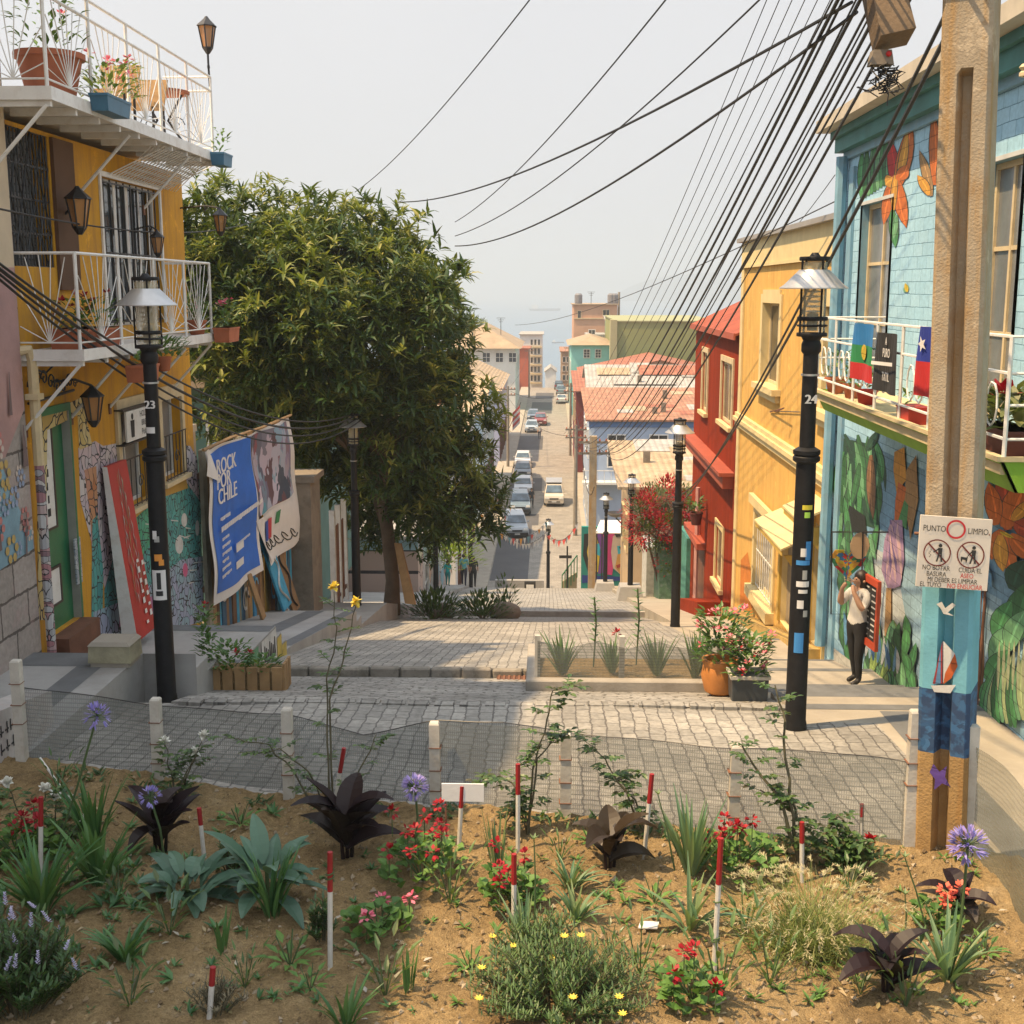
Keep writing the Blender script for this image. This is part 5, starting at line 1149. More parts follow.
for o in (oR1, oR2, oR3):
    a, b, c, d = o; wq = window(HR, XR, -1, o, .15, M_CREAM, mat('old_pane', (.12, .1, .08), .2, .3, 3), 2 if o is not oR3 else 1, 1, .09, M_CURT); mb = MB()
    for y0, y1, z0, z1 in ((a-.16, a, c, d+.16), (b, b+.16, c, d+.16), (a, b, d, d+.16)): mb.box((XR-.05, y0, z0), (XR-.002, y1, z1), M_YTRIM if o is oR3 else M_CREAM)
    mb.box((XR-.14, a-.22, c-.12), (XR-.002, b+.22, c-.002), M_YTRIM); mb.build('window_surround', wq)
a, b, c, d = oR4; mb = MB(); mb.box((XR+.1, a, c), (XR+.14, b, d), M_WOOD); D = mb.build('door', HR); mb = MB(); mb.box((XR-.3, a-.3, d+.1), (XR-.003, b+.3, d+.3), M_REDT); mb.build('door_canopy', D)
mb = MB(); p, q = onX(695, 443, XR), onX(733, 483, XR); zc = (p.z+q.z)/2
mb.box((XR-.3, 33.3, zc-.15), (XR-.002, 42.8, zc+.2), M_REDT); mb.box((XR-.42, 33.2, zc+.2), (XR-.002, 42.85, zc+.3), M_REDT); mb.build('band', HR)
mb = MB(); mb.tube([(XR-.12, 40.2, -6.4), (XR-.12, 40.2, -10.6)], .08, mat('pink_pipe', (.6, .33, .3)), 6); mb.build('drain_pipe', HR)
mb = MB(); mb.prism([(XR-.9, 33.2, -9.9), (XR-.9, 37.6, -10.8), (XR-.9, 37.6, -9.5), (XR-.9, 33.2, -8.5)], (.9, 0, 0), M_REDH); mb.build('stoop', HR)
potplant('potted_plant', 'dark pot with a plant on a bracket on the red house wall', (XR-.35, 38.6, -7.35), .4, .4, mat('dark_pot', (.12, .03, .025), .6), n=40, ph=.4, L=.25)
# colourful posts and walls beyond
for i, (px, y, h, c, lab) in enumerate(((650, 50, 2.6, (.5, .5, .46), 'white painted wall panel with brush marks under the bougainvillea'), (663, 47.5, 2.6, (.1, .2, .12), 'green and white wall panel under the bougainvillea'), (689, 44.0, 2.9, (.06, .25, .2), 'teal painted pillar at the near end of the bougainvillea wall'))):
    x = onY(px, 575, y).x; z = rz_(y)-.3; mb = MB(); mb.box((x-.25, y-1.2, z), (x+.35, y+1.2, z+h), mat('panel_%d' % i, c, .85, .4, 4, .3, 20, dirt=((.5, .48, .42), (.45, .45, .5), (.1, .35, .3))[i])); top(mb, 'painted_wall', lab, 'wall', None, (x, y, z))
# ------------------------------------------------------------------ planter in the street, pots
PLZ = gz(16.2)
pb = empty('planter_bed', (1.0, 16.3, PLZ), 'low stone edged planter bed with netting in the middle of the cobbled street', 'planter')
x0, x1, ya, yb = -.3, 2.42, 15.3, 17.12
mb = MB(); zf = gz(ya)
mb.box((x0, ya, zf-.25), (x1, ya+.16, zf+.13), M_CURB); mb.box((x0, ya+.161, zf-.7), (x0+.14, yb, zf+.1), M_CURB); mb.box((x1-.14, ya+.161, zf-.7), (x1, yb, zf+.1), M_CURB); mb.build('stone_edge', pb, bevel=.015)
mb = MB(); mb.prism([(x0+.14, ya+.16, zf+.04), (x1-.14, ya+.16, zf+.04), (x1-.14, yb, zf-.12), (x0+.14, yb, zf-.12)], (0, 0, -.4), bpy.data.materials['garden_soil']); mb.build('soil', pb)
M_POST = mat('white_post', (.55, .52, .46), .8, .22, 4, .3, 40, dirt=(.3, .22, .15), dirt_amt=.5)
for x in (x0+.15, .95, x1-.2): mb = MB(); mb.box((x-.035, ya+.17, zf-.1), (x+.035, ya+.24, zf+.68), M_POST); mb.build('post', pb)
def netmat(name, c, pitch, cover, plane='XZ'):
    m, nt, bs, out = nodes(name); src = coords(nt, plane); sp = N(nt, 'ShaderNodeSeparateXYZ'); nt.links.new(src, sp.inputs[0])
    ks = [math_(nt, 'LESS_THAN', math_(nt, 'FRACT', math_(nt, 'DIVIDE', sp.outputs[i], p)), c_) for i, p, c_ in ((0, pitch, cover), (1, pitch*2.2, cover*.8))]
    k = math_(nt, 'MAXIMUM', ks[0], ks[1]); n1 = noise(nt, src, 1.3, 3)
    al = math_(nt, 'ADD', math_(nt, 'MULTIPLY', k, .22), math_(nt, 'ADD', math_(nt, 'MULTIPLY', n1, .3), .27))
    bs.inputs['Base Color'].default_value = rgba(c); bs.inputs['Roughness'].default_value = .9
    nt.links.new(al, bs.inputs['Alpha']); return m
M_NET = netmat('shade_net', (.15, .165, .155), .018, .4); M_NET2 = netmat('shade_net_side', (.17, .18, .15), .018, .5, 'YZ')
mb = MB(); n = 12; mb.add([(x0+.15+(x1-x0-.35)*i/n, ya+.165, zf+.1+(.52-.1*math.sin(i*.8)**2)*j) for j in (0, 1) for i in range(n+1)], [(i, i+1, n+2+i, n+1+i) for i in range(n)], M_NET); mb.build('net', pb)

def clump(name, label, pos, n, L, w, m, droop=.9, spread=.5, group=None, cat='plant', part='leaves', up=1.2, rad=.05, segs=6):
    """grassy or strap-leaved tuft"""
    t = empty(name, pos, label, cat, group); p = V(pos); mb = MB()
    for k in range(n):
        a = rnd.uniform(0, 6.283); q = rnd.uniform(0, 1); d = V((math.cos(a)*spread*(.3+q), math.sin(a)*spread*(.3+q), up*rnd.uniform(.7, 1.2)))
        mb.leaf(p+V((math.cos(a)*rad*q, math.sin(a)*rad*q, 0)), d, L*rnd.uniform(.6, 1.1), w*rnd.uniform(.7, 1.1), m, droop*rnd.uniform(.5, 1.4), segs, None, .6, .2)
    mb.build(part, t); return t
LM_STRAP = leafmat('strap_leaf', [(.03, .10, .035), (.05, .15, .05), (.08, .2, .06), (.12, .22, .08)], .4, .25)
LM_IRIS = leafmat('iris_leaf', [(.07, .16, .09), (.12, .22, .12), (.16, .25, .12), (.2, .25, .1)], .5, .25)
LM_CANNA = leafmat('canna_leaf', [(.008, .004, .006), (.013, .005, .008), (.018, .008, .008), (.011, .008, .007)], .5, .05, .3)
LM_GREYG = leafmat('greygreen_leaf', [(.04, .10, .065), (.06, .13, .085), (.085, .17, .11), (.03, .08, .05)], .5, .12)
for i, (x, y, n, L, lab) in enumerate(((.18, 15.9, 46, .62, 'spiky green tuft at the left end of street planter'), (.85, 16.0, 30, .55, 'spiky tuft with a red bloom in the street planter'), (1.45, 15.9, 40, .62, 'spiky tuft right of the middle post in street planter'), (1.95, 15.8, 54, .66, 'largest pale spiky tuft at right end of street planter'))):
    t = clump('iris_tuft', lab, (x, y, zf+.02), n, L, .045, LM_IRIS, .5, .45, 'tufts in the street planter')
    if i == 1: mb = MB(); blossom(mb, (x+.05, y-.15, zf+.62), .07, LM_RED, 12); mb.build('flower', t)
for x, y, h, lab in ((.62, 16.5, .95, 'thin tall stem left of the middle post in street planter'), (1.22, 16.6, 1.05, 'thin leafy stalk rising behind the middle post in street planter')):
    t = empty('tall_stem', (x, y, zf), lab, 'plant'); mb = MB(); mb.tube([(x, y, zf-.05), (x+.03, y, zf+h*.6), (x, y, zf+h)], .012, mat('stem_green', (.08, .12, .05)), 5); mb.build('stem', t)
    mb = MB()
    for k in range(24): a = k*2.4; mb.leaf((x+.01, y, zf+h*(.3+.7*k/24)), (math.cos(a), math.sin(a), .5), .11, .05, LM_STRAP, .5, 3)
    mb.build('leaves', t)
def canna(name, label, pos, s, n=9, m=None, group='bronze leaved cannas'):
    t = empty(name, pos, label, 'canna', group); p = V(pos); mb = MB()
    for k in range(3): mb.tube([p+V((.03*k-.03, .02*k, 0)), p+V((.05*k-.05, .03*k, .35*s))], [.02*s, .012*s], LM_CANNA, 6)
    mb.build('stem', t); mb = MB()
    for k in range(n):
        a = k*2.399+rnd.uniform(-.3, .3); e = rnd.uniform(.5, 2.2); z = s*(.08+.3*k/n)
        mb.leaf(p+V((0, 0, z)), (math.cos(a), math.sin(a), e*.9), s*rnd.uniform(.42, .62), s*rnd.uniform(.17, .25), m or LM_CANNA, rnd.uniform(.4, 1.7), 7, rnd.uniform(-.3, .3), .8, .25)
    mb.build('leaves', t); return t
canna('canna', 'small dark canna at the right end of the street planter', (2.3, 16.0, zf), .8, 6)
mb = MB(); t = empty('flower_pot', (2.16, 14.95, gz(14.9)), 'orange clay pot of pink flowers at the end of the street planter', 'potted plant', 'big pots by the street planter'); p = t.location
mb.lathe([(.13, 0), (.2, .05), (.25, .25), (.22, .38), (.24, .42), (.24, .46), (.19, .46), (.18, .4)], p, mat('orange_pot', (.5, .2, .05), .6, .25, 5), 16); mb.build('pot', t, True)
LM_BUSH = leafmat('bush_leaf', [(.03, .09, .02), (.06, .15, .03), (.1, .2, .05)], .45, .25)
mb = MB(); tuft(mb, p+V((0, 0, .45)), 330, .32, .62, .12, .06, LM_BUSH, .4); mb.build('leaves', t)
for k in range(22): mb = MB(); a = rnd.uniform(0, 6.28); q = .36*rnd.random()**.5; blossom(mb, p+V((q*math.cos(a), q*math.sin(a), .45+rnd.uniform(.1, .72))), .06, LM_PINK, 8); mb.build('flower', t)
t = empty('flower_box', (2.42, 14.42, gz(14.4)), 'dark metal box of pink flowers in front of the orange clay pot', 'potted plant', 'big pots by the street planter'); p = t.location
mb = MB(); mb.cbox(p+V((0, 0, .15)), (.42, .34, .3), mat('box_dark', (.05, .06, .07), .5, .2, 5), None, 1.05); mb.build('pot', t, bevel=.01); mb = MB(); mb.box(p+V((-.24, -.2, .3)), p+V((.24, -.17, .34)), M_POST); mb.box(p+V((-.24, .17, .3)), p+V((.24, .2, .34)), M_POST); mb.box(p+V((-.24, -.17, .3)), p+V((-.21, .17, .34)), M_POST); mb.box(p+V((.21, -.17, .3)), p+V((.24, .17, .34)), M_POST); mb.build('rim', t)
mb = MB(); tuft(mb, p+V((0, 0, .3)), 260, .26, .5, .11, .055, LM_BUSH, .4); mb.build('leaves', t)
for k in range(16): mb = MB(); a = rnd.uniform(0, 6.28); q = .3*rnd.random()**.5; blossom(mb, p+V((q*math.cos(a), q*math.sin(a), .3+rnd.uniform(.1, .6))), .055, (LM_PINK, LM_RED)[k % 3 == 0], 8); mb.build('flower', t)
mb = MB(); g0 = onZ(506, 680, gz(17.0)); mb.box((-.75, 16.86, gz(17)-.05), (-.1, 17.1, gz(17)+.015), mat('rust_grate', (.12, .05, .03), .8)); 
for k in range(9): mb.box((-.73+.072*k, 16.87, gz(17)+.0155), (-.70+.072*k, 17.09, gz(17)+.03), M_RUST)
top(mb, 'drain_grate', 'rusty drain grate at the foot of the cobbled step', 'drain grate', None, (-.4, 17, gz(17)))
# wooden crate planter by the left lamp
cp = empty('crate_planter', (-4.05, 14.9, gz(14.9)), 'wooden crate planter of red flowers behind the left lamp post', 'planter'); p = V((-3.95, 15.2, gz(15.2)))
mb = MB()
for k in range(7): mb.box(p+V((-.55+.16*k, -.2, 0)), p+V((-.42+.16*k, -.17, .34)), bd[1])
for k in range(3): mb.box(p+V((-.55, -.169+.13*k, 0)), p+V((-.52, -.06+.13*k, .34)), bd[1]); mb.box(p+V((.54, -.169+.13*k, 0)), p+V((.57, -.06+.13*k, .38)), bd[1])
mb.build('crate', cp)
mb = MB(); mb.box(p+V((-.515, -.165, .0)), p+V((.535, .22, .27)), bpy.data.materials['garden_soil']); mb.build('soil', cp)
mb = MB(); tuft(mb, p+V((-.2, 0, .27)), 160, .3, .3, .1, .06, LM_BUSH, .4); tuft(mb, p+V((-.5, .1, .3)), 120, .12, .75, .1, .06, LM_BUSH, .4); tuft(mb, p+V((.25, 0, .27)), 70, .25, .15, .1, .06, LM_BUSH, .4); mb.build('leaves', cp)
for q in ((-.48, .02, 1.1), (-.05, -.15, .52), (-.62, -.1, .4), (.1, -.1, .5)): mb = MB(); blossom(mb, p+V(q), .06, LM_RED, 10); mb.build('flower', cp)
# stone block on the landing
k = onZ(110, 668, -4.36); mb = MB(); mb.cbox((k.x, k.y+.2, -4.33), (.46, .4, .05), M_CONC_L); mb.cbox((k.x, k.y+.2, -4.2), (.5, .44, .2), mat('moss_block', (.36, .33, .22), .9, .3, 5, .4), None, .96); mb.cbox((k.x, k.y+.2, -4.075), (.5, .44, .045), M_CONC_L, None, .85); top(mb, 'stone_block', 'squat pale stone block standing on the left landing', 'stone block', None, (k.x, k.y+.2, -4.36))

# ------------------------------------------------------------------ street lamps
M_POLE = mat('lamp_black', (.011, .011, .013), .55, .35, 6, .15, 40, dirt=(.03, .03, .03), spec=.3)
M_LENS = clearmat('lamp_lens', (.8, .72, .5), .35, .15)
def make_lamp(label, group):
    t = empty('street_lamp', (0, 0, 0), label, 'street lamp', group)
    B = lambda mb, nm, p=t, s=True: mb.build(nm, p, s, True)
    mb = MB(); mb.lathe([(.125, 0), (.12, .06), (.112, .1), (.102, 2.92)], (0, 0, 0), M_POLE, 16); B(mb, 'lower_shaft')
    mb = MB(); mb.lathe([(.115, 2.9), (.14, 2.92), (.14, 2.96), (.125, 2.975), (.14, 2.99), (.14, 3.03), (.09, 3.06)], (0, 0, 0), M_POLE, 16); B(mb, 'collar')
    mb = MB(); mb.lathe([(.08, 3.04), (.076, 4.02), (.1, 4.05), (.1, 4.12), (.085, 4.16), (.12, 4.22)], (0, 0, 0), M_POLE, 14); B(mb, 'upper_shaft')
    mb = MB(); mb.lathe([(.09, 3.8), (.092, 3.8), (.092, 3.82), (.088, 3.82)], (0, 0, 0), M_ALU, 14); B(mb, 'band')
    mb = MB()
    for z0, z1 in ((4.2, 4.24), (4.30, 4.32), (4.36, 4.4), (4.96, 5.0)): mb.lathe([(.15, z0), (.155, z0+.01), (.155, z1-.01), (.15, z1)], (0, 0, 0), M_POLE, 14)
    for k in range(4): a = k*1.5708+.4; mb.tube([(.145*math.cos(a), .145*math.sin(a), 4.2), (.145*math.cos(a), .145*math.sin(a), 4.98)], .012, M_POLE, 5)
    mb.lathe([(.06, 5.0), (.03, 5.04)], (0, 0, 0), M_POLE, 10); B(mb, 'lamp_cage')
    mb = MB(); mb.lathe([(.125, 4.25), (.125, 4.95)], (0, 0, 0), M_LENS, 14); B(mb, 'lamp_glass')
    mb = MB()
    for k in range(6): mb.lathe([(.03, 4.44+.05*k), (.085, 4.45+.05*k), (.085, 4.455+.05*k), (.03, 4.465+.05*k)], (0, 0, 0), M_ALU, 12)
    mb.lathe([(.05, 4.26), (.06, 4.43), (.03, 4.44)], (0, 0, 0), M_POLE, 10); B(mb, 'louvre')
    mb = MB(); mb.lathe([(.345, 4.68), (.345, 4.69), (.3, 4.72), (.16, 4.86), (.155, 4.87), (.15, 4.87), (.15, 4.85), (.29, 4.71), (.335, 4.68)], (0, 0, 0), M_ALU, 24); B(mb, 'lamp_shade')
    return t
lampp = make_lamp('black street lamp numbered 24 standing before the yellow house at the street edge', 'black street lamps down the street')
def number(t, s):
    mb = MB(); letters(mb, s, (0, -.086, 3.56), (1, 0, 0), (0, 0, 1), .13, M_BWH, bold=2); o = mb.build('number', t, False, True)
def sticker(t, name, rects):
    for a, z, w_, h, m in rects:
        mb = MB(); r = (.1155 if z < 2.9 else .085); pts = []
        for k in range(5): q = a+(k/4-.5)*w_/r; pts.append((q,))
        vs = [(r*math.sin(q[0]), -r*math.cos(q[0]), zz) for zz in (z-h/2, z+h/2) for q in pts]; mb.add(vs, [(k, k+1, 6+k, 5+k) for k in range(4)], m)
        mb.build(name, t, False, True)
LS = [('24', 2.67, 12.8, None), ('23', -4.58, 14.0, None)]
spots = [(357, 605, 30.9, 'black street lamp under the tree beside the gate pillar'), (675, 628, 28.6, 'black street lamp with stickers before the red house at pavement edge'), (630, 592, 48.2, 'black street lamp in a concrete base right of the face mural'), (605, 593, 60, 'shorter looking far lamp in front of the face mural'), (548, 593, 72, 'lamp standing alone at the far end of the steps by the bunting'), (471, 592, 66, 'lamp among bunting on the left side above the steps'), (436, 588, 49, 'dark lamp post half hidden by the tree and small shrubs')]
lamps = [lampp]; lampp.location = (2.67, 12.8, gz(12.8)-.02)
for px, py, Y, lab in spots:
    c = copy_tree(lampp); k = onY(px, py, Y); c.location = (k.x, Y, (gz(Y) if -4.3 < k.x < 3.1 else lz(Y) if k.x < 0 else rz_(Y))-.02); c['label'] = lab; lamps.append(c)
c = copy_tree(lampp); c.location = (-4.58, 14.0, gz(14)-.05); c['label'] = 'black street lamp numbered 23 standing before the mustard house landing'; number(c, '23'); number(lampp, '24')
sb = M_BWH; sy = mat('sticker_yellow', (.7, .6, .05)); sblu = mat('sticker_blue', (.05, .25, .6)); so = mat('sticker_orange', (.75, .3, .05)); sgr = mat('sticker_grey', (.4, .4, .38))
sticker(c, 'sticker', [(0.1, 1.45, .17, .36, sb), (.1, 1.5, .05, .2, P_BLK), (.1, 1.35, .09, .06, P_BLK), (.15, 1.78, .09, .08, so), (.45, 1.72, .06, .07, so), (-.1, 2.05, .05, .1, sb), (.1, 2.0, .06, .07, sgr), (-.1, 3.27, .11, .07, sb)])
sticker(lampp, 'sticker', [(.1, 2.44, .11, .05, sy), (.1, 2.36, .06, .06, mat('sticker_lime', (.4, .7, .1))), (-.1, 1.96, .06, .09, sb), (.35, 1.98, .06, .2, sblu), (-.1, 1.85, .15, .05, sblu), (.1, 1.72, .05, .1, sgr), (-.05, 1.62, .14, .06, sb), (0, 1.54, .1, .04, sb), (-.2, 1.4, .07, .09, sb), (.3, 1.3, .05, .07, sgr), (-.2, .98, .1, .22, sblu)])
mb = MB()
for i in range(2):
    k = lamps[3].location; x, y, z = ((lamps[3].location.x, lamps[3].location.y, lamps[3].location.z), (lamps[4].location.x, lamps[4].location.y, lamps[4].location.z))[i]
    mb = MB(); mb.cbox((x, y, z+.22), (1.1, 1.1, .6), M_CONC, None, .75); top(mb, 'lamp_base', ('concrete block at the foot of lamp right of the face mural', 'concrete block at the foot of the shorter lamp before the mural')[i], 'concrete base', None, (x, y, z))

# ------------------------------------------------------------------ concrete utility pole
M_CPOLE = mat('pole_concrete', (.39, .325, .235), .92, .22, 2.2, .7, 55, dirt=(.30, .17, .06), dirt_amt=.65, streak=(.36, .20, .05))
PB = V((3.11, 9.16, -4.45)); PT = V((2.84, 9.05, 3.4))
cpx = empty('utility_pole', PB, 'tall square concrete utility pole with painted foot rising beside the blue house', 'utility pole')
RZ = R(-27); ax, ay = V((math.cos(RZ), math.sin(RZ), 0)), V((-math.sin(RZ), math.cos(RZ), 0))
def pp(u, v, z):     # u across the face, v depth, z height fraction
    c = PB.lerp(PT, (z-PB.z)/(PT.z-PB.z)); s = 1-.16*(z-PB.z)/(PT.z-PB.z); return c+ax*u*s+ay*v*s
W2, GW, GD = .193, .062, .13
def pole_ring(z, g):
    d = GD if g else 0.0
    return [pp(-W2, -.16, z), pp(-W2+.03, -.19, z), pp(-GW, -.19, z), pp(-GW+.03, -.19+d, z), pp(GW-.03, -.19+d, z), pp(GW, -.19, z), pp(W2-.03, -.19, z), pp(W2, -.16, z), pp(W2, .19, z), pp(-W2, .19, z)]
zs = [-4.9, -4.4, -3.48, -3.2, -2.97, -2.45, -2.1, -1, .3, 1.46, 1.50, 2, 3.4]; gfl = [1, 1, 1, 1, 1, 1, 1, 1, 1, 1, 0, 0, 0]
M_COCH = mat('pole_ochre_foot', (.40, .25, .10), .92, .25, 3, .7, 50, dirt=(.2, .13, .07), dirt_amt=.6, streak=(.3, .15, .04)); M_PBLUE = mat('pole_paint_blue', (.16, .42, .52), .8, .2, 4, .3, 40); M_PSEA = mosaic('pole_paint_sea', [(.02, .07, .17), (.02, .10, .24), (.04, .14, .3), (.012, .05, .13)], 14, .0, 'XZ', band=((.012, .045, .12), 12))
mb = MB(); rings = [pole_ring(z, g) for z, g in zip(zs, gfl)]
for j in range(len(zs)-1):
    zc = (zs[j]+zs[j+1])/2; m = M_PSEA if -3.48 < zc < -2.97 else M_PBLUE if -2.97 < zc < -2.1 else M_COCH if zc < -3.48 else M_CPOLE
    vs = rings[j]+rings[j+1]; mb.add(vs, [(k, (k+1) % 10, 10+(k+1) % 10, 10+k) for k in range(10)], m)
mb.poly(rings[-1], M_CPOLE); mb.build('pole_shaft', cpx)
# sail boat, gull and star painted on the foot: sits in the groove and on the cheeks
def ppx(px, py, d): 
    k = onY(px, py, 9.0); u = (k-PB.lerp(PT, (k.z-PB.z)/(PT.z-PB.z))).dot(ax); return pp(u, -.19-d, k.z)
mb = MB(); wh = P_WHT; og = paint((.6, .13, .03))
def pf(pts, m, d):
    mb.poly([ppx(px, py, d) for px, py in pts], m)
def pg_(pts, m, d=.003):
    q = []
    for px, py in pts:
        k = onY(px, py, 9.0); u = (k-PB.lerp(PT, (k.z-PB.z)/(PT.z-PB.z))).dot(ax); q.append(pp(u, -.19+GD-d-.002 if abs(u) < GW-.03 else -.19-d, k.z))
    mb.poly(q, m)
pf([(944, 640), (957, 651), (956, 666), (944, 682)], wh, .006); pf([(957, 651), (960, 663), (953, 676), (944, 683), (946, 672)], og, .0075)
pf([(943, 640), (943, 683), (932, 684)], paint((.35, .05, .06)), .006); pf([(941, 648), (941, 683), (935, 684)], paint((.12, .28, .5)), .0075)
pf([(930, 686), (958, 682), (952, 691), (934, 692)], wh, .008)
mb.build('painted_sailboat', cpx); mb = MB(); pf([(936, 604), (942, 601), (946, 607), (954, 601), (958, 603), (949, 611), (956, 614), (944, 613), (941, 608)], wh, .006)
mb.build('painted_gull', cpx); mb = MB(); vi = paint((.14, .07, .35))
pf([(933, 764), (940, 771), (948, 764), (946, 775), (952, 784), (943, 782), (934, 790), (935, 779), (929, 773)], vi, .006)
mb.build('painted_star', cpx)
mb = MB(); mb.tube([pp(-.26, -.2, -1.78), pp(.3, -.2, -1.74)], .012, M_RUST, 5); mb.tube([pp(-.02, -.19, -1.78), pp(.0, -.24, -1.95)], .01, M_RUST, 5); mb.tube([pp(.16, -.19, -1.76), pp(.1, -.24, -1.95)], .01, M_RUST, 5); mb.ball(pp(-.01, -.21, -1.76), .035, M_RUST); mb.build('sign_hook', cpx)
mb = MB()
for z in (2.62, 2.42): mb.lathe([(.03, -.05), (.06, -.04), (.06, 0), (.035, .02), (.055, .05), (.03, .07)], pp(.18, -.26, z), M_RUST, 8)
mb.build('insulator', cpx)
mb = MB(); mb.cbox(pp(.0, .0, 2.75), (.06, .06, .06), M_RUST); mb.prism([pp(-1.25, -.3, 2.2), pp(.3, -.3, 2.2), pp(.3, -.3, 2.32), pp(-1.25, -.3, 2.32)], ay*.09, M_OLDC); mb.build('crossarm', cpx)
mb = MB(); c = pp(-.62, -.2, 1.95); mb.cbox(c, (.24, .28, .5), mat('box_wood', (.20, .14, .085), .85, .4, 3, .5, dirt=(.06, .04, .03)), Matrix.Rotation(R(-12), 3, 'Y') @ Matrix.Rotation(R(-14), 3, 'X'), .92); top(mb, 'junction_box', 'brown weathered box hanging from the crossarm of the concrete pole', 'junction box', None, c)
mb = MB(); c = pp(-.64, -.25, 1.6); mb.cbox(c, (.16, .12, .1), M_OLDC, None, .8); mb.ball(c+V((.04, -.06, .02)), .02, fr)
for k in range(12):
    q = c+V((rnd.uniform(-.06, .1), rnd.uniform(-.06, .06), -.05)); P_ = [q]
    for t in range(14): P_.append(q+V((rnd.gauss(0, .07)+.05*math.cos(t+k), rnd.gauss(0, .05), -.02*t*rnd.uniform(.3, 1.1)+.05*math.sin(t*1.3+k))))
    mb.tube([sum((P_[min(13, max(0, i+j))] for j in (-1, 0, 1)), V((0, 0, 0)))/3 for i in range(14)], .005, M_BLACK, 4)
top(mb, 'cable_splice', 'tangle of black cable loops under the brown box', 'cable splice', None, c)
# no-littering sign on the pole
sgn = empty('notice_sign', pp(0, -.25, -2.2), 'white notice sign with two red prohibition circles fixed to the concrete pole', 'sign')
SC = [onY(px, py, 8.82) for px, py in ((921, 515), (992, 518), (987, 591), (916, 586))]
o_, xa = SC[3], (SC[2]-SC[3]); yv = SC[0]-SC[3]; Wd, Hg = xa.length, yv.length
xa.normalize(); yv.normalize(); nz = xa.cross(yv)
def sp_(u, v, d=.004): return o_+xa*(u*Wd)+yv*(v*Hg)+nz*d
mb = MB(); mb.prism([sp_(0, 0, 0), sp_(1, 0, 0), sp_(1, 1, 0), sp_(0, 1, 0)], -nz*.02, mat('sign_white', (.66, .60, .52), .7, .12, 3, .1)); mb.build('sign_board', sgn)
def ringm(mbx, cu, cv, r, t, m, d=.004, asp=1):
    n = 28
    for k in range(n):
        a0, a1 = 2*math.pi*k/n, 2*math.pi*(k+1)/n; P = lambda rr, a: sp_(cu+rr*math.cos(a)/Wd*asp, cv+rr*math.sin(a)/Hg, d); mbx.poly([P(r, a0), P(r, a1), P(r-t, a1), P(r-t, a0)], m)
rdm, rdd = mat('sign_red', (.55, .02, .03), .6), mat('sign_dark_red', (.16, .02, .015), .6)
mb = MB(); ringm(mb, .5, .835, .07, .014, rdm); mb.build('red_ring', sgn)
for cu in (.26, .73):
    mb = MB(); ringm(mb, cu, .49, .1, .009, rdd)
    P = lambda x, y, d=.005: sp_(cu+x/Wd, .49+y/Hg, d)
    mb.poly([P(-.07, .062), P(-.062, .07), P(.07, -.062), P(.062, -.07)], rdd)
    # little figure (with a dog, or throwing rubbish)
    mb.poly([P(.02+.014*math.cos(t), .055+.014*math.sin(t), .0062) for t in [i*.7 for i in range(9)]], P_BLK); mb.poly([P(.004, .038, .0062), P(.036, .038, .0062), P(.034, -.008, .0062), P(.008, -.008, .0062)], P_BLK)
    mb.poly([P(.008, -.008, .0062), P(.019, -.008, .0062), P(.005, -.065, .0062), P(-.006, -.065, .0062)], P_BLK); mb.poly([P(.022, -.008, .0062), P(.034, -.008, .0062), P(.04, -.065, .0062), P(.03, -.065, .0062)], P_BLK)
    if cu > .5: mb.poly([P(-.07, -.015, .0062), P(-.03, -.02, .0062), P(-.02, -.005, .0062), P(-.022, -.04, .0062), P(-.03, -.062, .0062), P(-.036, -.04, .0062), P(-.058, -.036, .0062), P(-.064, -.062, .0062), P(-.07, -.04, .0062)], P_BLK); mb.poly([P(.005, .03, .0062), P(-.022, -.005, .0062), P(-.019, -.009, .0062), P(.008, .02, .0062)], P_BLK)
    else:
        mb.poly([P(.006, .034, .0062), P(-.03, .005, .0062), P(-.026, 0, .0062), P(.01, .024, .0062)], P_BLK)
        for k in range(5): mb.poly([P(-.05-.006*(k % 3), .02-.012*k+.006*math.cos(t), .0062) for t in (0, 2, 4)][:1]+[P(-.042-.006*(k % 3), .018-.012*k, .0062), P(-.046-.006*(k % 3), .01-.012*k, .0062)], P_BLK)
    mb.build('prohibition_mark', sgn)
mb = MB()
def sl(s, u, v, h, m, b=1): letters(mb, s, sp_(u, v, .005), xa, yv, h, m, 'CENTER', .78, 0)
sl('PUNTO', .2, .825, .062, P_BLK); sl('LIMPIO', .81, .82, .062, P_BLK)
sl('NO BOTAR', .26, .275, .05, P_BLK); sl('CUIDA EL', .74, .27, .05, P_BLK); sl('BASURA', .27, .19, .05, P_BLK); sl('ASEO', .7, .19, .05, rdm)
sl('MI DEBER ES LIMPIAR', .5, .11, .05, P_BLK); sl('EL TUYO', .2, .036, .05, P_BLK); sl('NO ENSUCIAR', .68, .036, .05, rdm); mb.build('lettering', sgn)

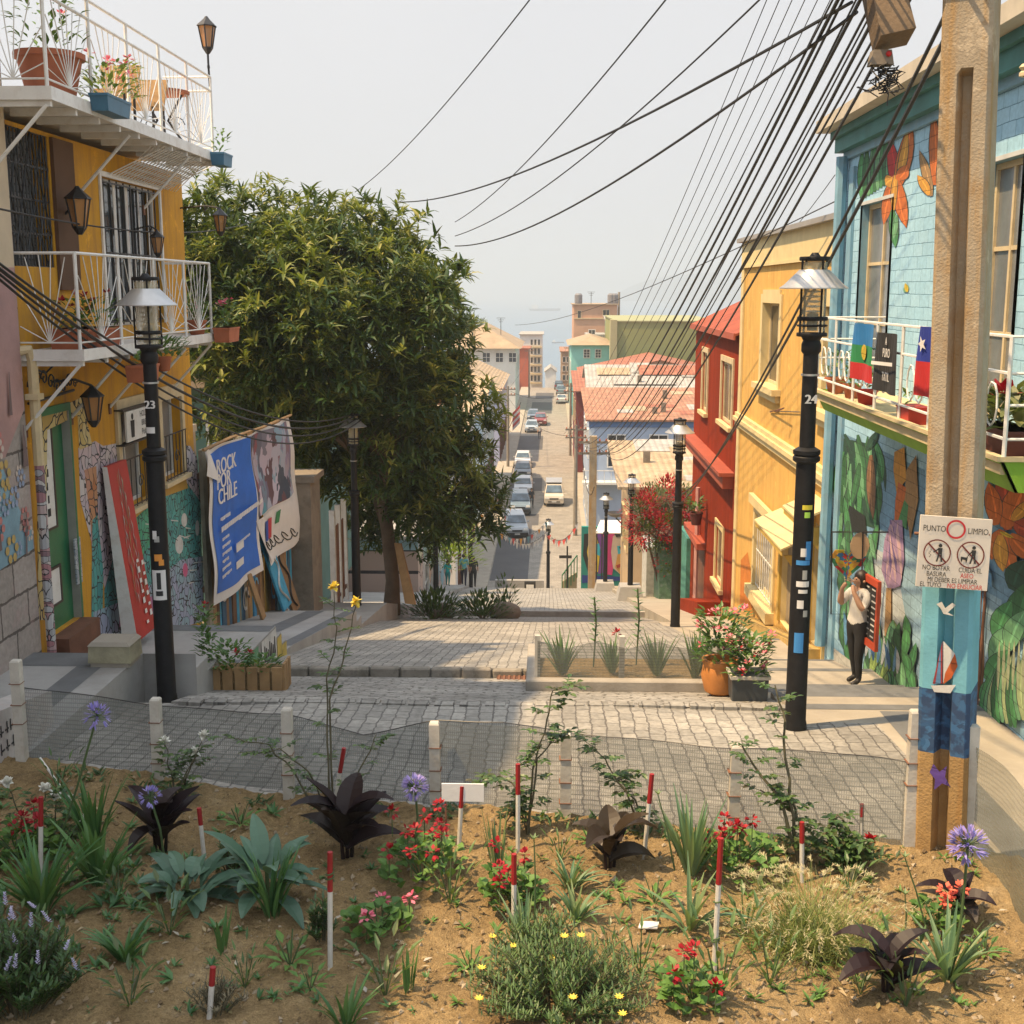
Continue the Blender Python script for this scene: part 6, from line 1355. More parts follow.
# ------------------------------------------------------------------ garden fence
gf = empty('garden_fence', (-1, 10, -4.4), 'low garden fence of grey net on white concrete posts along the cobbles', 'fence')
posts = [(23, 770, 660), (159, 783, 698), (289, 797, 708), (436, 812, 722), (565, 820, 733), (732, 833, 745), (907, 852, 710)]
pts = []
for px, pyb, pyt in posts:
    k = onZ(px, pyb, -4.38); y = fenceY(k.x)-.06; x = onY(px, pyb, y).x; tpz = onY(px, pyt, y).z; pts.append((x, y, tpz))
    lean = rnd.uniform(-.015, .015); mb = MB(); mb.add([(x+sx*.045*q+lean*(zz > -4.5), y+sy*.045*q, zz) for zz, q in ((-4.6, 1), (tpz-.015, .95), (tpz, .75)) for sx, sy in ((-1, -1), (1, -1), (1, 1), (-1, 1))],
        [(0, 3, 2, 1), (8, 9, 10, 11)]+[(i*4+k_, i*4+(k_+1) % 4, i*4+4+(k_+1) % 4, i*4+4+k_) for i in (0, 1) for k_ in range(4)], M_POST); mb.build('post', gf)
    mb = MB()
    for zz in (tpz-.22, tpz-.42, tpz-.6): mb.box((x-.052, y-.052, zz), (x+.052, y+.052, zz+.006), M_RUST)
    mb.build('tie_wire', gf)
nt_top = [(0, 690), (23, 690), (90, 700), (159, 708), (215, 712), (289, 717), (330, 730), (365, 738), (436, 722), (500, 722), (565, 735), (650, 742), (732, 747), (820, 752), (907, 762)]
mb = MB(); vs = []; n = 70
for i in range(n+1):
    px = 23+(907-23)*i/n; pt = interp(nt_top, px); kx = -5.3+(3.05+5.3)*i/n
    for j in range(5):
        v = j/4; x0_ = kx; y = fenceY(x0_)-.03+.02*math.sin(i*.7+j)+.03*v*math.sin(i*.31); zt_ = onY(px, pt, fenceY(onZ(px, 800, -4.4).x)).z
        vs.append((onY(px, 800, y).x if False else onY(px, 800-40*v, y).x, y, bedz(x0_, y)-.02+(zt_-bedz(x0_, y)+.02)*v))
mb.add(vs, [(i*5+j, i*5+5+j, i*5+6+j, i*5+1+j) for i in range(n) for j in range(4)], M_NET); mb.build('net', gf, True)
mb = MB(); mb.tube([vs[i*5+4] for i in range(n+1)], .004, M_BLACK, 4); mb.build('top_wire', gf)
gf2 = empty('garden_fence', (3.4, 8.5, -4.4), 'slack grey net fence right of the concrete pole at the frame edge', 'fence')
k = onY(964, 855, 9.0); mb = MB(); mb.box((k.x-.04, 8.95, -4.6), (k.x+.04, 9.03, onY(964, 725, 9.0).z), M_POST); mb.build('post', gf2)
mb = MB(); vs = []; n = 16
for i in range(n+1):
    t = i/n; y = 9.0-3.0*t; x = k.x+.02+.38*t+.06*math.sin(i*.9)
    for j in range(5): v = j/4; vs.append((x+.12*v*t+.03*math.sin(j+i*.5), y, -4.4+(1.0-.06*math.sin(t*3.1))*v))
mb.add(vs, [(i*5+j, i*5+5+j, i*5+6+j, i*5+1+j) for i in range(n) for j in range(4)], M_NET2); mb.build('net', gf2, True)

# ------------------------------------------------------------------ tree
def crown_leaves(mb, pts_, L, w, m, n=9):
    for p, out_ in pts_:
        out_ = V(out_).normalized(); a0 = rnd.uniform(0, 6.28); s = out_.cross(V((0, 0, 1)));
        if s.length < .1: s = V((1, 0, 0))
        s.normalize(); t_ = s.cross(out_)
        for k in range(n):
            a = a0+k*2.4; e = rnd.uniform(.15, 1.2); d = out_*e+s*math.cos(a)+t_*math.sin(a)+V((0, 0, .1))
            mb.leaf(p, d, L*rnd.uniform(.65, 1.15), w*rnd.uniform(.8, 1.2), m, rnd.uniform(.2, .9), 3, None, .7, .2)
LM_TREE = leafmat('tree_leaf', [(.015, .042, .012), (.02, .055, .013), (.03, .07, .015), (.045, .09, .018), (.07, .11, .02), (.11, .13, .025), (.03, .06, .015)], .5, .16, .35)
LM_TREEY = leafmat('tree_leaf_new_lit', [(.11, .16, .03), (.21, .23, .05), (.34, .31, .07), (.09, .13, .028), (.15, .19, .04)], .5, .3, .35)  # young leaves; sunlit tips are put into these pale tones too
M_BARK = mat('bark', (.13, .09, .06), .95, .3, 4, .8, 15)
tr = empty('big_tree', (-4.55, 34.3, lz(34.3)), 'big dense evergreen tree with glossy leaf rosettes beside the mustard house', 'tree')
mb = MB(); b0 = V((-4.55, 34.3, -9.2)); mb.tube([b0, b0+V((.05, 0, 1.0)), b0+V((-.1, .2, 2.4)), b0+V((-.4, .6, 4.2)), b0+V((-.9, 1.2, 6.4))], [.27, .2, .19, .17, .12], M_BARK, 10)
mb.build('trunk', tr, True)
mb = MB()
for k in range(16):
    a = rnd.uniform(0, 6.28); s = b0+V((-.2, .3, rnd.uniform(2.2, 4.6))); e = b0+V((-1.2+2.6*math.cos(a), .8+2.0*math.sin(a), rnd.uniform(5, 10))); mb.tube([s, s.lerp(e, .5)+V((0, 0, -.3)), e], [.11, .07, .03], M_BARK, 6)
mb.build('limbs', tr, True)
# crown lobes placed where the crown bulges: (px, py, Y, radius)
lobes = [(235, 240, 29, 1.5), (270, 218, 31, 1.4), (205, 250, 31, 1.6), (325, 248, 30, 1.7), (300, 290, 28, 1.8), (375, 225, 32, 1.3), (406, 265, 32, 1.25), (395, 300, 29.5, 1.6), (420, 312, 31, 1.0), (350, 350, 28.5, 1.8), (250, 350, 28.5, 1.7), (225, 300, 28, 1.5), (420, 378, 30, 1.4), (455, 420, 31, 1.2), (470, 470, 31, 1.05), (400, 430, 29, 1.7), (330, 420, 28.5, 1.4), (430, 500, 30.5, 1.3), (385, 500, 30, 1.2), (220, 400, 30, 1.2), (428, 345, 31.5, 1.0), (470, 505, 31.5, .8), (300, 228, 32, 1.5), (345, 290, 33, 2), (250, 270, 33, 2), (400, 380, 33, 1.9), (425, 530, 32, .7), (360, 460, 31, 1.3), (395, 460, 31, 1.3), (210, 200, 29, 1.2), (185, 300, 30, 1.3), (310, 340, 28, 1.5), (420, 515, 30, .8), (455, 510, 31, .7), (350, 490, 31, .9), (370, 530, 32, .6), (290, 400, 30, 1.3), (310, 450, 31, 1.0), (250, 420, 31.5, 1.0), (250, 330, 33.5, 2), (330, 380, 33.5, 2), (400, 330, 33.5, 2), (380, 450, 33, 1.6), (430, 430, 33, 1.3), (320, 440, 33, 1.3), (220, 280, 33, 1.8), (360, 270, 33.5, 1.8)]
mc_, my_ = MB(), MB()
def rosette(mbx, p, o, L, w, m, n):
    o = V(o).normalized(); a0 = rnd.uniform(0, 6.28); sd = o.cross(V((0, 0, 1)))
    if sd.length < .1: sd = V((1, 0, 0))
    sd.normalize(); t_ = sd.cross(o)
    for k in range(n):
        a = a0+k*2.4; e = rnd.uniform(.05, 1.5)
        mbx.leaf(p+o*(.02*k-.08), o*e+sd*math.cos(a)+t_*math.sin(a), L*rnd.uniform(.5, 1.25), w*rnd.uniform(.7, 1.25), m, rnd.uniform(.3, 1.3), 3, rnd.uniform(-.5, .5), .62, .2)
for px, py, Y, r in lobes:
    Y += 3.4 if py < 370 else 5.6 if 300 < px < 400 else 3.9
    c = onY(px, py+(22 if py < 300 else 8 if py < 370 else 0), Y); r *= 1.08
    for k in range(int(8.5*r*r)+4):      # tufts on the outside of each bulge, with gaps between
        d = V((rnd.gauss(0, 1), rnd.gauss(-.25, 1), rnd.gauss(.15, 1))).normalized(); s_ = c+d*r*rnd.uniform(.72, 1.1); yng_lit = rnd.random() < (.4 if d.z > -.15 and py < 480 else .2); sz = rnd.uniform(.8, 1.3)  # pale rosettes likelier on upper tufts, where sun falls
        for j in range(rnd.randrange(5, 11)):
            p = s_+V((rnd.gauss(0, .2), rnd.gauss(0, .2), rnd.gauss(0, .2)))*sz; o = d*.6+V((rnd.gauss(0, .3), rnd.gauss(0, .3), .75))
            rosette(my_ if yng_lit and rnd.random() < .75 else mc_, p, o, .34*sz, .085*sz, LM_TREEY if yng_lit and rnd.random() < .8 else LM_TREE, rnd.randrange(6, 11))
    for k in range(int(15*r*r)):         # dark leaves deeper in, for the shaded inside of the crown
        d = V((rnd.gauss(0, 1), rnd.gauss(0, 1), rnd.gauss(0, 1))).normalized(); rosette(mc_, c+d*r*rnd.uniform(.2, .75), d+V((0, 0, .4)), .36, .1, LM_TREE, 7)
    for k in range(int(2.2*r)):          # upright shoots that break the outline
        d = V((rnd.gauss(0, .6), rnd.gauss(0, .6), abs(rnd.gauss(.8, .4)))).normalized()
        for j in range(3): rosette(my_, c+d*r*(.92+.08*j)+V((0, 0, .07*j)), V((d.x*.3, d.y*.3, 1)), .3*(1.1-.12*j), .075, LM_TREEY, 7)
b_ = len(mc_.v); k0 = mc_.mi(LM_TREEY); mc_.v.extend(my_.v); mp_ = [mc_.mi(m) for m in my_.mats]
mc_.f.extend(tuple(q+b_ for q in f) for f in my_.f); mc_.m.extend(mp_[i] for i in my_.m); mc_.build('crown', tr)
t = tr
mb = MB(); mb.prism([(-4.0, 33.0, lz(33)), (-3.7, 32.9, lz(33)), (-4.2, 33.9, lz(33)+1.5), (-4.4, 34.0, lz(33)+1.5)], (.02, .08, 0), mat('prop_board', (.42, .24, .1), .85, .25, 4)); top(mb, 'prop_board', 'tan board propped against the trunk of the big tree', 'board', None, (-3.9, 33, lz(33)))
# shrubs and stones in the strip past the tree
def bush(name, label, c, r, h, n, m, L=.16, cat='shrub', group=None, fl=None, nf=0, stem=True):
    t = empty(name, c, label, cat, group); c = V(c); mb = MB()
    for k in range(n):
        d = V((rnd.gauss(0, 1), rnd.gauss(0, 1), abs(rnd.gauss(0, 1)))).normalized(); q = rnd.random()**.4; p = c+V((d.x*r*q, d.y*r*q, d.z*h*q)); mb.leaf(p, d+V((0, 0, .5)), L*rnd.uniform(.6, 1.3), L*.42, m, .5, 3)
    mb.build('foliage', t)
    if stem:
        mb = MB()
        for k in range(7): a = k*.9; mb.tube([c-V((0, 0, .05)), c+V((math.cos(a)*r*.6, math.sin(a)*r*.6, h*.7))], [.02, .006], M_BARK, 5)
        mb.build('stem', t)
    for k in range(nf):
        d = V((rnd.gauss(0, 1), rnd.gauss(0, 1), abs(rnd.gauss(0, 1)))).normalized(); mb = MB(); blossom(mb, c+V((d.x*r, d.y*r, d.z*h)), L*.6, fl, 9); mb.build('flower', t)
    return t
LM_DK = leafmat('dark_shrub', [(.015, .05, .015), (.03, .08, .02), (.05, .11, .03), (.08, .14, .04)], .45, .2)
bush('low_shrub', 'dark low shrub spreading at the foot of the big tree', (-3.3, 34.5, gz(34.5)), 1.0, .8, 420, LM_DK, .2, group='low shrubs past the tree')
bush('low_shrub', 'dark low shrub between lamp post and round stone', (-2.0, 35.5, gz(35.5)), .9, .75, 360, LM_DK, .2, group='low shrubs past the tree')
bush('low_shrub', 'loose twiggy shrub beside the round stone at right end of strip', (-1.35, 36.6, gz(36.6)), .5, 1.3, 150, LM_DK, .18, group='low shrubs past the tree')
for px, py, r, lab in ((505, 612, .42, 'round grey stone at the right end of shrub strip'), (441, 612, .38, 'brown stone under the shrubs near the tree')):
    k = onY(px, py, 36); mb = MB(); mb.ball((k.x, 36, gz(36)+r*.45), r, mat('field_stone', (.22, .18, .14), .9, .3, 3, .6, 12), 12, 8, (1.2, .9, .75)); top(mb, 'round_stone', lab, 'stone', None, (k.x, 36, gz(36)), True)
bush('young_tree', 'bright yellow green leafy young tree behind the dark lamp post', (onY(449, 590, 56).x, 56, lz(56)+1.2), 1.6, 3.8, 900, leafmat('lime_leaf', [(.12, .22, .02), (.2, .3, .03), (.28, .34, .04)], .5, .35), .3, 'tree')
c0 = onY(668, 522, 47); bg_ = empty('bougainvillea', (c0.x, 47, -11.2), 'large red flowering bougainvillea spilling over the wall before the red house', 'shrub')
LM_BOUG = leafmat('boug_petal', [(.40, .018, .02), (.5, .03, .03), (.30, .01, .015)], .6, .25)
bl_ = [onY(px, py, 47+dy) for px, py, dy in ((650, 505, 0), (668, 495, .6), (684, 505, 0), (645, 530, -.2), (662, 530, -.6), (682, 535, -.4), (672, 555, -.4), (690, 520, .4), (655, 518, .8), (688, 550, .2), (640, 515, .5))]
ml, mf = MB(), MB(); lb = leafmat('boug_leaf', [(.025, .06, .015), (.05, .10, .02), (.10, .15, .03)], .5, .25)
for k in range(9500):
    c = bl_[k % len(bl_)]; d = V((rnd.gauss(0, 1), rnd.gauss(0, 1), rnd.gauss(0, 1))).normalized(); q = .82*rnd.random()**.35; p = c+d*q
    fl_ = math.sin(p.x*5.3+p.z*3.1)+math.sin(p.z*6.7+p.y*4.2+1)+rnd.gauss(0, .4) > .05
    (mf if fl_ else ml).leaf(p, d+V((0, 0, .3)), .13, .09 if fl_ else .065, LM_BOUG if fl_ else lb, .3, 2)
ml.build('foliage', bg_); mb = MB()
for k in range(6): mb.tube([(c0.x+.1*k-.3, 47.3, -11.3), (c0.x+.25*k-.7, 47.2, -9.8), bl_[k]], [.06, .04, .02], M_BARK, 5)
mb.build('stem', bg_); mb = mf
mb.build('blossoms', bg_)
# ------------------------------------------------------------------ the town below
LS_Z = -18.4
def wcol(name, c, var=.12): return mat(name, c, .85, var, .35, .15, 8, dirt=mul(c, .6), dirt_amt=.4)
M_SALM = corrug('salmon_tin', (.36, .17, .10), 'X', .35, (.42, .26, .16)); M_TANR = corrug('tan_tin', (.42, .31, .19), 'X', .35, (.48, .38, .26)); M_GREYR = corrug('grey_tin', (.38, .36, .33), 'X', .35, (.45, .44, .42)); M_REDR = corrug('rust_tin', (.33, .11, .06), 'X', .35, (.4, .18, .1))
def winY(parent, X0, X1, z0, z1, Y, mf, cols=2, rows=3, lab=None):
    """window in a wall that faces the camera (plane Y)"""
    mb = MB(); f = .09
    for a, b, c, d in ((X0-f, X0, z0-f, z1+f), (X1, X1+f, z0-f, z1+f), (X0, X1, z1, z1+f), (X0, X1, z0-f, z0)): mb.box((a, Y-.1, c), (b, Y-.002, d), mf)
    for k in range(1, cols): x = X0+(X1-X0)*k/cols; mb.box((x-.03, Y-.07, z0), (x+.03, Y-.012, z1), mf)
    for k in range(1, rows): z = z0+(z1-z0)*k/rows; mb.box((X0, Y-.06, z-.03), (X1, Y-.012, z+.03), mf)
    w_ = mb.build('window', parent); mb = MB(); mb.box((X0, Y-.011, z0), (X1, Y-.003, z1), M_GLASS); mb.build('pane', w_); return w_
def winX(parent, n, X, y0, y1, z0, z1, mf, rows=2, nm='window', mp=None):
    mb = MB(); f = .1
    for a, b, c, d in ((y0-f, y0, z0-f, z1+f), (y1, y1+f, z0-f, z1+f), (y0, y1, z1, z1+f), (y0, y1, z0-f, z0)): mb.box((X+n*.002, a, c), (X+n*.1, b, d), mf)
    for k in range(1, rows): z = z0+(z1-z0)*k/rows; mb.box((X+n*.012, y0, z-.03), (X+n*.06, y1, z+.03), mf)
    w_ = mb.build(nm, parent); mb = MB(); mb.box((X+n*.003, y0, z0), (X+n*.011, y1, z1), mp or M_GLASS); mb.build('pane', w_); return w_
def house(name, label, cat, x0, x1, y0, y1, zt, m, roof, mr, zb=LS_Z-.6, over=.3, rise=1.2, wall2=None):
    t = empty(name, ((x0+x1)/2, y0, zb), label, cat); mb = MB(); mb.box((x0, y0, zb), (x1, y1, zt), m)
    if roof == 'gabley': mb.prism([(x0, y0, zt), (x0, y1, zt), (x0, (y0+y1)/2, zt+rise)], (x1-x0, 0, 0), m)
    if roof == 'gablex': mb.prism([(x0, y0, zt), (x1, y0, zt), ((x0+x1)/2, y0, zt+rise)], (0, y1-y0, 0), m)
    mb.build('wall', t); mb = MB(); e = over
    if roof == 'flat': mb.box((x0-e, y0-e, zt+.003), (x1+e, y1+e, zt+.18), mr)
    elif roof == 'shed': mb.add([(x0-e, y0-e, zt+.01), (x1+e, y0-e, zt+.01), (x1+e, y1+e, zt+rise), (x0-e, y1+e, zt+rise), (x0-e, y0-e, zt+.14), (x1+e, y0-e, zt+.14), (x1+e, y1+e, zt+rise+.13), (x0-e, y1+e, zt+rise+.13)], [(0, 3, 2, 1), (4, 5, 6, 7), (0, 1, 5, 4), (1, 2, 6, 5), (2, 3, 7, 6), (3, 0, 4, 7)], mr)
    elif roof == 'hip':
        r = min(x1-x0, y1-y0)/2*.98; ym = (y0+y1)/2; xm = (x0+x1)/2
        if x1-x0 > y1-y0: A_, B_ = (x0+r, ym, zt+rise), (x1-r, ym, zt+rise)
        else: A_, B_ = (xm, y0+r, zt+rise), (xm, y1-r, zt+rise)
        c = [(x0-e, y0-e, zt+.01), (x1+e, y0-e, zt+.01), (x1+e, y1+e, zt+.01), (x0-e, y1+e, zt+.01)]
        if x1-x0 > y1-y0: mb.add(c+[A_, B_], [(0, 1, 5, 4), (1, 2, 5), (2, 3, 4, 5), (3, 0, 4), (0, 3, 2, 1)], mr)
        else: mb.add(c+[A_, B_], [(0, 1, 4), (1, 2, 5, 4), (2, 3, 5), (3, 0, 4, 5), (0, 3, 2, 1)], mr)
    elif roof == 'gabley':
        ym = (y0+y1)/2
        for s, ya in ((1, y0-e), (-1, y1+e)): mb.add([(x0-e, ya, zt-.1), (x1+e, ya, zt-.1), (x1+e, ym, zt+rise+.02), (x0-e, ym, zt+rise+.02), (x0-e, ya, zt+.02), (x1+e, ya, zt+.02), (x1+e, ym, zt+rise+.14), (x0-e, ym, zt+rise+.14)], [(0, 3, 2, 1), (4, 5, 6, 7), (0, 1, 5, 4), (1, 2, 6, 5), (2, 3, 7, 6), (3, 0, 4, 7)], mr)
    elif roof == 'gablex':
        xm = (x0+x1)/2
        for xa in (x0-e, x1+e): mb.add([(xa, y0-e, zt-.1), (xm, y0-e, zt+rise+.02), (xm, y1+e, zt+rise+.02), (xa, y1+e, zt-.1), (xa, y0-e, zt+.02), (xm, y0-e, zt+rise+.14), (xm, y1+e, zt+rise+.14), (xa, y1+e, zt+.02)], [(0, 3, 2, 1), (4, 5, 6, 7), (0, 1, 5, 4), (1, 2, 6, 5), (2, 3, 7, 6), (3, 0, 4, 7)], mr)
    mb.build('roof', t); return t
def X_at(px, Y): return onY(px, 400, Y).x
def Z_at(py, Y): return onY(550, py, Y).z
# --- right side, near to far
t = house('tan_roofed_house', 'house with broad pale tan roof above the bougainvillea, before the pale blue house', 'house', 4.0, 12, 58, 68, Z_at(487, 58), wcol('tan_plaster', (.45, .33, .2)), 'shed', M_TANR, -17, over=.8, rise=Z_at(444, 68)-Z_at(487, 58))
winX(t, -1, 4.0, 62, 63.4, -13.2, -11.4, M_CREAM); winX(t, -1, 4.0, 65, 66.4, -13.2, -11.4, M_CREAM)
mb = MB(); c = V((3.6, 66, -12.2)); mb.lathe([(.02, 0), (.35, .1), (.55, .28), (.53, .29), (.3, .12)], c, mat('dish_grey', (.22, .2, .18), .5), 14); mb.tube([c, (4.0, 66, -12.6)], .04, M_BLACK, 5); top(mb, 'satellite_dish', 'dark round satellite dish on the tan roofed house', 'satellite dish', None, c)
t = house('pale_blue_house', 'pale blue two storey house with salmon tin roof facing up the lower street', 'house', X_at(590, 90), 13.5, 90, 106, Z_at(421, 90), wcol('pale_blue_wall', (.38, .47, .62)), 'shed', M_SALM, rise=Z_at(389, 106)-Z_at(421, 90))
xh = X_at(590, 90)
for a, b in ((609, 625), (651, 668)): winY(t, X_at(a, 90), X_at(b, 90), Z_at(466, 90), Z_at(435, 90), 90, M_WHITE)
mb = MB(); mb.box((xh-.05, 89.9, Z_at(427, 90)), (13.5, 89.998, Z_at(421, 90)), mat('blue_trim_dark', (.10, .18, .36))); mb.box((xh-.04, 89.9, LS_Z), (xh+.35, 89.997, Z_at(428, 90)), wcol('pale_blue_corner', (.5, .58, .68))); mb.build('trim', t)
mb = MB(); mb.box((xh-.5, 88.9, -14.0), (9, 89.998, -13.85), M_WHITE)
for k in range(18): mb.box((xh-.45+.5*k, 88.92, -13.85), (xh-.41+.5*k, 88.96, -13.0), M_WHITE)
mb.box((xh-.5, 88.9, -13.0), (9, 88.98, -12.94), M_WHITE); mb.build('balcony', t)
for k in range(3): winX(t, -1, xh, 92+4.5*k, 93.3+4.5*k, -12.4, -10.4, M_WHITE); winX(t, -1, xh, 92+4.5*k, 93.3+4.5*k, -17, -14.8, M_WHITE)
t = house('white_roofed_house', 'low house with patched white and tan tin roofs behind the pale blue house', 'house', 3.4, 17, 108, 122, Z_at(388, 108), wcol('cream_wall2', (.5, .42, .3)), 'gabley', M_GREYR, rise=1.5)
mb = MB(); zz = Z_at(388, 108)
for x0, x1, v0, v1, m in ((5.5, 11, .1, .45, M_GREYR), (8, 15, .5, .92, M_REDR), (4.2, 7.2, .5, .8, M_TANR)): mb.add([(x0, 107.7+7.3*v0, zz+.05+1.62*v0+.1), (x1, 107.7+7.3*v0, zz+.05+1.62*v0+.1), (x1, 107.7+7.3*v1, zz+.05+1.62*v1+.1), (x0, 107.7+7.3*v1, zz+.05+1.62*v1+.1)], [(0, 1, 2, 3)], m)
mb.build('roof_sheet', t)
def clutter(t, x0, x1, y0, y1, zf, n, cols):
    for k in range(n):      # patched sheets, vents and boards lying on a roof
        x = rnd.uniform(x0, x1); y = rnd.uniform(y0, y1); w_, d_ = rnd.uniform(.8, 2.6), rnd.uniform(1, 3.5); mb = MB()
        mb.add([(x, y, zf(y)+.16), (x+w_, y, zf(y)+.16), (x+w_, y+d_, zf(y+d_)+.17), (x, y+d_, zf(y+d_)+.17)], [(0, 1, 2, 3)], cols[k % len(cols)]); mb.build('roof_sheet', t)
    for k in range(n//3):
        x = rnd.uniform(x0, x1); y = rnd.uniform(y0, y1); mb = MB(); mb.box((x, y, zf(y)), (x+.35, y+.35, zf(y)+rnd.uniform(.4, .9)), M_OLDC); mb.build('vent', t)
zb0, zb1 = Z_at(421, 90), Z_at(389, 106)
clutter(bpy.data.objects['pale_blue_house'], xh+.5, 11, 91, 103, lambda y: zb0+(zb1-zb0)*(y-89.7)/16.6, 9, (M_REDR, M_TANR, M_SALM, M_GREYR))
clutter(bpy.data.objects['white_roofed_house'], 4, 14, 108.5, 113, lambda y: Z_at(388, 108)+1.5*(y-107.7)/7.3, 6, (M_TANR, M_REDR, M_GREYR))
zc0, zc1 = Z_at(487, 58), Z_at(444, 68)
clutter(bpy.data.objects['tan_roofed_house'], 4.2, 8, 58.5, 66, lambda y: zc0+(zc1-zc0)*(y-57.2)/11.6, 6, (M_TANR, M_GREYR))
t = house('dark_red_house', 'narrow dark red house beside the pole at the right kerb', 'house', X_at(579, 112), 6.3, 124, 140, Z_at(392, 124), wcol('dark_red_wall', (.22, .04, .04)), 'shed', M_REDR, rise=1.0)
for k in range(3): winX(t, -1, X_at(579, 112), 126+4.2*k, 127.3+4.2*k, -13.5, -11.3, M_CREAM)
t = house('red_gabled_house', 'house with red tin gable roof between the dark red and turquoise houses', 'house', X_at(582, 146), 22, 146, 164, Z_at(377, 146), wcol('pink_wall', (.5, .33, .24)), 'gablex', M_REDR, rise=1.9)
for k in range(4): winX(t, -1, X_at(582, 146), 148+4*k, 149.3+4*k, -14.5, -12.5, M_CREAM)
t = house('turquoise_house', 'turquoise house with flat tan eaves below the pink tower', 'house', X_at(571, 182), X_at(613, 182), 182, 200, Z_at(345, 182), wcol('turquoise_wall', (.25, .58, .56)), 'hip', M_TILE, over=.6, rise=1.2)
winY(t, X_at(583.5, 182), X_at(589, 182), Z_at(357.5, 182), Z_at(349.5, 182), 182, M_WHITE); winY(t, X_at(595, 182), X_at(600, 182), Z_at(357.5, 182), Z_at(349.5, 182), 182, M_WHITE); winY(t, X_at(583, 182), X_at(589, 182), Z_at(385, 182), Z_at(373, 182), 182, M_WHITE)
for k in range(3): winX(t, -1, X_at(571, 182), 184+5*k, 185.6+5*k, -13, -10.5, M_WHITE)
t = house('pink_tower_block', 'tall salmon pink block with roof water tanks above the turquoise house', 'building', X_at(573, 228), X_at(616, 228), 228, 246, Z_at(305, 228), wcol('salmon_wall', (.56, .32, .20)), 'flat', M_TILE)
winY(t, X_at(602, 228), X_at(608, 228), Z_at(316, 228), Z_at(310, 228), 228, M_CREAM, 2, 1); winY(t, X_at(577, 228), X_at(580, 228), Z_at(318, 228), Z_at(311, 228), 228, M_CREAM, 1, 1)
mb = MB(); mb.box((X_at(573, 228), 227.8, Z_at(319, 228)), (X_at(611, 228), 227.997, Z_at(318, 228)), M_CREAM); mb.build('ledge', t)
for k, px in enumerate((578, 611, 614)): mb = MB(); mb.lathe([(.7, 0), (.75, .3), (.75, 1.6), (.5, 1.9)], (X_at(px, 228), 232, Z_at(305, 228)+.18), mat('tank_grey', (.2, .2, .22)), 10); mb.build('water_tank', t)
t = house('turquoise_shed', 'small bright teal roof structure with pipes before the pink tower', 'shed', X_at(605, 210), X_at(615, 210), 206, 214, Z_at(322, 206), wcol('teal_wall', (.10, .45, .42)), 'shed', M_GREYR, rise=.8)
mb = MB(); mb.box((X_at(585, 206), 204, Z_at(337, 206)), (X_at(605, 206), 214, Z_at(334, 206)), M_GREYR); mb.build('terrace_deck', t); winY(t, X_at(588, 206), X_at(594, 206), Z_at(336, 205), Z_at(330, 205), 205.5, M_WHITE, 2, 1)
t = house('olive_green_hall', 'large olive green windowless hall behind the salmon roofs', 'building', X_at(616, 168), X_at(720, 168), 168, 205, Z_at(322, 168), mat('olive_wall', (.24, .26, .10), .85, .08, .3, .1), 'flat', mat('olive_edge', (.3, .31, .16)), over=.15)
mb = MB(); mb.box((X_at(616, 168)-.9, 167.6, LS_Z), (X_at(616, 168), 170, Z_at(322, 168)+.3), wcol('olive_pilaster', (.38, .36, .2))); mb.build('pilaster', t)
t = house('far_flat_block', 'far flat roofed building with roof terrace above the olive hall', 'building', X_at(645, 300), X_at(672, 300), 300, 320, Z_at(318, 300), wcol('grey_wall', (.35, .32, .27)), 'flat', M_TILE, -28)
t = house('far_tan_block', 'far narrow tan apartment block at right of the street end', 'building', X_at(561, 250), X_at(571, 250), 250, 270, Z_at(352, 250), wcol('tan_wall', (.5, .38, .26)), 'flat', M_SALM, -30)
for r in range(3):
    for k in range(2): winY(t, X_at(562.5+4*k, 250), X_at(565+4*k, 250), Z_at(362+9*r, 250), Z_at(357+9*r, 250), 250, M_WHITE, 1, 1)
t = house('far_white_low_house', 'low white house with grey roof far past the end of the street', 'house', X_at(545, 330), X_at(556, 330), 330, 345, Z_at(372, 330), wcol('white_wall', (.68, .68, .67)), 'gablex', M_GREYR, -40)
# --- left side, near to far
t = house('teal_shop_house', 'bright painted shop house half hidden behind the tree on the left pavement', 'house', -14, -5.7, 52, 66, -10.6, mosaic('shop_mural', [(.45, .5, .55), (.5, .3, .2), (.2, .4, .5), (.55, .5, .3)], .8, .02), 'shed', M_GREYR, -17, rise=.8)
for k in range(3): winX(t, 1, -5.7, 54+4*k, 55.6+4*k, -14.2, -12.2, M_WHITE)
t = house('pale_stucco_house', 'pale stucco house down the steps left of the bunting', 'house', -15, -5.65, 72, 92, -9.6, wcol('pale_stucco', (.62, .61, .6)), 'shed', M_TANR, rise=1.0)
for k in range(4): winX(t, 1, -5.65, 74+4.6*k, 75.6+4.6*k, -13, -10.8, M_WHITE); winX(t, 1, -5.65, 74+4.6*k, 75.5+4.6*k, -18.2, -15.4, M_WOOD)
t = house('slate_blue_house', 'slate blue house with orange brick gable on the left kerb', 'house', -16, -5.6, 100, 122, Z_at(392, 122), wcol('slate_blue_wall', (.42, .54, .62)), 'gabley', M_TANR, rise=2.2)
for k in range(5): winX(t, 1, -5.6, 102+4*k, 103.5+4*k, -12.6, -10.4, M_WHITE); winX(t, 1, -5.6, 102+4*k, 103.5+4*k, -18.2, -15.2, M_WOOD)
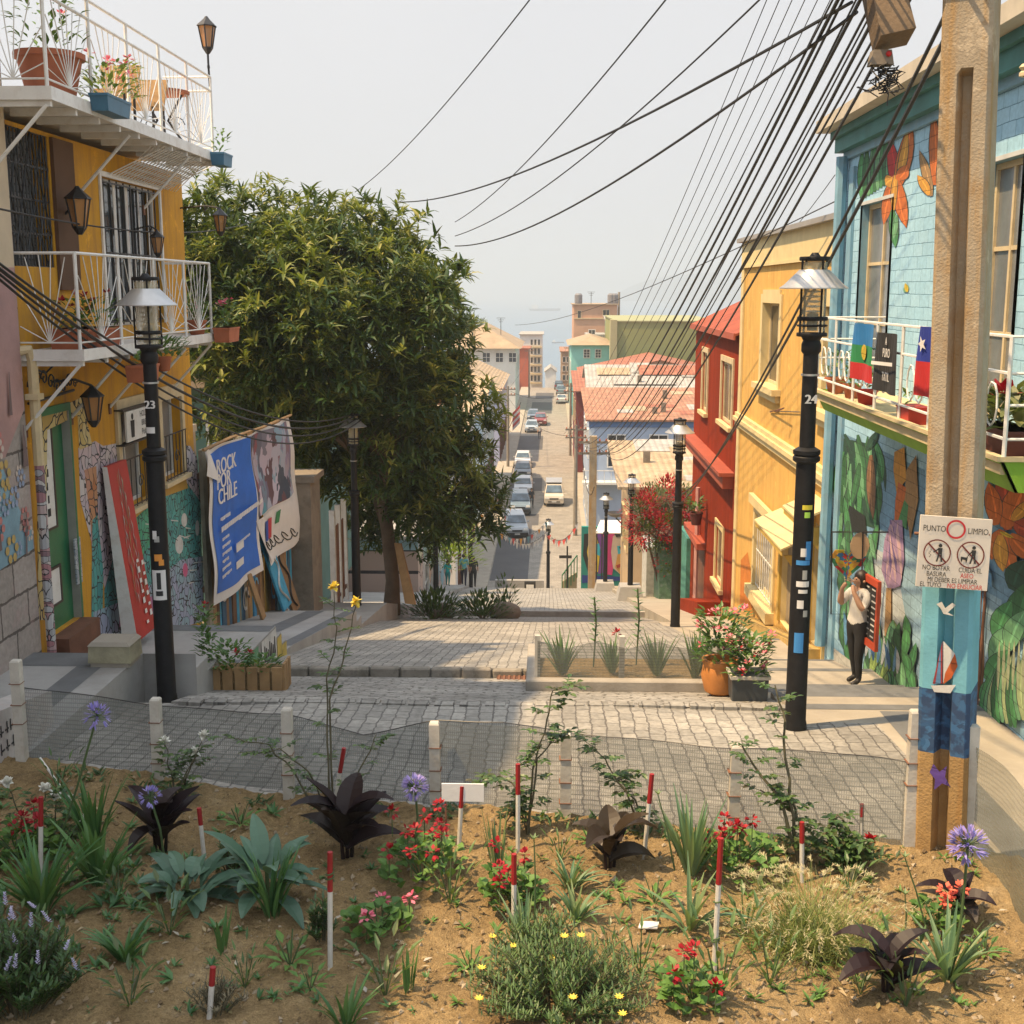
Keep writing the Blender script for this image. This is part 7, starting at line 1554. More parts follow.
mb = MB(); mb.prism([(-14, 99.95, Z_at(392, 122)), (-7, 99.95, Z_at(392, 122)), (-8, 99.95, Z_at(392, 122)+2), (-13, 99.95, Z_at(392, 122)+2)], (0, .04, 0), wcol('orange_brick', (.45, .15, .06))); mb.build('brick_gable', t)
mb = MB(); mb.box((-10.5, 103, Z_at(392, 122)+1), (-9.3, 104.2, Z_at(392, 122)+3.4), wcol('orange_brick', (.45, .15, .06))); mb.build('chimney', t)
t = house('lilac_house', 'lilac blue house with tan hipped roof on the left of the lower street', 'house', -17, -5.5, 132, 158, Z_at(379, 150), wcol('lilac_wall', (.44, .48, .66)), 'hip', M_TANR, rise=3.2)
for k in range(6): winX(t, 1, -5.5, 134+4*k, 135.5+4*k, -13, -10.6, M_WHITE); winX(t, 1, -5.5, 134+4*k, 135.5+4*k, -18.2, -15.4, M_WOOD)
winY(t, -9.5, -8, -13, -11, 132, M_WHITE); winY(t, -7.5, -6.3, -13, -11, 132, M_WHITE)
t = house('white_hip_house', 'large white house with broad tan hipped roof at the left before the sea', 'house', X_at(452, 200), -5.4, 190, 215, Z_at(347, 195), wcol('white_wall', (.68, .68, .67)), 'hip', M_TILE, over=.9, rise=3.4)
for k in range(3): winY(t, X_at(483+13*k, 190), X_at(490+13*k, 190), Z_at(362, 190), Z_at(353, 190), 190, M_WHITE, 2, 2)
for k in range(5): winX(t, 1, -5.4, 192+4.5*k, 193.6+4.5*k, -13, -10.5, M_WHITE)
t = house('orange_red_house', 'thin orange red house at the left end of the lower street', 'house', -9, X_at(529, 238), 238, 248, Z_at(349, 238), wcol('orange_red_wall', (.5, .12, .06)), 'flat', M_REDR, -26)
t = house('white_apartment_block', 'white apartment block with balconies and antennas at the left street end', 'building', X_at(520, 262), X_at(542, 262), 262, 280, Z_at(335, 262), wcol('white_wall', (.68, .68, .67)), 'flat', M_GREYR, -32)
for r in range(5):
    for k in range(3): winY(t, X_at(530.5+3.6*k, 262), X_at(532.6+3.6*k, 262), Z_at(345+9*r, 262), Z_at(339.5+9*r, 262), 262, M_WHITE, 1, 1)
    mb = MB(); mb.box((X_at(530, 262), 261, Z_at(346+9*r, 262)-.3), (X_at(541.5, 262), 261.9, Z_at(346+9*r, 262)), M_CREAM); mb.build('balcony', t)
# antennas and a tree top
for px, y0, y1, Y, lab in ((501, 345, 318, 196, 'thin antenna mast on the white hipped roof'), (590, 305, 292, 230, 'antenna mast on the pink tower block')):
    mb = MB(); x = X_at(px, Y); mb.tube([(x, Y, Z_at(y0, Y)-.6), (x, Y, Z_at(y1, Y))], .05, M_BLACK, 4)
    for k in range(3): mb.tube([(x-.7+.2*k, Y, Z_at(y1, Y)-.3*k), (x+.7-.2*k, Y, Z_at(y1, Y)-.3*k)], .03, M_BLACK, 4)
    top(mb, 'antenna', lab, 'antenna', None, (x, Y, Z_at(y0, Y)))
bush('distant_tree', 'rounded dark tree top behind the white house by the sea', (X_at(470, 235), 235, Z_at(340, 235)), 4.2, 4.6, 700, leafmat('far_leaf', [(.04, .08, .03), (.07, .12, .04), (.1, .15, .05)], .6, .1), 1.0, 'tree')
# --- retaining pieces at the head of the lower street
mb = MB(); k = onY(515, 590, 66); mb.box((onY(495, 590, 66).x, 66, -16.6), (onY(544, 590, 66).x, 66.3, -15.75), M_CONC); top(mb, 'street_parapet', 'low concrete parapet at the top of the lower steps', 'parapet wall', None, (k.x, 66, -16.4))
t = empty('notice_box', (onY(530, 588, 64).x, 64, -15.7), 'small dark framed box beside the far lone lamp on the cobbles', 'box'); x = t.location.x; mb = MB(); mb.box((x-.3, 64, -15.95), (x+.3, 64.3, -15.35), P_BLK); mb.build('frame', t); mb = MB(); mb.box((x-.2, 63.97, -15.8), (x+.2, 63.998, -15.5), M_WHITE); mb.build('panel', t)
t = empty('stair_rail', (onY(570, 585, 70).x, 70, -18), 'green painted stair railing with planter beside the face mural', 'railing'); mb = MB(); a, b = onY(562, 592, 68), onY(577, 572, 68)
mb.prism([(a.x, 68, -17.2), (b.x, 68, -17.2), (b.x, 68, b.z), (a.x, 68, a.z+.6)], (0, .1, 0), wcol('sand_wall', (.46, .38, .24))); mb.build('stringer', t); mb = MB()
for i in range(6): p = a.lerp(b, i/5); mb.tube([(p.x, 67.9, p.z-.3), (p.x, 67.9, p.z+1.0)], .03, M_GREEN, 5)
mb.tube([(a.x, 67.9, a.z+1.0), (b.x, 67.9, b.z+1.0)], .04, M_GREEN, 5); mb.build('rail', t)
t = empty('street_sign_post', (onY(567, 590, 67).x, 67, -16.5), 'thin post with dark name plate beside the stair railing', 'sign post'); x = t.location.x; mb = MB(); mb.tube([(x, 67, -16.9), (x, 67, Z_at(546, 67))], .05, M_BLACK, 6); mb.build('post', t); mb = MB(); mb.box((x-.45, 66.93, Z_at(558, 67)), (x+.25, 66.96, Z_at(555, 67)), M_BLACK); mb.build('plate', t)
# --- mural wall of two painted faces
mw = empty('mural_wall', (3.3, 72, -17.4), 'wall with large mural of two painted faces, pink hair and teal border', 'mural wall'); YM = 71.8
mb = MB(); a, b = onY(581, 583, 72), onY(629, 527, 72); mb.box((a.x, 72, -18.9), (b.x, 72.3, b.z), mat('mural_teal', (.02, .25, .22), .8, .15, .8, .1)); mb.box((b.x+.01, 72, -18.9), (b.x+.7, 72.3, onY(630, 545, 72).z), mat('mural_blue_end', (.03, .12, .45))); mb.build('wall', mw)
mb = MB(); li = [0]
def pm(pts, m): li[0] += 1; mb.poly([V((p.x, 71.99-.004*li[0], p.z)) for p in (onY(x, y, 72) for x, y in pts)], m)
sk, sk2, pk, pu, ye, bk = (mat('m_skin', (.6, .5, .42)), mat('m_peach', (.62, .34, .1)), mat('m_pink', (.6, .05, .22)), mat('m_purple', (.18, .06, .3)), mat('m_yellow', (.65, .5, .05)), P_BLK)
pm([(582, 575), (629, 577), (629, 580), (582, 583)], mat('m_navy', (.02, .05, .25)))
pm([(584, 534), (598, 532), (600, 552), (597, 574), (588, 572), (583, 556)], bk); pm([(589, 540), (597, 537), (600, 552), (598, 572), (590, 570), (587, 552)], ye); pm([(593, 545), (600, 543), (600, 556), (594, 553)], mat('m_cyan', (.05, .45, .6)))
pm([(596, 530), (606, 529), (604, 550), (606, 572), (598, 574), (601, 552)], pu); pm([(602, 531), (614, 529), (616, 550), (612, 575), (605, 574), (607, 552)], pk)
pm([(613, 536), (622, 532), (628, 540), (628, 570), (620, 574), (613, 568), (611, 552)], sk); pm([(618, 552), (628, 550), (628, 570), (620, 574), (615, 567)], sk2); pm([(617, 546), (627, 544), (628, 552), (618, 554)], mat('m_cyan', (.05, .45, .6)))
pm([(619, 547), (624, 545), (626, 549), (621, 551)], bk); pm([(614, 532), (624, 529), (629, 536), (629, 544), (624, 536), (616, 537)], bk); pm([(616, 565), (622, 563), (621, 567), (617, 568)], mat('m_lip', (.4, .05, .04))); pm([(591, 562), (597, 561), (596, 565), (592, 566)], mat('m_lip', (.4, .05, .04)))
mb.build('painted_faces', mw)
mb = MB(); mb.prism([(2.6, 69, Z_at(530, 70)), (4.8, 69, Z_at(530, 70)), (4.8, 71.5, Z_at(519, 72)), (3.0, 71.5, Z_at(519, 72))], (0, 0, .05), M_BWH)
for x, y in ((2.7, 69.1), (4.7, 69.1), (3.1, 71.4), (4.7, 71.4)): mb.tube([(x, y, -17), (x, y, Z_at(528, 70))], .04, M_BLACK, 5)
top(mb, 'awning', 'small white awning above the face mural', 'awning', None, (3.7, 70, -17))

# ------------------------------------------------------------------ cars
M_TYRE = mat('tyre', (.02, .02, .02), .85); M_RIM = mat('rim', (.4, .4, .42), .35, metal=.7); M_CGL = glassmat('car_glass', (.05, .08, .11), .05); M_LAMP = mat('headlight', (.75, .75, .72), .1, .05); M_PLATE = mat('plate', (.6, .6, .58), .5); M_TAIL = mat('tail_light', (.5, .02, .02), .2)
def carpaint(name, c):
    m, nt, bs, out = nodes(name); bs.inputs['Base Color'].default_value = rgba(c); bs.inputs['Roughness'].default_value = .28; bs.inputs['Coat Weight'].default_value = .6; bs.inputs['Coat Roughness'].default_value = .05
    src = coords(nt); nt.links.new(ramp(nt, noise(nt, src, 1.4, 4), [(.35, mul(c, .85)), (.65, c)]), bs.inputs['Base Color']); return m
def car(name, label, pos, rot, c, kind='hatch', cat='car', group='cars parked on the lower street'):
    t = empty(name, (0, 0, 0), label, cat, group); W, L = (1.72, 4.2) if kind != 'van' else (1.72, 4.4); m = carpaint('paint_'+name+str(len(bpy.data.materials)), c)
    # side outline, front at -y: lower body and greenhouse
    P = {'hatch': ([(-2.1, .35), (-2.12, .6), (-2.0, .78), (-1.2, .95), (1.9, 1.0), (2.08, .85), (2.1, .38)], [(-1.15, .95), (-.45, 1.43), (1.1, 1.46), (1.85, 1.0)]),
         'suv': ([(-2.15, .4), (-2.17, .75), (-2.02, .95), (-1.1, 1.08), (2.0, 1.12), (2.12, .9), (2.12, .42)], [(-1.1, 1.08), (-.55, 1.66), (1.7, 1.7), (2.02, 1.12)]),
         'van': ([(-2.2, .35), (-2.22, .7), (-2.1, .95), (-1.65, 1.1), (2.1, 1.15), (2.2, .9), (2.2, .38)], [(-1.65, 1.1), (-1.0, 1.78), (2.05, 1.84), (2.12, 1.15)]),
         'pickup': ([(-2.3, .42), (-2.32, .75), (-2.15, .95), (-1.2, 1.05), (2.4, 1.05), (2.45, .9), (2.45, .45)], [(-1.2, 1.05), (-.6, 1.6), (.4, 1.62), (.55, 1.05)])}[kind]
    body, gh_ = P
    def loft(mb, pr, w0, w1, m_):
        zs_ = [z for _, z in pr]; lo, hi = min(zs_), max(zs_); n = len(pr)
        ws = [(w0+(w1-w0)*(z-lo)/(hi-lo)) for _, z in pr]
        mb.add([(-w/2, y, z) for (y, z), w in zip(pr, ws)]+[(w/2, y, z) for (y, z), w in zip(pr, ws)], [tuple(range(n))[::-1], tuple(range(n, 2*n))]+[(k, (k+1) % n, n+(k+1) % n, n+k) for k in range(n)], m_)
    mb = MB(); loft(mb, body, W, W*.96, m); loft(mb, gh_, W*.93, W*.76, m)
    b = mb.build('body', t, False, True, .035)
    # windows
    (fy0, fz0), (fy1, fz1), (ry1, rz1), (ry0, rz0) = gh_
    def gl(y0, z0, y1, z1, w0, w1, dy): return [(-w0/2, y0+dy, z0), (w0/2, y0+dy, z0), (w1/2, y1+dy, z1), (-w1/2, y1+dy, z1)]
    mb = MB(); q = gl(fy0+(fy1-fy0)*.08, fz0+(fz1-fz0)*.08, fy0+(fy1-fy0)*.9, fz0+(fz1-fz0)*.9, W*.84, W*.70, -.03); mb.prism(q, (0, -.012, .008), M_CGL); mb.build('windscreen', t, False, True)
    mb = MB(); q = gl(ry0+(ry1-ry0)*.1, rz0+(rz1-rz0)*.1, ry0+(ry1-ry0)*.88, rz0+(rz1-rz0)*.88, W*.84, W*.70, .03); mb.prism(q, (0, .012, .008), M_CGL); mb.build('rear_window', t, False, True)
    for s in (-1, 1):
        mb = MB(); hz = fz1-fz0
        def wx(z): return s*(W*.93+(W*.76-W*.93)*(z-fz0)/hz)/2+s*.006
        ys_ = [fy0+.35, (fy0+ry0)/2-.05, (fy0+ry0)/2+.05, ry0-.3]
        for a, b_ in ((0, 1), (2, 3)):
            ya, yb = ys_[a], ys_[b_]; z0, z1 = fz0+.06, fz0+hz*.84; sh = .55*(fy1-fy0)
            yt0 = ya+(sh if a == 0 else 0); yt1 = yb+(-(.5*(ry0-ry1)) if b_ == 3 else 0)
            mb.poly([(wx(z0), ya, z0), (wx(z0), yb, z0), (wx(z1), yt1, z1), (wx(z1), yt0, z1)], M_CGL)
        mb.build('side_window', t, False, True)
        mb = MB(); mb.cbox((s*W*.36, body[1][0]-.0, body[1][1]+.06), (.36, .1, .16), M_LAMP, None, .8); mb.build('headlight', t, False, True)
        mb = MB(); mb.cbox((s*W*.4, body[-2][0]+.03, .8), (.2, .06, .26), M_TAIL); mb.build('tail_light', t, False, True)
        mb = MB(); mb.cbox((s*(W/2+.07), fy0+.45, fz0+.06), (.16, .1, .12), m, None, .85); mb.build('wing_mirror', t, False, True)
        for y in (-1.32, 1.3):
            mb = MB(); n = 16; r = .31; x0_, x1_ = s*(W/2-.16), s*(W/2+.015)
            vs_ = [(x, y+rr*math.cos(2*math.pi*k/n), .31+rr*math.sin(2*math.pi*k/n)) for x, rr in ((x0_, r), (x1_-s*.02, r), (x1_, r*.92)) for k in range(n)]
            mb.add(vs_, [(j*n+k, j*n+(k+1) % n, (j+1)*n+(k+1) % n, (j+1)*n+k) for j in range(2) for k in range(n)]+[tuple(range(n)), tuple(range(2*n, 3*n))], M_TYRE); wl = mb.build('wheel', t, False, True)
            mb = MB(); mb.add([(x1_+s*.006, y+.2*math.cos(2*math.pi*k/n), .31+.2*math.sin(2*math.pi*k/n)) for k in range(n)], [tuple(range(n))], M_RIM); mb.build('rim', wl, False, True)
    mb = MB(); fy = body[1][0]; mb.box((-W*.47, fy-.06, .32), (W*.47, fy+.05, .56), m if kind != 'suv' else M_BLACK); mb.box((-W*.3, fy-.075, .40), (W*.3, fy-.061, .5), M_BLACK); mb.build('bumper', t, False, True)
    mb = MB(); mb.box((-W*.22, fy-.03, .64), (W*.22, fy+.03, .76), M_BLACK); mb.build('grille', t, False, True)
    mb = MB(); mb.box((-.2, fy-.09, .42), (.2, fy-.076, .52), M_PLATE); mb.build('number_plate', t, False, True)
    if kind == 'van':
        mb = MB(); mb.box((-.7, -.9, 1.9), (.7, 1.9, 1.95), M_ALU); [mb.box((x-.02, -.9, 1.78), (x+.02, 1.9, 1.9), M_ALU) for x in (-.62, .62)]; mb.build('roof_rack', t, False, True)
    if kind == 'pickup': mb = MB(); mb.box((-W*.38, .75, 1.0), (W*.38, 2.3, 1.06), M_BLACK); mb.build('load_bed', t, False, True)
    t.location = pos; t.rotation_euler = (0, 0, rot); return t
def on_low(px, py): k = onZ(px, py, LS_Z); return (k.x, k.y, LS_Z+.0)
cars = [('parked_car', 'white hatchback parked alone on the left kerb of lower street', 522.5, 468, (.62, .63, .64), 'hatch', 0),
        ('parked_car', 'white car on the left kerb in front of the slate grey car', 523, 496, (.55, .57, .6), 'hatch', 0),
        ('parked_car', 'dark grey car tucked behind the white car on left kerb', 522.5, 479.5, (.08, .09, .11), 'hatch', 0),
        ('parked_car', 'slate blue grey estate car, second in the nearest row on left kerb', 519.5, 516, (.16, .22, .27), 'suv', .04),
        ('parked_car', 'pale car nearest of the left kerb row behind the bunting', 514.5, 540, (.38, .42, .46), 'suv', .1),
        ('parked_car', 'silver blue car beyond the walking pedestrian in white', 531.5, 433, (.34, .42, .5), 'hatch', 0),
        ('parked_car', 'dark blue car just behind the silver blue one and the red pickup', 533, 421, (.12, .16, .22), 'hatch', 0),
        ('parked_car', 'small white car parked on the right kerb near the top of lower street', 561.5, 404, (.62, .63, .64), 'hatch', math.pi),
        ('parked_car', 'dusty blue car on the right kerb behind the small white car', 561, 395, (.2, .3, .36), 'suv', math.pi),
        ('parked_car', 'dark car farthest along the right kerb', 559, 390, (.05, .06, .07), 'suv', math.pi)]
for n_, lab, px, py, c, kd, r in cars: p = on_low(px, py); car(n_, lab, (p[0], p[1]+2.1, p[2]+.01), r, c, kd)
p = on_low(554, 507); car('white_van', 'cream white van with roof rack driving up the middle of the lower street', (p[0], p[1]+2.2, p[2]+.01), 0, (.60, .53, .43), 'van', 'van', 'vehicles')
p = on_low(540.5, 426); car('red_pickup', 'dark red pickup beside the silver blue car on the lower street', (p[0], p[1]+2.2, p[2]+.01), 0, (.25, .03, .03), 'pickup', 'pickup truck', 'vehicles')
# ------------------------------------------------------------------ ships on the bay
for px, py, L, lab in ((558, 343, 11, 'small white boat on the bay above the street end'), (545, 311, 70, 'long pale ship faint in haze on the bay'), (637, 319, 32, 'faint bluish ship beside the pole on the bay')):
    k = onZ(px, py, -45); t = empty('ship', (k.x, k.y, -45), lab, 'ship'); w_ = L*.16; mb = MB()
    mb.prism([(k.x-L/2, k.y, -45+L*.07), (k.x+L/2, k.y, -45+L*.08), (k.x+L*.44, k.y, -45.3), (k.x-L*.46, k.y, -45.3)], (0, w_, 0), mat('hull_grey', (.2, .22, .26))); mb.build('hull', t)
    mb = MB(); mb.box((k.x-L*.42, k.y+w_*.2, -45+L*.07), (k.x-L*.22, k.y+w_*.8, -45+L*.19), M_WHITE); mb.tube([(k.x-L*.3, k.y+w_/2, -45+L*.19), (k.x-L*.3, k.y+w_/2, -45+L*.28)], L*.008, M_WHITE, 5); mb.build('bridge_house', t)

# ------------------------------------------------------------------ poles and cables
def tpole(px, y0, y1, Y, lab, r=.15, arms=2, concrete=False):
    a, b = onY(px, y0, Y), onY(px, y1, Y); z0 = gz(Y)-.3; t = empty('utility_pole', (a.x, Y, z0), lab, 'utility pole', 'poles along the lower street'); mb = MB()
    if concrete: mb.box((a.x-r, Y-r, z0), (a.x+r, Y+r, b.z), M_CPOLE)
    else: mb.tube([(a.x, Y, z0), (a.x, Y, b.z)], [r, r*.7], mat('grey_pole', (.28, .24, .19), .9, .25, 2), 8)
    mb.build('pole_shaft', t)
    for k in range(arms): mb = MB(); mb.box((a.x-.8, Y-.08, b.z-.4-.6*k), (a.x+.8, Y+.02, b.z-.28-.6*k), M_OLDC); [mb.lathe([(.03, 0), (.07, .03), (.03, .14)], (a.x+q, Y-.03, b.z-.28-.6*k), M_TERRA, 6) for q in (-.7, -.35, .35, .7)]; mb.build('crossarm', t)
    return V((a.x, Y, b.z))
T1 = tpole(591.5, 592, 436, 66, 'pale concrete utility pole left of the face mural with many wires', .2, 2, True)
T2 = tpole(575, 545, 425, 92, 'grey utility pole at the right kerb near the pale blue house', .17)
T3 = tpole(570, 470, 383, 138, 'thin far utility pole at the right kerb by the dark red house', .16)
T4 = tpole(568.5, 412, 346, 205, 'thin far utility pole before the turquoise house', .16, 1)
T5 = tpole(508, 500, 386, 128, 'utility pole on the left kerb beside the slate blue house', .16)
T6 = tpole(529, 410, 349, 215, 'thin utility pole at the left street end by the apartment block', .15, 1)
T7 = tpole(618.5, 330, 292, 236, 'wooden mast standing behind the pink tower block', .3, 0)
M_CAB = mat('cable_black', (.012, .012, .013), .6, .2, 3, 0)
def cable(lab, a, b, sag, r, group='overhead cables', pts=22, n=5):
    a, b = V(a), V(b); mb = MB(); P = [a.lerp(b, i/pts)-V((0, 0, 4*sag*(i/pts)*(1-i/pts))) for i in range(pts+1)]; mb.tube(P, r, M_CAB, n); return top(mb, 'cable', lab, 'cable', group, a)
NEAR = pp(-.72, -.25, 2.4)
# heavy bundle from the near pole down to the concrete pole by the mural
LB = 'black overhead cable running from the near concrete pole down to the street below'
for k, px in enumerate((848, 853, 858, 871, 876, 889, 894, 899, 912, 917, 926)):
    Yn = 8.6+.05*k; a = onY(px, -30, Yn); b = T1+V((-.7+.12*k, 0, -.3-.12*(k % 6)))
    cable(LB, a, b, .75+.2*(k % 4)+.25*(k//4), (.008, .011, .015)[(k*2) % 3], pts=30)
for k in range(6): cable('thin wire of the fine parallel set high over the street', onY(775+13*k, -20, 17), T1+V((-1.6+.2*k, 0, .1)), .8+.05*k, .007, 'fine parallel wires', pts=26)
# pair of thicker cables crossing before the blue wall
for a, b, r, lab in (((972, -40, 8.7), (742, 372, 22), .016, 'upper thick cable slanting across the blue house corner'), ((985, -40, 8.7), (752, 360, 22), .02, 'lower thick cable slanting across the blue house corner')):
    A_, B_ = onY(*a), onY(*b); cable(lab, A_, B_+(B_-A_)*2.2, .9, r)
cross = [((852, 2, 9.0), (398, 202, 30), .013, .35, 'thick cable from the near pole to the tree top'), ((857, 12, 9.0), (455, 246, 30), .013, .4, 'lower cable from near pole sagging to the tree edge'), ((780, -20, 12), (455, 236, 30), .010, .35, 'thin wire rising from the tree edge to the frame top right'), ((680, -18, 12), (455, 222, 30), .009, .25, 'thin wire rising steeply from the tree edge'), ((545, -20, 13), (355, 192, 30), .008, .2, 'fine pale wire above the tree crown'),
         ((838, 200, 21.6), (515, 325, 75), .011, .5, 'long wire from the blue house across the street to the left roofs'), ((835, 175, 21.6), (735, 280, 40), .008, .3, 'thin wire from blue house corner down past the yellow house'), ((-5, 208, 13), (252, 222, 30), .012, .25, 'thin wire across the mustard house balcony window')]
for a, b, r, s, lab in cross: cable(lab, onY(*a), onY(*b), s, r, 'wires over the street')
for k in range(4): cable('heavy black service cable slung past lamp 23 into the tree', onY(-8, 258+5*k, 12.5+.1*k), onY(352+3*k, 414+2*k, 30.8), .75+.12*k, .016+.006*(k == 1), 'service bundle on the left', pts=26)
for k in range(9):
    a = [T1, T1, T2, T2, T3, T2, T5, T5, T1][k]; b = [T2, T2, T3, T3, T4, T5, T6, T3, lamps[4].location+V((0, 0, 6))][k]
    cable('wire between the poles along the lower street', a+V((-.6+.3*(k % 4), 0, -.3-.25*(k % 3))), b+V((-.6+.3*(k % 4), 0, -.3-.2*(k % 3))), .8+.2*(k % 3), .018, 'lower street wires', 12, 4)
# ------------------------------------------------------------------ bunting, flag
fcol = [mat('pennant_%d' % i, c, .7) for i, c in enumerate(((.6, .6, .58), (.5, .06, .05), (.65, .3, .05), (.1, .25, .3), (.3, .3, .32)))]
for i, (a, b, s, n, lab, cols) in enumerate((((500, 527, 68), (548, 530, 71.5), .9, 16, 'white bunting sagging between the lamps above the steps', (0, 0, 4, 0)), ((480, 512, 66), (548, 520, 71.5), 1.3, 18, 'mixed bunting with orange and teal pennants across the left side', (2, 0, 3, 1, 0)), ((548, 534, 71.5), (578, 522, 70), .7, 12, 'red and white bunting right of the lone lamp', (1, 0, 1, 4)), ((462, 512, 64), (512, 505, 75), 1.2, 16, 'crowded bunting over the left shop fronts', (0, 1, 4, 2, 0, 3)))):
    A_, B_ = onY(*a), onY(*b); t = empty('bunting', A_, lab, 'bunting', 'bunting strings'); P = [A_.lerp(B_, k/20)-V((0, 0, 4*s*(k/20)*(1-k/20))) for k in range(21)]; mb = MB(); mb.tube(P, .012, M_CAB, 4); mb.build('string', t)
    for k in range(n):
        q = (k+.5)/n; p = A_.lerp(B_, q)-V((0, 0, 4*s*q*(1-q))); d = (B_-A_).normalized()*.16; sw = V((0, rnd.uniform(-.08, .08), -.38*rnd.uniform(.8, 1.2))); mb = MB(); mb.prism([p-d, p+d, p+sw], (0, .006, 0), fcol[cols[k % len(cols)]]); mb.build('pennant', t)
t = empty('wall_flag', onY(512, 420, 140), 'red and white striped flag hung on the lilac house', 'flag'); A_, B_ = onY(512.5, 420, 138), onY(520, 405, 138); mb = MB()
for k in range(6): z1 = B_.z-.55*k*.62; mb.prism([(A_.x, 138, z1-.9), (B_.x, 138, z1), (B_.x, 138, z1-.34), (A_.x, 138, z1-1.24)], (0, .02, 0), (fcol[1], fcol[0])[k % 2])
mb.build('cloth', t); mb = MB(); mb.tube([(A_.x-.6, 138.05, A_.z-1.4), (B_.x+.1, 138.05, B_.z+.3)], .04, M_BLACK, 5); mb.build('flag_pole', t)
# ------------------------------------------------------------------ garden plants
def bb(px, py):
    k = onbed(px, py); k.z += .05*mn.noise((k.x*1.6, k.y*1.6, 0)); return k
M_STEM = mat('plant_stem', (.07, .12, .04), .7, .3, 8, 0); M_TWIG = mat('rose_twig', (.10, .09, .05), .8, .3, 8, 0); M_STK = mat('stake_white', (.62, .6, .55), .6, .15, 9, .1, dirt=(.35, .28, .2)); M_STKR = mat('stake_red', (.30, .012, .014), .6, .2, 9, .1)
SN = ['at far left among white roses', 'in front of the broad grey green plant', 'leaning in the dark canna', 'tall and clean in the bare shaded soil', 'beside the blank white plate', 'in front of the tall middle rose', 'behind the middle geranium by the net', 'leaning right of the bronze canna near the net', 'bound with green twine right of the red geranium', 'under the right hand rose bush', 'short one by the net next to the concrete pole', 'dark one among dry stems at lower left']
for (bx, by, tx, ty), s in zip(((41, 885, 41, 797), (204, 855, 199, 808), (332, 812, 344, 748), (330, 958, 330, 852), (459, 852, 462, 786), (514, 935, 514, 854), (518, 856, 518, 764), (644, 862, 652, 774), (714, 972, 721, 838), (802, 878, 802, 822), (861, 845, 862, 804), (209, 1015, 213, 967)), SN):
    b = bb(bx, by); tp_ = onY(tx, ty, b.y); t = empty('garden_stake', b, 'red tipped white garden stake '+s, 'garden stake', 'red tipped stakes in the garden'); d = tp_-b; r = .0175
    mb = MB(); mb.tube([b-d*.1, b+d*.66], r, M_STK, 8); mb.build('stake_shaft', t, True); mb = MB(); mb.tube([b+d*.655, b+d], r*1.05, M_STKR, 8); mb.build('red_tip', t, True)
    if bx in (330, 714): mb = MB(); [mb.tube([b+d*q+V((.026*math.cos(a*.7), .026*math.sin(a*.7), .004*a)) for a in range(10)], .005, M_STEM, 4) for q in ((.78, .74) if bx == 330 else (.22, .2, .5))]; mb.build('twine', t)
k = bb(463, 850); mb = MB(); a = onY(442, 800, k.y-.02); b = onY(484, 783, k.y-.02); mb.box((a.x, k.y-.045, a.z), (b.x, k.y-.03, b.z), M_BWH); mb.tube([(a.x+.03, k.y-.03, k.z-.1), (a.x+.03, k.y-.03, b.z-.02)], .008, M_RUST, 5); top(mb, 'plant_marker', 'blank white plate behind the stake beside the purple ball flower', 'plant marker', None, k)
# strap leaved clumps
SC_ = 'strap leaved clumps in the garden'
for px, py, n, L, w_, dr_, sp, lab in ((95, 852, 34, .62, .05, .7, .35, 'upright iris like clump behind the white roses at left'), (42, 925, 46, .62, .05, 1.0, .6, 'large dark arching strap leaved clump at the left'), (100, 895, 20, .55, .07, .7, .4, 'broad bright strap leaves beside the grey green plant'), (126, 965, 30, .36, .04, 1.2, .9, 'low arching rosette with dry leaves in the shaded soil'), (272, 918, 30, .5, .035, .7, .4, 'thin bladed clump at foot of the second grey green plant'), (690, 878, 40, .62, .045, .5, .4, 'tall iris clump beside the red geranium in sunlight'), (690, 925, 16, .5, .05, 1.1, .9, 'loose arching leaves lying before the tall iris clump'), (570, 895, 30, .3, .035, 1.1, .6, 'short grassy tuft below the middle bronze canna'), (575, 925, 22, .3, .035, .9, .7, 'short tuft beside the tall lily stalk'), (525, 950, 34, .42, .035, .7, .6, 'pale grassy leaves behind the fine leaved bush'), (948, 975, 34, .48, .05, .9, .6, 'green strap clump beside the dark canna at right'), (408, 985, 5, .3, .03, .2, .15, 'single pale shoot at the edge of shadow'), (222, 950, 6, .3, .04, .3, .3, 'small three bladed sprout in the shaded soil'), (345, 1018, 14, .34, .035, .8, .5, 'few thin blades at the bottom edge left of centre'), (498, 875, 14, .5, .03, .1, .18, 'pale upright gladiolus blades beside the middle geranium')):
    clump('strap_plant', lab, bb(px, py), n, L, w_, LM_STRAP if px < 420 else LM_IRIS, dr_, sp, SC_)
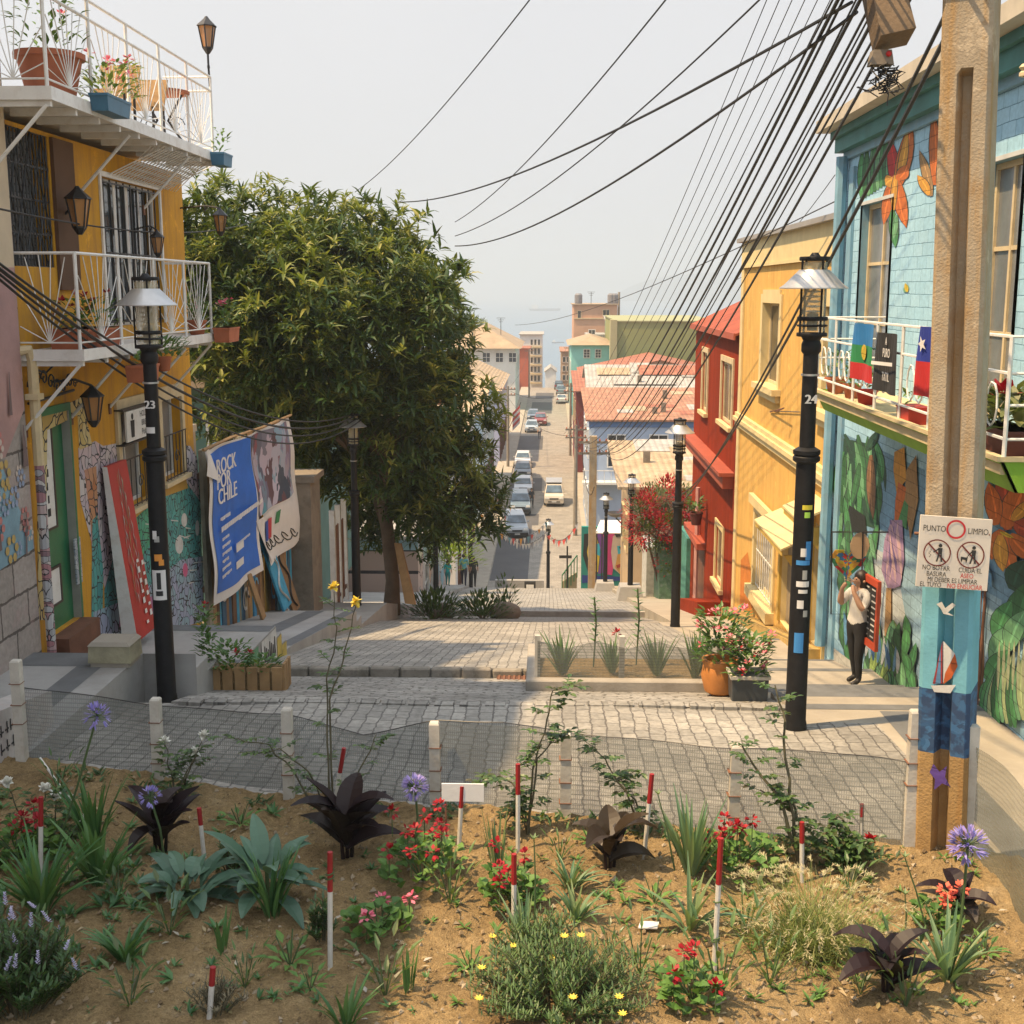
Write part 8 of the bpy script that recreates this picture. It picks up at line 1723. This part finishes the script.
# agapanthus
def agapanthus(lab, px, py, tx, ty, r=.12, n=60):
    b = bb(px, py); h = onY(tx, ty, b.y-.02); t = empty('agapanthus', b, lab, 'flower', 'violet ball flowers on tall stems'); mb = MB(); mb.tube([b-V((0, 0, .03)), b.lerp(h, .5)+V((.02, 0, 0)), h], .009, M_STEM, 6); mb.build('stem', t)
    mb = MB()
    for k in range(n):
        d = V((rnd.gauss(0, 1), rnd.gauss(0, 1), rnd.gauss(.3, .8))).normalized(); mb.tube([h, h+d*r*.6], .0025, M_STEM, 3, False)
        for j in range(3): mb.leaf(h+d*r*.55, d+V((rnd.uniform(-.5, .5), rnd.uniform(-.5, .5), rnd.uniform(-.5, .5))), r*.5, r*.16, LM_PUR, .1, 2)
    mb.build('flower_head', t)
agapanthus('tall violet flower leaning over the net at the left', 52, 862, 97, 716, .11, 34); agapanthus('violet ball flower before the white fence post', 415, 850, 415, 787, .11, 70); agapanthus('violet flower above the dark canna at left', 165, 862, 150, 797, .09, 34); agapanthus('pale violet ball flower before the net at the far right', 950, 975, 968, 845, .13, 60)
# cannas
canna('canna', 'dark purple canna behind the grey green plant at left', bb(160, 850), .75, 12); canna('canna', 'large purple black canna left of the red geranium', bb(347, 858), .88, 14); canna('canna', 'bronze canna in sunlight near the middle of the net', bb(610, 875), .75, 9, leafmat('canna_bronze', [(.025, .016, .011), (.045, .03, .016), (.03, .018, .012)], .4, .2)); canna('canna', 'dark glossy canna at the lower right foreground', bb(888, 1000), .68, 10); canna('canna', 'small dark canna behind the coral geranium at right', bb(958, 915), .6, 7)
# broad grey-green plants
for px, py, s, lab in ((188, 905, .55, 'broad leaved grey green plant in the shaded bed'), (268, 900, .62, 'taller broad leaved grey green plant left of the clean stake')):
    b = bb(px, py); t = empty('broadleaf_plant', b, lab, 'plant', 'broad leaved grey green plants'); mb = MB()
    for k in range(26):
        a = k*2.4+rnd.uniform(-.4, .4); e = rnd.uniform(.15, 2.0); mb.leaf(b+V((.12*math.cos(a), .12*math.sin(a), .04+.3*s*(k/34)*(1.7 if px > 200 else .9))), (math.cos(a), math.sin(a), e), s*rnd.uniform(.3, .75), s*rnd.uniform(.14, .27), LM_GREYG, rnd.uniform(.8, 1.8), 6, rnd.uniform(-.3, .3), .8, .12)
    mb.build('leaves', t); mb = MB(); mb.tube([b, b+V((0, 0, .35*s))], .015, M_STEM, 6); mb.build('stem', t)
# geraniums
LM_GER = leafmat('geranium_leaf', [(.05, .13, .03), (.09, .2, .04), (.13, .25, .05)], .6, .25)
def geranium(lab, px, py, r, h, nf, fl, n=120):
    b = bb(px, py); t = empty('geranium', b, lab, 'geranium', 'geraniums in the garden bed'); mb = MB()
    for k in range(n):
        a = rnd.uniform(0, 6.28); q = r*rnd.random()**.5; c = b+V((q*math.cos(a), q*math.sin(a), h*rnd.uniform(.1, .85)*(1-.4*(q/r)**2))); mb.leaf(c, (math.cos(a)*.6+rnd.gauss(0, .5), math.sin(a)*.6+rnd.gauss(0, .5), .5), .075, .085, LM_GER, .5, 3, None, .6, .2)
    mb.build('leaves', t)
    mb = MB()
    for k in range(10): a = k*.63; mb.tube([b, b+V((r*.6*math.cos(a), r*.6*math.sin(a), h*.7))], .006, M_STEM, 4)
    mb.build('stem', t)
    for k in range(nf):
        a = rnd.uniform(0, 6.28); q = r*rnd.uniform(.1, 1.05); c = b+V((q*math.cos(a), q*math.sin(a)-.03, h*rnd.uniform(.75, 1.25))); mb = MB(); mb.tube([c-V((0, 0, .2)), c], .004, M_STEM, 4)
        for j in range(16):
            d = V((rnd.gauss(0, 1), rnd.gauss(0, 1), rnd.gauss(.3, 1))).normalized(); mb.leaf(c+d*.025, d, .04, .04, fl, .2, 2)
        mb.build('flower_head', t)
geranium('bright red geranium below the violet ball flower', 422, 880, .30, .42, 11, LM_RED); geranium('low pink red geranium right of the clean stake', 378, 930, .22, .2, 3, LM_PINK, 80); geranium('leafy geranium with a pink bloom behind the middle stake', 512, 905, .22, .34, 5, LM_RED, 110); geranium('deep red geranium left of the twine bound stake', 735, 868, .32, .35, 9, LM_RED, 150); geranium('coral geranium before the concrete pole at right', 938, 925, .16, .28, 4, leafmat('petal_coral', [(.75, .1, .06), (.8, .2, .12)], .6, .2), 60); geranium('red geranium at the bottom edge right of centre', 692, 1010, .2, .26, 4, LM_RED, 70); geranium('dark leaved red and white geranium at the left edge', 22, 868, .3, .35, 8, LM_RED, 140)
# roses
def rose(lab, px, py, paths, fl, nf, n=3, base_r=.010):
    b = bb(px, py); t = empty('rose_bush', b, lab, 'rose', 'rose bushes along the garden net'); ms = MB(); ml = MB(); tips = []
    for path in paths:
        P = [b]+[onY(x, y, b.y+dy) for x, y, dy in path]; Q = []
        for i in range(len(P)-1):
            for j in range(4): Q.append(P[i].lerp(P[i+1], j/4)+V((rnd.uniform(-.012, .012), rnd.uniform(-.03, .03), 0)))
        Q.append(P[-1]); ms.tube(Q, [base_r*(1-.7*i/len(Q)) for i in range(len(Q))], M_TWIG, 5); tips.append(P[-1])
        for i in range(2, len(Q)):
            for rep in range(max(1, n-2) if n < 6 else 4):
                a = rnd.uniform(0, 6.28); d = V((math.cos(a), math.sin(a)*.8, rnd.uniform(-.1, .5))).normalized(); q = Q[i-1].lerp(Q[i], rnd.random()); Lr = rnd.uniform(.09, .15); ms.tube([q, q+d*Lr], .003, M_STEM, 3, False)
                s = d.cross(V((0, 0, 1))).normalized()
                for j, (u, v) in enumerate(((.45, -1), (.45, 1), (.75, -1), (.75, 1), (1, 0))): ml.leaf(q+d*Lr*u, d*(.6 if v else 1)+s*v, .06, .038, LM_ROSE, .5, 3, rnd.uniform(-.4, .4), .8, .15)
    ms.build('stem', t); ml.build('leaves', t)
    for k in range(nf):
        c = tips[k % len(tips)]+V((rnd.uniform(-.06, .06)*(k >= len(tips)), 0, rnd.uniform(0, .05))); mb = MB()
        for j in range(14): d = V((rnd.gauss(0, 1), rnd.gauss(0, 1), rnd.gauss(.5, .8))).normalized(); mb.leaf(c, d, .055, .05, fl, -.3, 3)
        mb.build('flower', t)
LM_ROSE = leafmat('rose_leaf', [(.02, .05, .02), (.04, .09, .03), (.07, .14, .04), (.10, .17, .05), (.06, .05, .03)], .4, .3)
rose('tall thin rose with two yellow blooms rising above the net at left', 332, 830, [[(328, 760, 0), (326, 690, .05), (336, 640, .05), (334, 592, .05)], [(330, 700, 0), (345, 650, .1), (356, 606, .1)]], LM_YEL, 2, 3)
rose('wide low rose spreading both ways along the net at left', 332, 828, [[(310, 770, .05), (280, 748, .05), (250, 755, .05)], [(350, 790, 0), (370, 750, .05), (376, 735, .1)], [(300, 780, 0), (270, 745, .1), (225, 738, .1)]], LM_YEL, 0, 3)
rose('rose with cream and yellow blooms by the second fence post', 178, 800, [[(190, 770, 0), (204, 738, 0)], [(185, 775, 0), (196, 755, 0)], [(170, 770, .05), (165, 745, .1)]], LM_WHT, 3, 4)
rose('tall rose in the middle of the bed before the net', 528, 838, [[(532, 770, 0), (548, 720, .05), (552, 690, .1), (572, 686, .1)], [(520, 790, 0), (500, 775, 0), (485, 785, 0)], [(536, 760, 0), (556, 735, .1), (580, 738, .1)], [(515, 800, 0), (505, 830, 0)]], LM_YEL, 0, 4)
rose('arching rose branch before the net right of the middle', 645, 835, [[(625, 790, 0), (604, 758, .05), (590, 745, .05)], [(635, 800, 0), (615, 780, .1), (640, 770, .1)]], LM_YEL, 0, 4)
rose('tall rose with reddish canes before the net at right', 800, 865, [[(790, 800, 0), (784, 720, .1), (775, 685, .15)], [(780, 800, 0), (758, 770, .1), (742, 745, .1)], [(820, 840, 0), (838, 815, .1), (850, 830, .1)], [(805, 830, 0), (790, 800, .1), (760, 790, .1)]], LM_YEL, 0, 4, .016)
rose('low leafy rose at the foot of the net beside the pole', 845, 868, [[(850, 845, 0), (870, 840, 0)], [(835, 850, 0), (820, 838, 0)], [(850, 850, .05), (862, 858, .05)]], LM_RED, 1, 6)
rose('white rose bush at the left edge of the bed', 30, 850, [[(20, 815, 0), (8, 788, 0)], [(38, 820, 0), (45, 792, 0)], [(55, 830, .1), (56, 800, .1)], [(70, 835, 0), (86, 824, 0)], [(62, 840, .1), (70, 800, .2)]], LM_WHT, 7, 4)
# fine leaved bushes
LM_FINE = leafmat('fine_leaf', [(.03, .07, .02), (.05, .11, .03), (.08, .15, .04), (.11, .17, .05)], .5, .2)
def finebush(lab, px, py, r, h, ns, fl=None, nf=0, name='daisy_bush', m=None, spikes=False, lf=.06):
    b = bb(px, py); t = empty(name, b, lab, 'shrub'); ml = MB(); ms = MB(); tips = []
    for k in range(ns):
        a = rnd.uniform(0, 6.28); q = r*rnd.random()**.5; e = b+V((q*math.cos(a), q*math.sin(a)*.8, h*(1.05-.6*(q/r)**2)*rnd.uniform(.6, 1.05))); s = b+V((q*.4*math.cos(a), q*.35*math.sin(a), .02)); tips.append(e)
        ms.tube([s, s.lerp(e, .5)+V((0, 0, .02)), e], [.006, .003, .002], M_TWIG, 4, False)
        for j in range(20):
            u = .3+.7*j/20; c = s.lerp(e, u); aa = j*2.4; d = V((math.cos(aa), math.sin(aa), .9)); ml.leaf(c, d, lf*rnd.uniform(.7, 1.2), lf*.22 if not spikes else lf*.34, m or LM_FINE, .2, 2)
    ml.build('foliage', t); ms.build('stem', t); rnd.shuffle(tips)
    for k in range(nf):
        c = tips[k]+V((0, 0, .05)); mb = MB()
        if spikes:
            ax_ = V((rnd.gauss(0, .3), rnd.gauss(0, .3), 1)).normalized()
            for j in range(26): u = j/26; mb.leaf(c+ax_*.085*u, (math.cos(j*2.4), math.sin(j*2.4), .5), .017*(1.2-u*.6), .014, fl, .1, 2)
        else:
            mb.tube([tips[k]-V((0, 0, .05)), c], .003, M_STEM, 3)
            for j in range(9): mb.leaf(c, (math.cos(j*.7), math.sin(j*.7)-.2, .35), .032, .016, fl, .2, 2)
        mb.build('flower', t)
finebush('wide fine leaved bush with a few yellow daisies at the bottom centre', 560, 1005, .62, .42, 230, LM_YEL, 8)
finebush('second fine leaved clump rising behind the wide daisy bush', 540, 965, .34, .4, 90, LM_YEL, 2)
finebush('dark bush with pale violet flower spikes in the lower left corner', 22, 1010, .42, .62, 150, leafmat('petal_pale_violet', [(.45, .42, .65), (.6, .58, .72), (.38, .33, .6)], .6, .2), 22, 'hebe_bush', LM_DK, True, .07)
finebush('small slender bush right of the canna stake at left', 232, 872, .12, .4, 16, None, 0, 'small_shrub', LM_DK, True, .05); finebush('little rosemary like shrub right of the clean stake', 322, 940, .1, .34, 18, None, 0, 'small_shrub', LM_DK, True, .06)
finebush('dry twiggy shrub at the bottom left around the dark stake', 215, 1010, .2, .25, 26, None, 0, 'small_shrub', leafmat('dry_leaf', [(.1, .09, .05), (.18, .15, .09)], .8, .1), False, .05)
# fountain grass
b = bb(812, 945); t = empty('fountain_grass', b, 'large pale tuft of feathery fountain grass in the sunny right of the bed', 'grass'); mb = MB(); LM_FG = leafmat('fountain_blade', [(.12, .18, .04), (.2, .25, .07), (.3, .3, .12)], .6, .35); LM_PL = leafmat('fountain_plume', [(.55, .48, .28), (.65, .58, .38), (.45, .42, .22)], .8, .4)
for k in range(520):
    a = rnd.uniform(0, 6.28); sp = rnd.uniform(.2, 1.3); mb.leaf(b+V((rnd.gauss(0, .16), rnd.gauss(0, .1), 0)), (math.cos(a)*sp, math.sin(a)*sp, 1), rnd.uniform(.35, .68), .009, LM_FG, rnd.uniform(.8, 1.8), 5, None, .3, 0)
mb.build('blades', t)
mb = MB()
for k in range(130):
    a = rnd.uniform(0, 6.28); sp = rnd.uniform(.5, 1.4); d = V((math.cos(a)*sp, math.sin(a)*sp, 1)).normalized(); c = b+V((rnd.gauss(0, .12), rnd.gauss(0, .1), 0)); e = c+d*rnd.uniform(.42, .62); mb.tube([c, e], .002, LM_FG, 3, False); dd = (d+V((0, 0, -.5))).normalized()
    for j in range(22): mb.leaf(e+dd*.006*j-V((0, 0, .0004*j*j*.5)), dd+V((rnd.gauss(0, .5), rnd.gauss(0, .5), rnd.gauss(0, .5))), .035, .006, LM_PL, .2, 2)
mb.build('plumes', t)
# lily stalk, tall bud stems, weeds
for px, py, tx, ty, lab in ((534, 945, 534, 840, 'thin lily stalk right of the middle stake'), (675, 878, 658, 795, 'tall dry lily stalk rising above the sunlit iris clump'), (930, 940, 905, 858, 'tall bud stalk above the fountain grass at right'), (905, 940, 905, 895, 'short dry stalk by the coral geranium')):
    b = bb(px, py); h = onY(tx, ty, b.y); t = empty('flower_stalk', b, lab, 'flower stalk'); mb = MB(); mb.tube([b, b.lerp(h, .6)+V((.01, 0, 0)), h], [.008, .006, .004], M_STEM, 5); mb.build('stem', t); mb = MB()
    for k in range(5): mb.leaf(h, (math.cos(k*1.3), math.sin(k*1.3), 1.2), .05, .022, LM_IRIS, .2, 3)
    mb.build('bud', t)
mb = MB()
for k in range(330):
    px, py = (rnd.uniform(90, 1000), rnd.uniform(850, 1015)) if k % 3 else (rnd.gauss(90, 70), rnd.gauss(880, 50)); px = max(2, px); py = min(1020, max(800, py)); b = bb(px, py); s = rnd.uniform(.03, .09)*(1 if k % 3 else 1.5)
    for j in range(rnd.randrange(5, 10)): a = rnd.uniform(0, 6.28); mb.leaf(b, (math.cos(a), math.sin(a), rnd.uniform(.2, 1.4)), s, s*.3, LM_STRAP if px < 430 else LM_GER, .4, 3)
o = mb.build('weeds'); o['kind'] = 'stuff'
mb = MB()      # leaf litter and low growth along the foot of the net
for k in range(700):
    x = rnd.uniform(-4.6, 2.7); y = fenceY(x)-rnd.uniform(.12, .38); a = rnd.uniform(0, 6.28); z = bedz(x, y)+.02
    if math.sin(x*3.1)+math.sin(x*7.3+1) < -.2: continue
    mb.leaf((x, y, z), (math.cos(a), math.sin(a), rnd.uniform(.2, 1.4)), rnd.uniform(.05, .12), .03, LM_DK, .4, 3)
o = mb.build('ground_cover'); o['kind'] = 'stuff'
k = bb(648, 925); mb = MB(); mb.prism([(k.x-.07, k.y-.04, k.z+.02), (k.x+.06, k.y-.05, k.z+.025), (k.x+.08, k.y+.03, k.z+.03), (k.x-.05, k.y+.04, k.z+.025)], (0, 0, .01), M_BWH); top(mb, 'paper_scrap', 'scrap of white paper on the soil by the arching leaves', 'paper scrap', None, k)
spr = []
for v in range(3):
    t = empty('weed_sprig', (0, 0, 0), 'small green weed sprig growing on the bare garden soil', 'weed', 'weed sprigs on the bare soil'); mb = MB()
    for k in range(16+6*v): a = k*2.4; q = .02+.012*k; mb.leaf((q*math.cos(a)*.6, q*math.sin(a)*.6, .012*k*(1 if v else .4)), (math.cos(a), math.sin(a), .5+.5*v), .10, .04-.008*v, (LM_GER, LM_ROSE, LM_FINE)[v], .6, 3)
    mb.build('leaves', t, False, True); mb = MB()
    for k in range(4): mb.tube([(0, 0, -.02), (.07*math.cos(k*1.6), .07*math.sin(k*1.6), .16+.05*v)], .004, M_STEM, 4)
    mb.build('stem', t, False, True); spr.append(t)
for i, (px, py) in enumerate(((70, 885), (118, 905), (245, 985), (290, 960), (170, 940), (60, 800), (240, 820), (385, 985), (450, 905), (470, 960), (610, 955), (640, 980), (655, 905), (745, 930), (770, 985), (590, 850), (860, 1000), (905, 1012), (985, 950), (850, 890), (560, 870), (310, 985), (130, 1005), (720, 1005))):
    o = spr[i] if i < 3 else copy_tree(spr[i % 3]); o.location = bb(px, py); o.rotation_euler = (0, 0, rnd.uniform(0, 6.28)); s_ = rnd.uniform(.7, 1.4); o.scale = (s_, s_, s_)
# two thin stray sticks
for (a, b, lab) in (((130, 760), (200, 770), 'thin white stick leaning by the left corner fence post'),):
    p, q = onbed(62, 795), onY(40, 758, onbed(62, 795).y+.2); mb = MB(); mb.tube([p, q], .012, M_STK, 6); top(mb, 'stick', lab, 'stick', None, p)

# ------------------------------------------------------------------ people
def person(label, pos, face, h, cols, joints, hair=None, extra=None, name='person', hold=None):
    """one skinned body; joints in metres for a 1.7 m figure, figure looks along -y"""
    sk, topc, leg, shoe, hairc = cols; s = h/1.7
    bm = bmesh.new(); ly = bm.verts.layers.skin.verify(); vd = {}
    for n_, (co, r, par) in joints.items():
        v = bm.verts.new(V(co)*s); v[ly].radius = (r[0]*s, r[1]*s) if isinstance(r, tuple) else (r*s, r*s); vd[n_] = v
        if par: bm.edges.new((vd[par], v))
        else: v[ly].use_root = True
    me = bpy.data.meshes.new('body'); bm.to_mesh(me); bm.free()
    tmp = bpy.data.objects.new('tmp', me); COL.objects.link(tmp); md = tmp.modifiers.new('s', 'SKIN'); md.use_smooth_shade = True; m2 = tmp.modifiers.new('d', 'SUBSURF'); m2.levels = 3; m2.render_levels = 3
    dg = bpy.context.evaluated_depsgraph_get(); body = bpy.data.meshes.new_from_object(tmp.evaluated_get(dg)); bpy.data.objects.remove(tmp)
    t = empty(name, pos, label, 'person'); t.rotation_euler = (0, 0, face)
    body.materials.clear()
    for m in (sk, topc, leg, shoe): body.materials.append(m)
    seg = [(V(joints[j[2]][0])*s, V(j[0])*s, n_) for n_, j in joints.items() if j[2]]
    def near(p):
        best = None
        for a, b, n_ in seg:
            d = b-a; u = max(0, min(1, (p-a).dot(d)/max(1e-9, d.length_squared))); q = (p-a-d*u).length
            if best is None or q < best[0]: best = (q, n_)
        return best[1]
    part = {'head': 0, 'neck': 0, 'crown': 0, 'hand': 0, 'fore': 0, 'elb': 1, 'knee': 2, 'ank': 2, 'toe': 3, 'hipj': 2, 'hip': 1}
    for p in body.polygons:
        n_ = near(p.center); k = next((v for q, v in part.items() if n_.startswith(q)), 1); p.material_index = k; p.use_smooth = True
    # facial features and fingers belong to the same surface
    bm = bmesh.new(); bm.from_mesh(body); hd = V(joints['head'][0])*s; hr = .1*s
    def bl(c, r, mi):
        g = bmesh.ops.create_icosphere(bm, subdivisions=1, radius=r, matrix=Matrix.Translation(c))
        for v in g['verts']:
            for f in v.link_faces: f.material_index = mi; f.smooth = True
    bl(hd+V((0, -hr*1.0, -.01*s)), .018*s, 0); [bl(hd+V((x*.1*s, 0, -.01*s)), .022*s, 0) for x in (-1, 1)]; [bl(hd+V((x*.036*s, -hr*.92, .022*s)), .012*s, 3) for x in (-1, 1)]; bl(hd+V((0, -hr*.93, -.045*s)), .014*s, 0)
    for n_ in ('hand_l', 'hand_r'):
        c = V(joints[n_][0])*s; d = (c-V(joints[joints[n_][2]][0])*s).normalized(); sd = d.cross(V((1, 0, 0)))
        if sd.length < .1: sd = V((0, 1, 0))
        sd.normalize()
        for j in range(5):
            o = (j-2)*.016*s; q = c+d*(.0 if j == 0 else .02*s)+sd*o
            for i in range(3): bl(q+d*(.02+.02*i)*s*(1.1-.08*abs(j-2))+d.cross(sd)*(.006*i*i)*s+(sd*-.015*s*i if j == 0 else V((0, 0, 0))), .009*s, 0)
    bm.to_mesh(body); bm.free(); o = bpy.data.objects.new('body', body); COL.objects.link(o); o.parent = t
    mb = MB(); mb.ball(hd+V((0, .034*s, .03*s)), .108*s, hairc, 12, 8, (.98, .95, 1.05))
    if hair == 'long': mb.lathe([(.04*s, -.26*s), (.09*s, -.14*s), (.115*s, .02*s)], hd+V((0, .055*s, 0)), hairc, 10)
    o = mb.build('hair', t, True, True); 
    if extra: extra(t, s)
    return t
def J(arms='down', stride=0.0):
    j = {'hip': ((0, 0, .93), (.16, .13), None), 'waist': ((0, .0, 1.08), (.155, .125), 'hip'), 'chest': ((0, .0, 1.28), (.17, .13), 'waist'), 'shoulders': ((0, .01, 1.42), (.085, .07), 'chest'), 'neck': ((0, .0, 1.49), .05, 'shoulders'), 'head': ((0, -.015, 1.6), (.085, .1), 'neck'), 'crown': ((0, -.005, 1.67), (.06, .07), 'head')}
    for sx, n_ in ((-1, 'l'), (1, 'r')):
        j['sho_'+n_] = ((sx*.18, .01, 1.4), .075, 'shoulders')
        if arms == 'down': a = stride*sx*.6; j['elb_'+n_] = ((sx*.225, .02+a*.5, 1.13), .043, 'sho_'+n_); j['fore_'+n_] = ((sx*.235, -.05+a, .9), .03, 'elb_'+n_); j['hand_'+n_] = ((sx*.23, -.08+a, .82), .032, 'fore_'+n_)
        else: j['elb_'+n_] = ((sx*.24, -.15, 1.2), .06, 'sho_'+n_); j['fore_'+n_] = ((sx*.12, -.23, 1.47), .032, 'elb_'+n_); j['hand_'+n_] = ((sx*.07, -.2, 1.56), .034, 'fore_'+n_)
        st = stride*sx; j['hipj_'+n_] = ((sx*.095, 0, .84), .115, 'hip'); j['knee_'+n_] = ((sx*.095, -.02-st*.5, .5), .07, 'hipj_'+n_); j['ank_'+n_] = ((sx*.095, .03-st*.8+(.1 if st > 0 else 0)*0, .09), .042, 'knee_'+n_); j['toe_'+n_] = ((sx*.1, -.12-st*.8, .035), .04, 'ank_'+n_)
    return j
P_SK = mat('skin', (.45, .26, .17), .6, .08, 4, .05); P_HR = mat('hair_dark', (.03, .018, .012), .5, .3, 20, .3, 80); P_SHO = mat('shoe_dark', (.015, .013, .013), .6)
def cl_(n_, c): return mat(n_, c, .85, .14, 8, .3, 30)
k = V((4.45, 17.3, rz_(17.3)))
person('woman in white t-shirt and black leggings with hands raised to her face', k, R(-62), 1.66, (P_SK, cl_('tee_white', (.62, .6, .56)), cl_('leggings_black', (.012, .012, .014)), P_SHO, P_HR), J('up', .06), 'long')
for px, py, Y, h, f, tc, lc, hr, st, lab in ((464, 593, 63, 1.68, 180, (.10, .35, .42), (.03, .03, .05), 'short', .25, 'person in turquoise top and dark trousers walking down the left pavement'), (448, 593, 62, 1.35, 170, (.02, .38, .36), (.03, .25, .25), 'long', .1, 'smaller long haired person in teal on the left pavement by the lamp'), (473.5, 593, 65, 1.72, 180, (.03, .035, .03), (.02, .02, .02), 'short', .15, 'person in black walking beside the one in turquoise'), (499.5, 512, 106, 1.75, 180, (.02, .02, .025), (.02, .02, .025), 'short', .2, 'person in dark clothes on left pavement of lower street'), (531.5, 508, 104, 1.7, 10, (.03, .03, .035), (.02, .02, .02), 'short', .2, 'person in dark clothes standing beside the slate grey car'), (539.5, 439, 145, 1.75, 0, (.6, .6, .58), (.03, .035, .06), 'short', .25, 'pedestrian in white shirt walking up the middle of lower street')):
    z = gz(Y) if Y > 70 and px > 515 else lz(Y); x = onY(px, py, Y).x
    if Y > 80: q = onZ(px, py, z); x, Y = q.x, q.y
    person(lab, (x, Y, z), R(f), h, (P_SK, cl_('top_'+str(px), tc), cl_('trousers_'+str(px), lc), P_SHO, P_HR), J('down', st), hr)
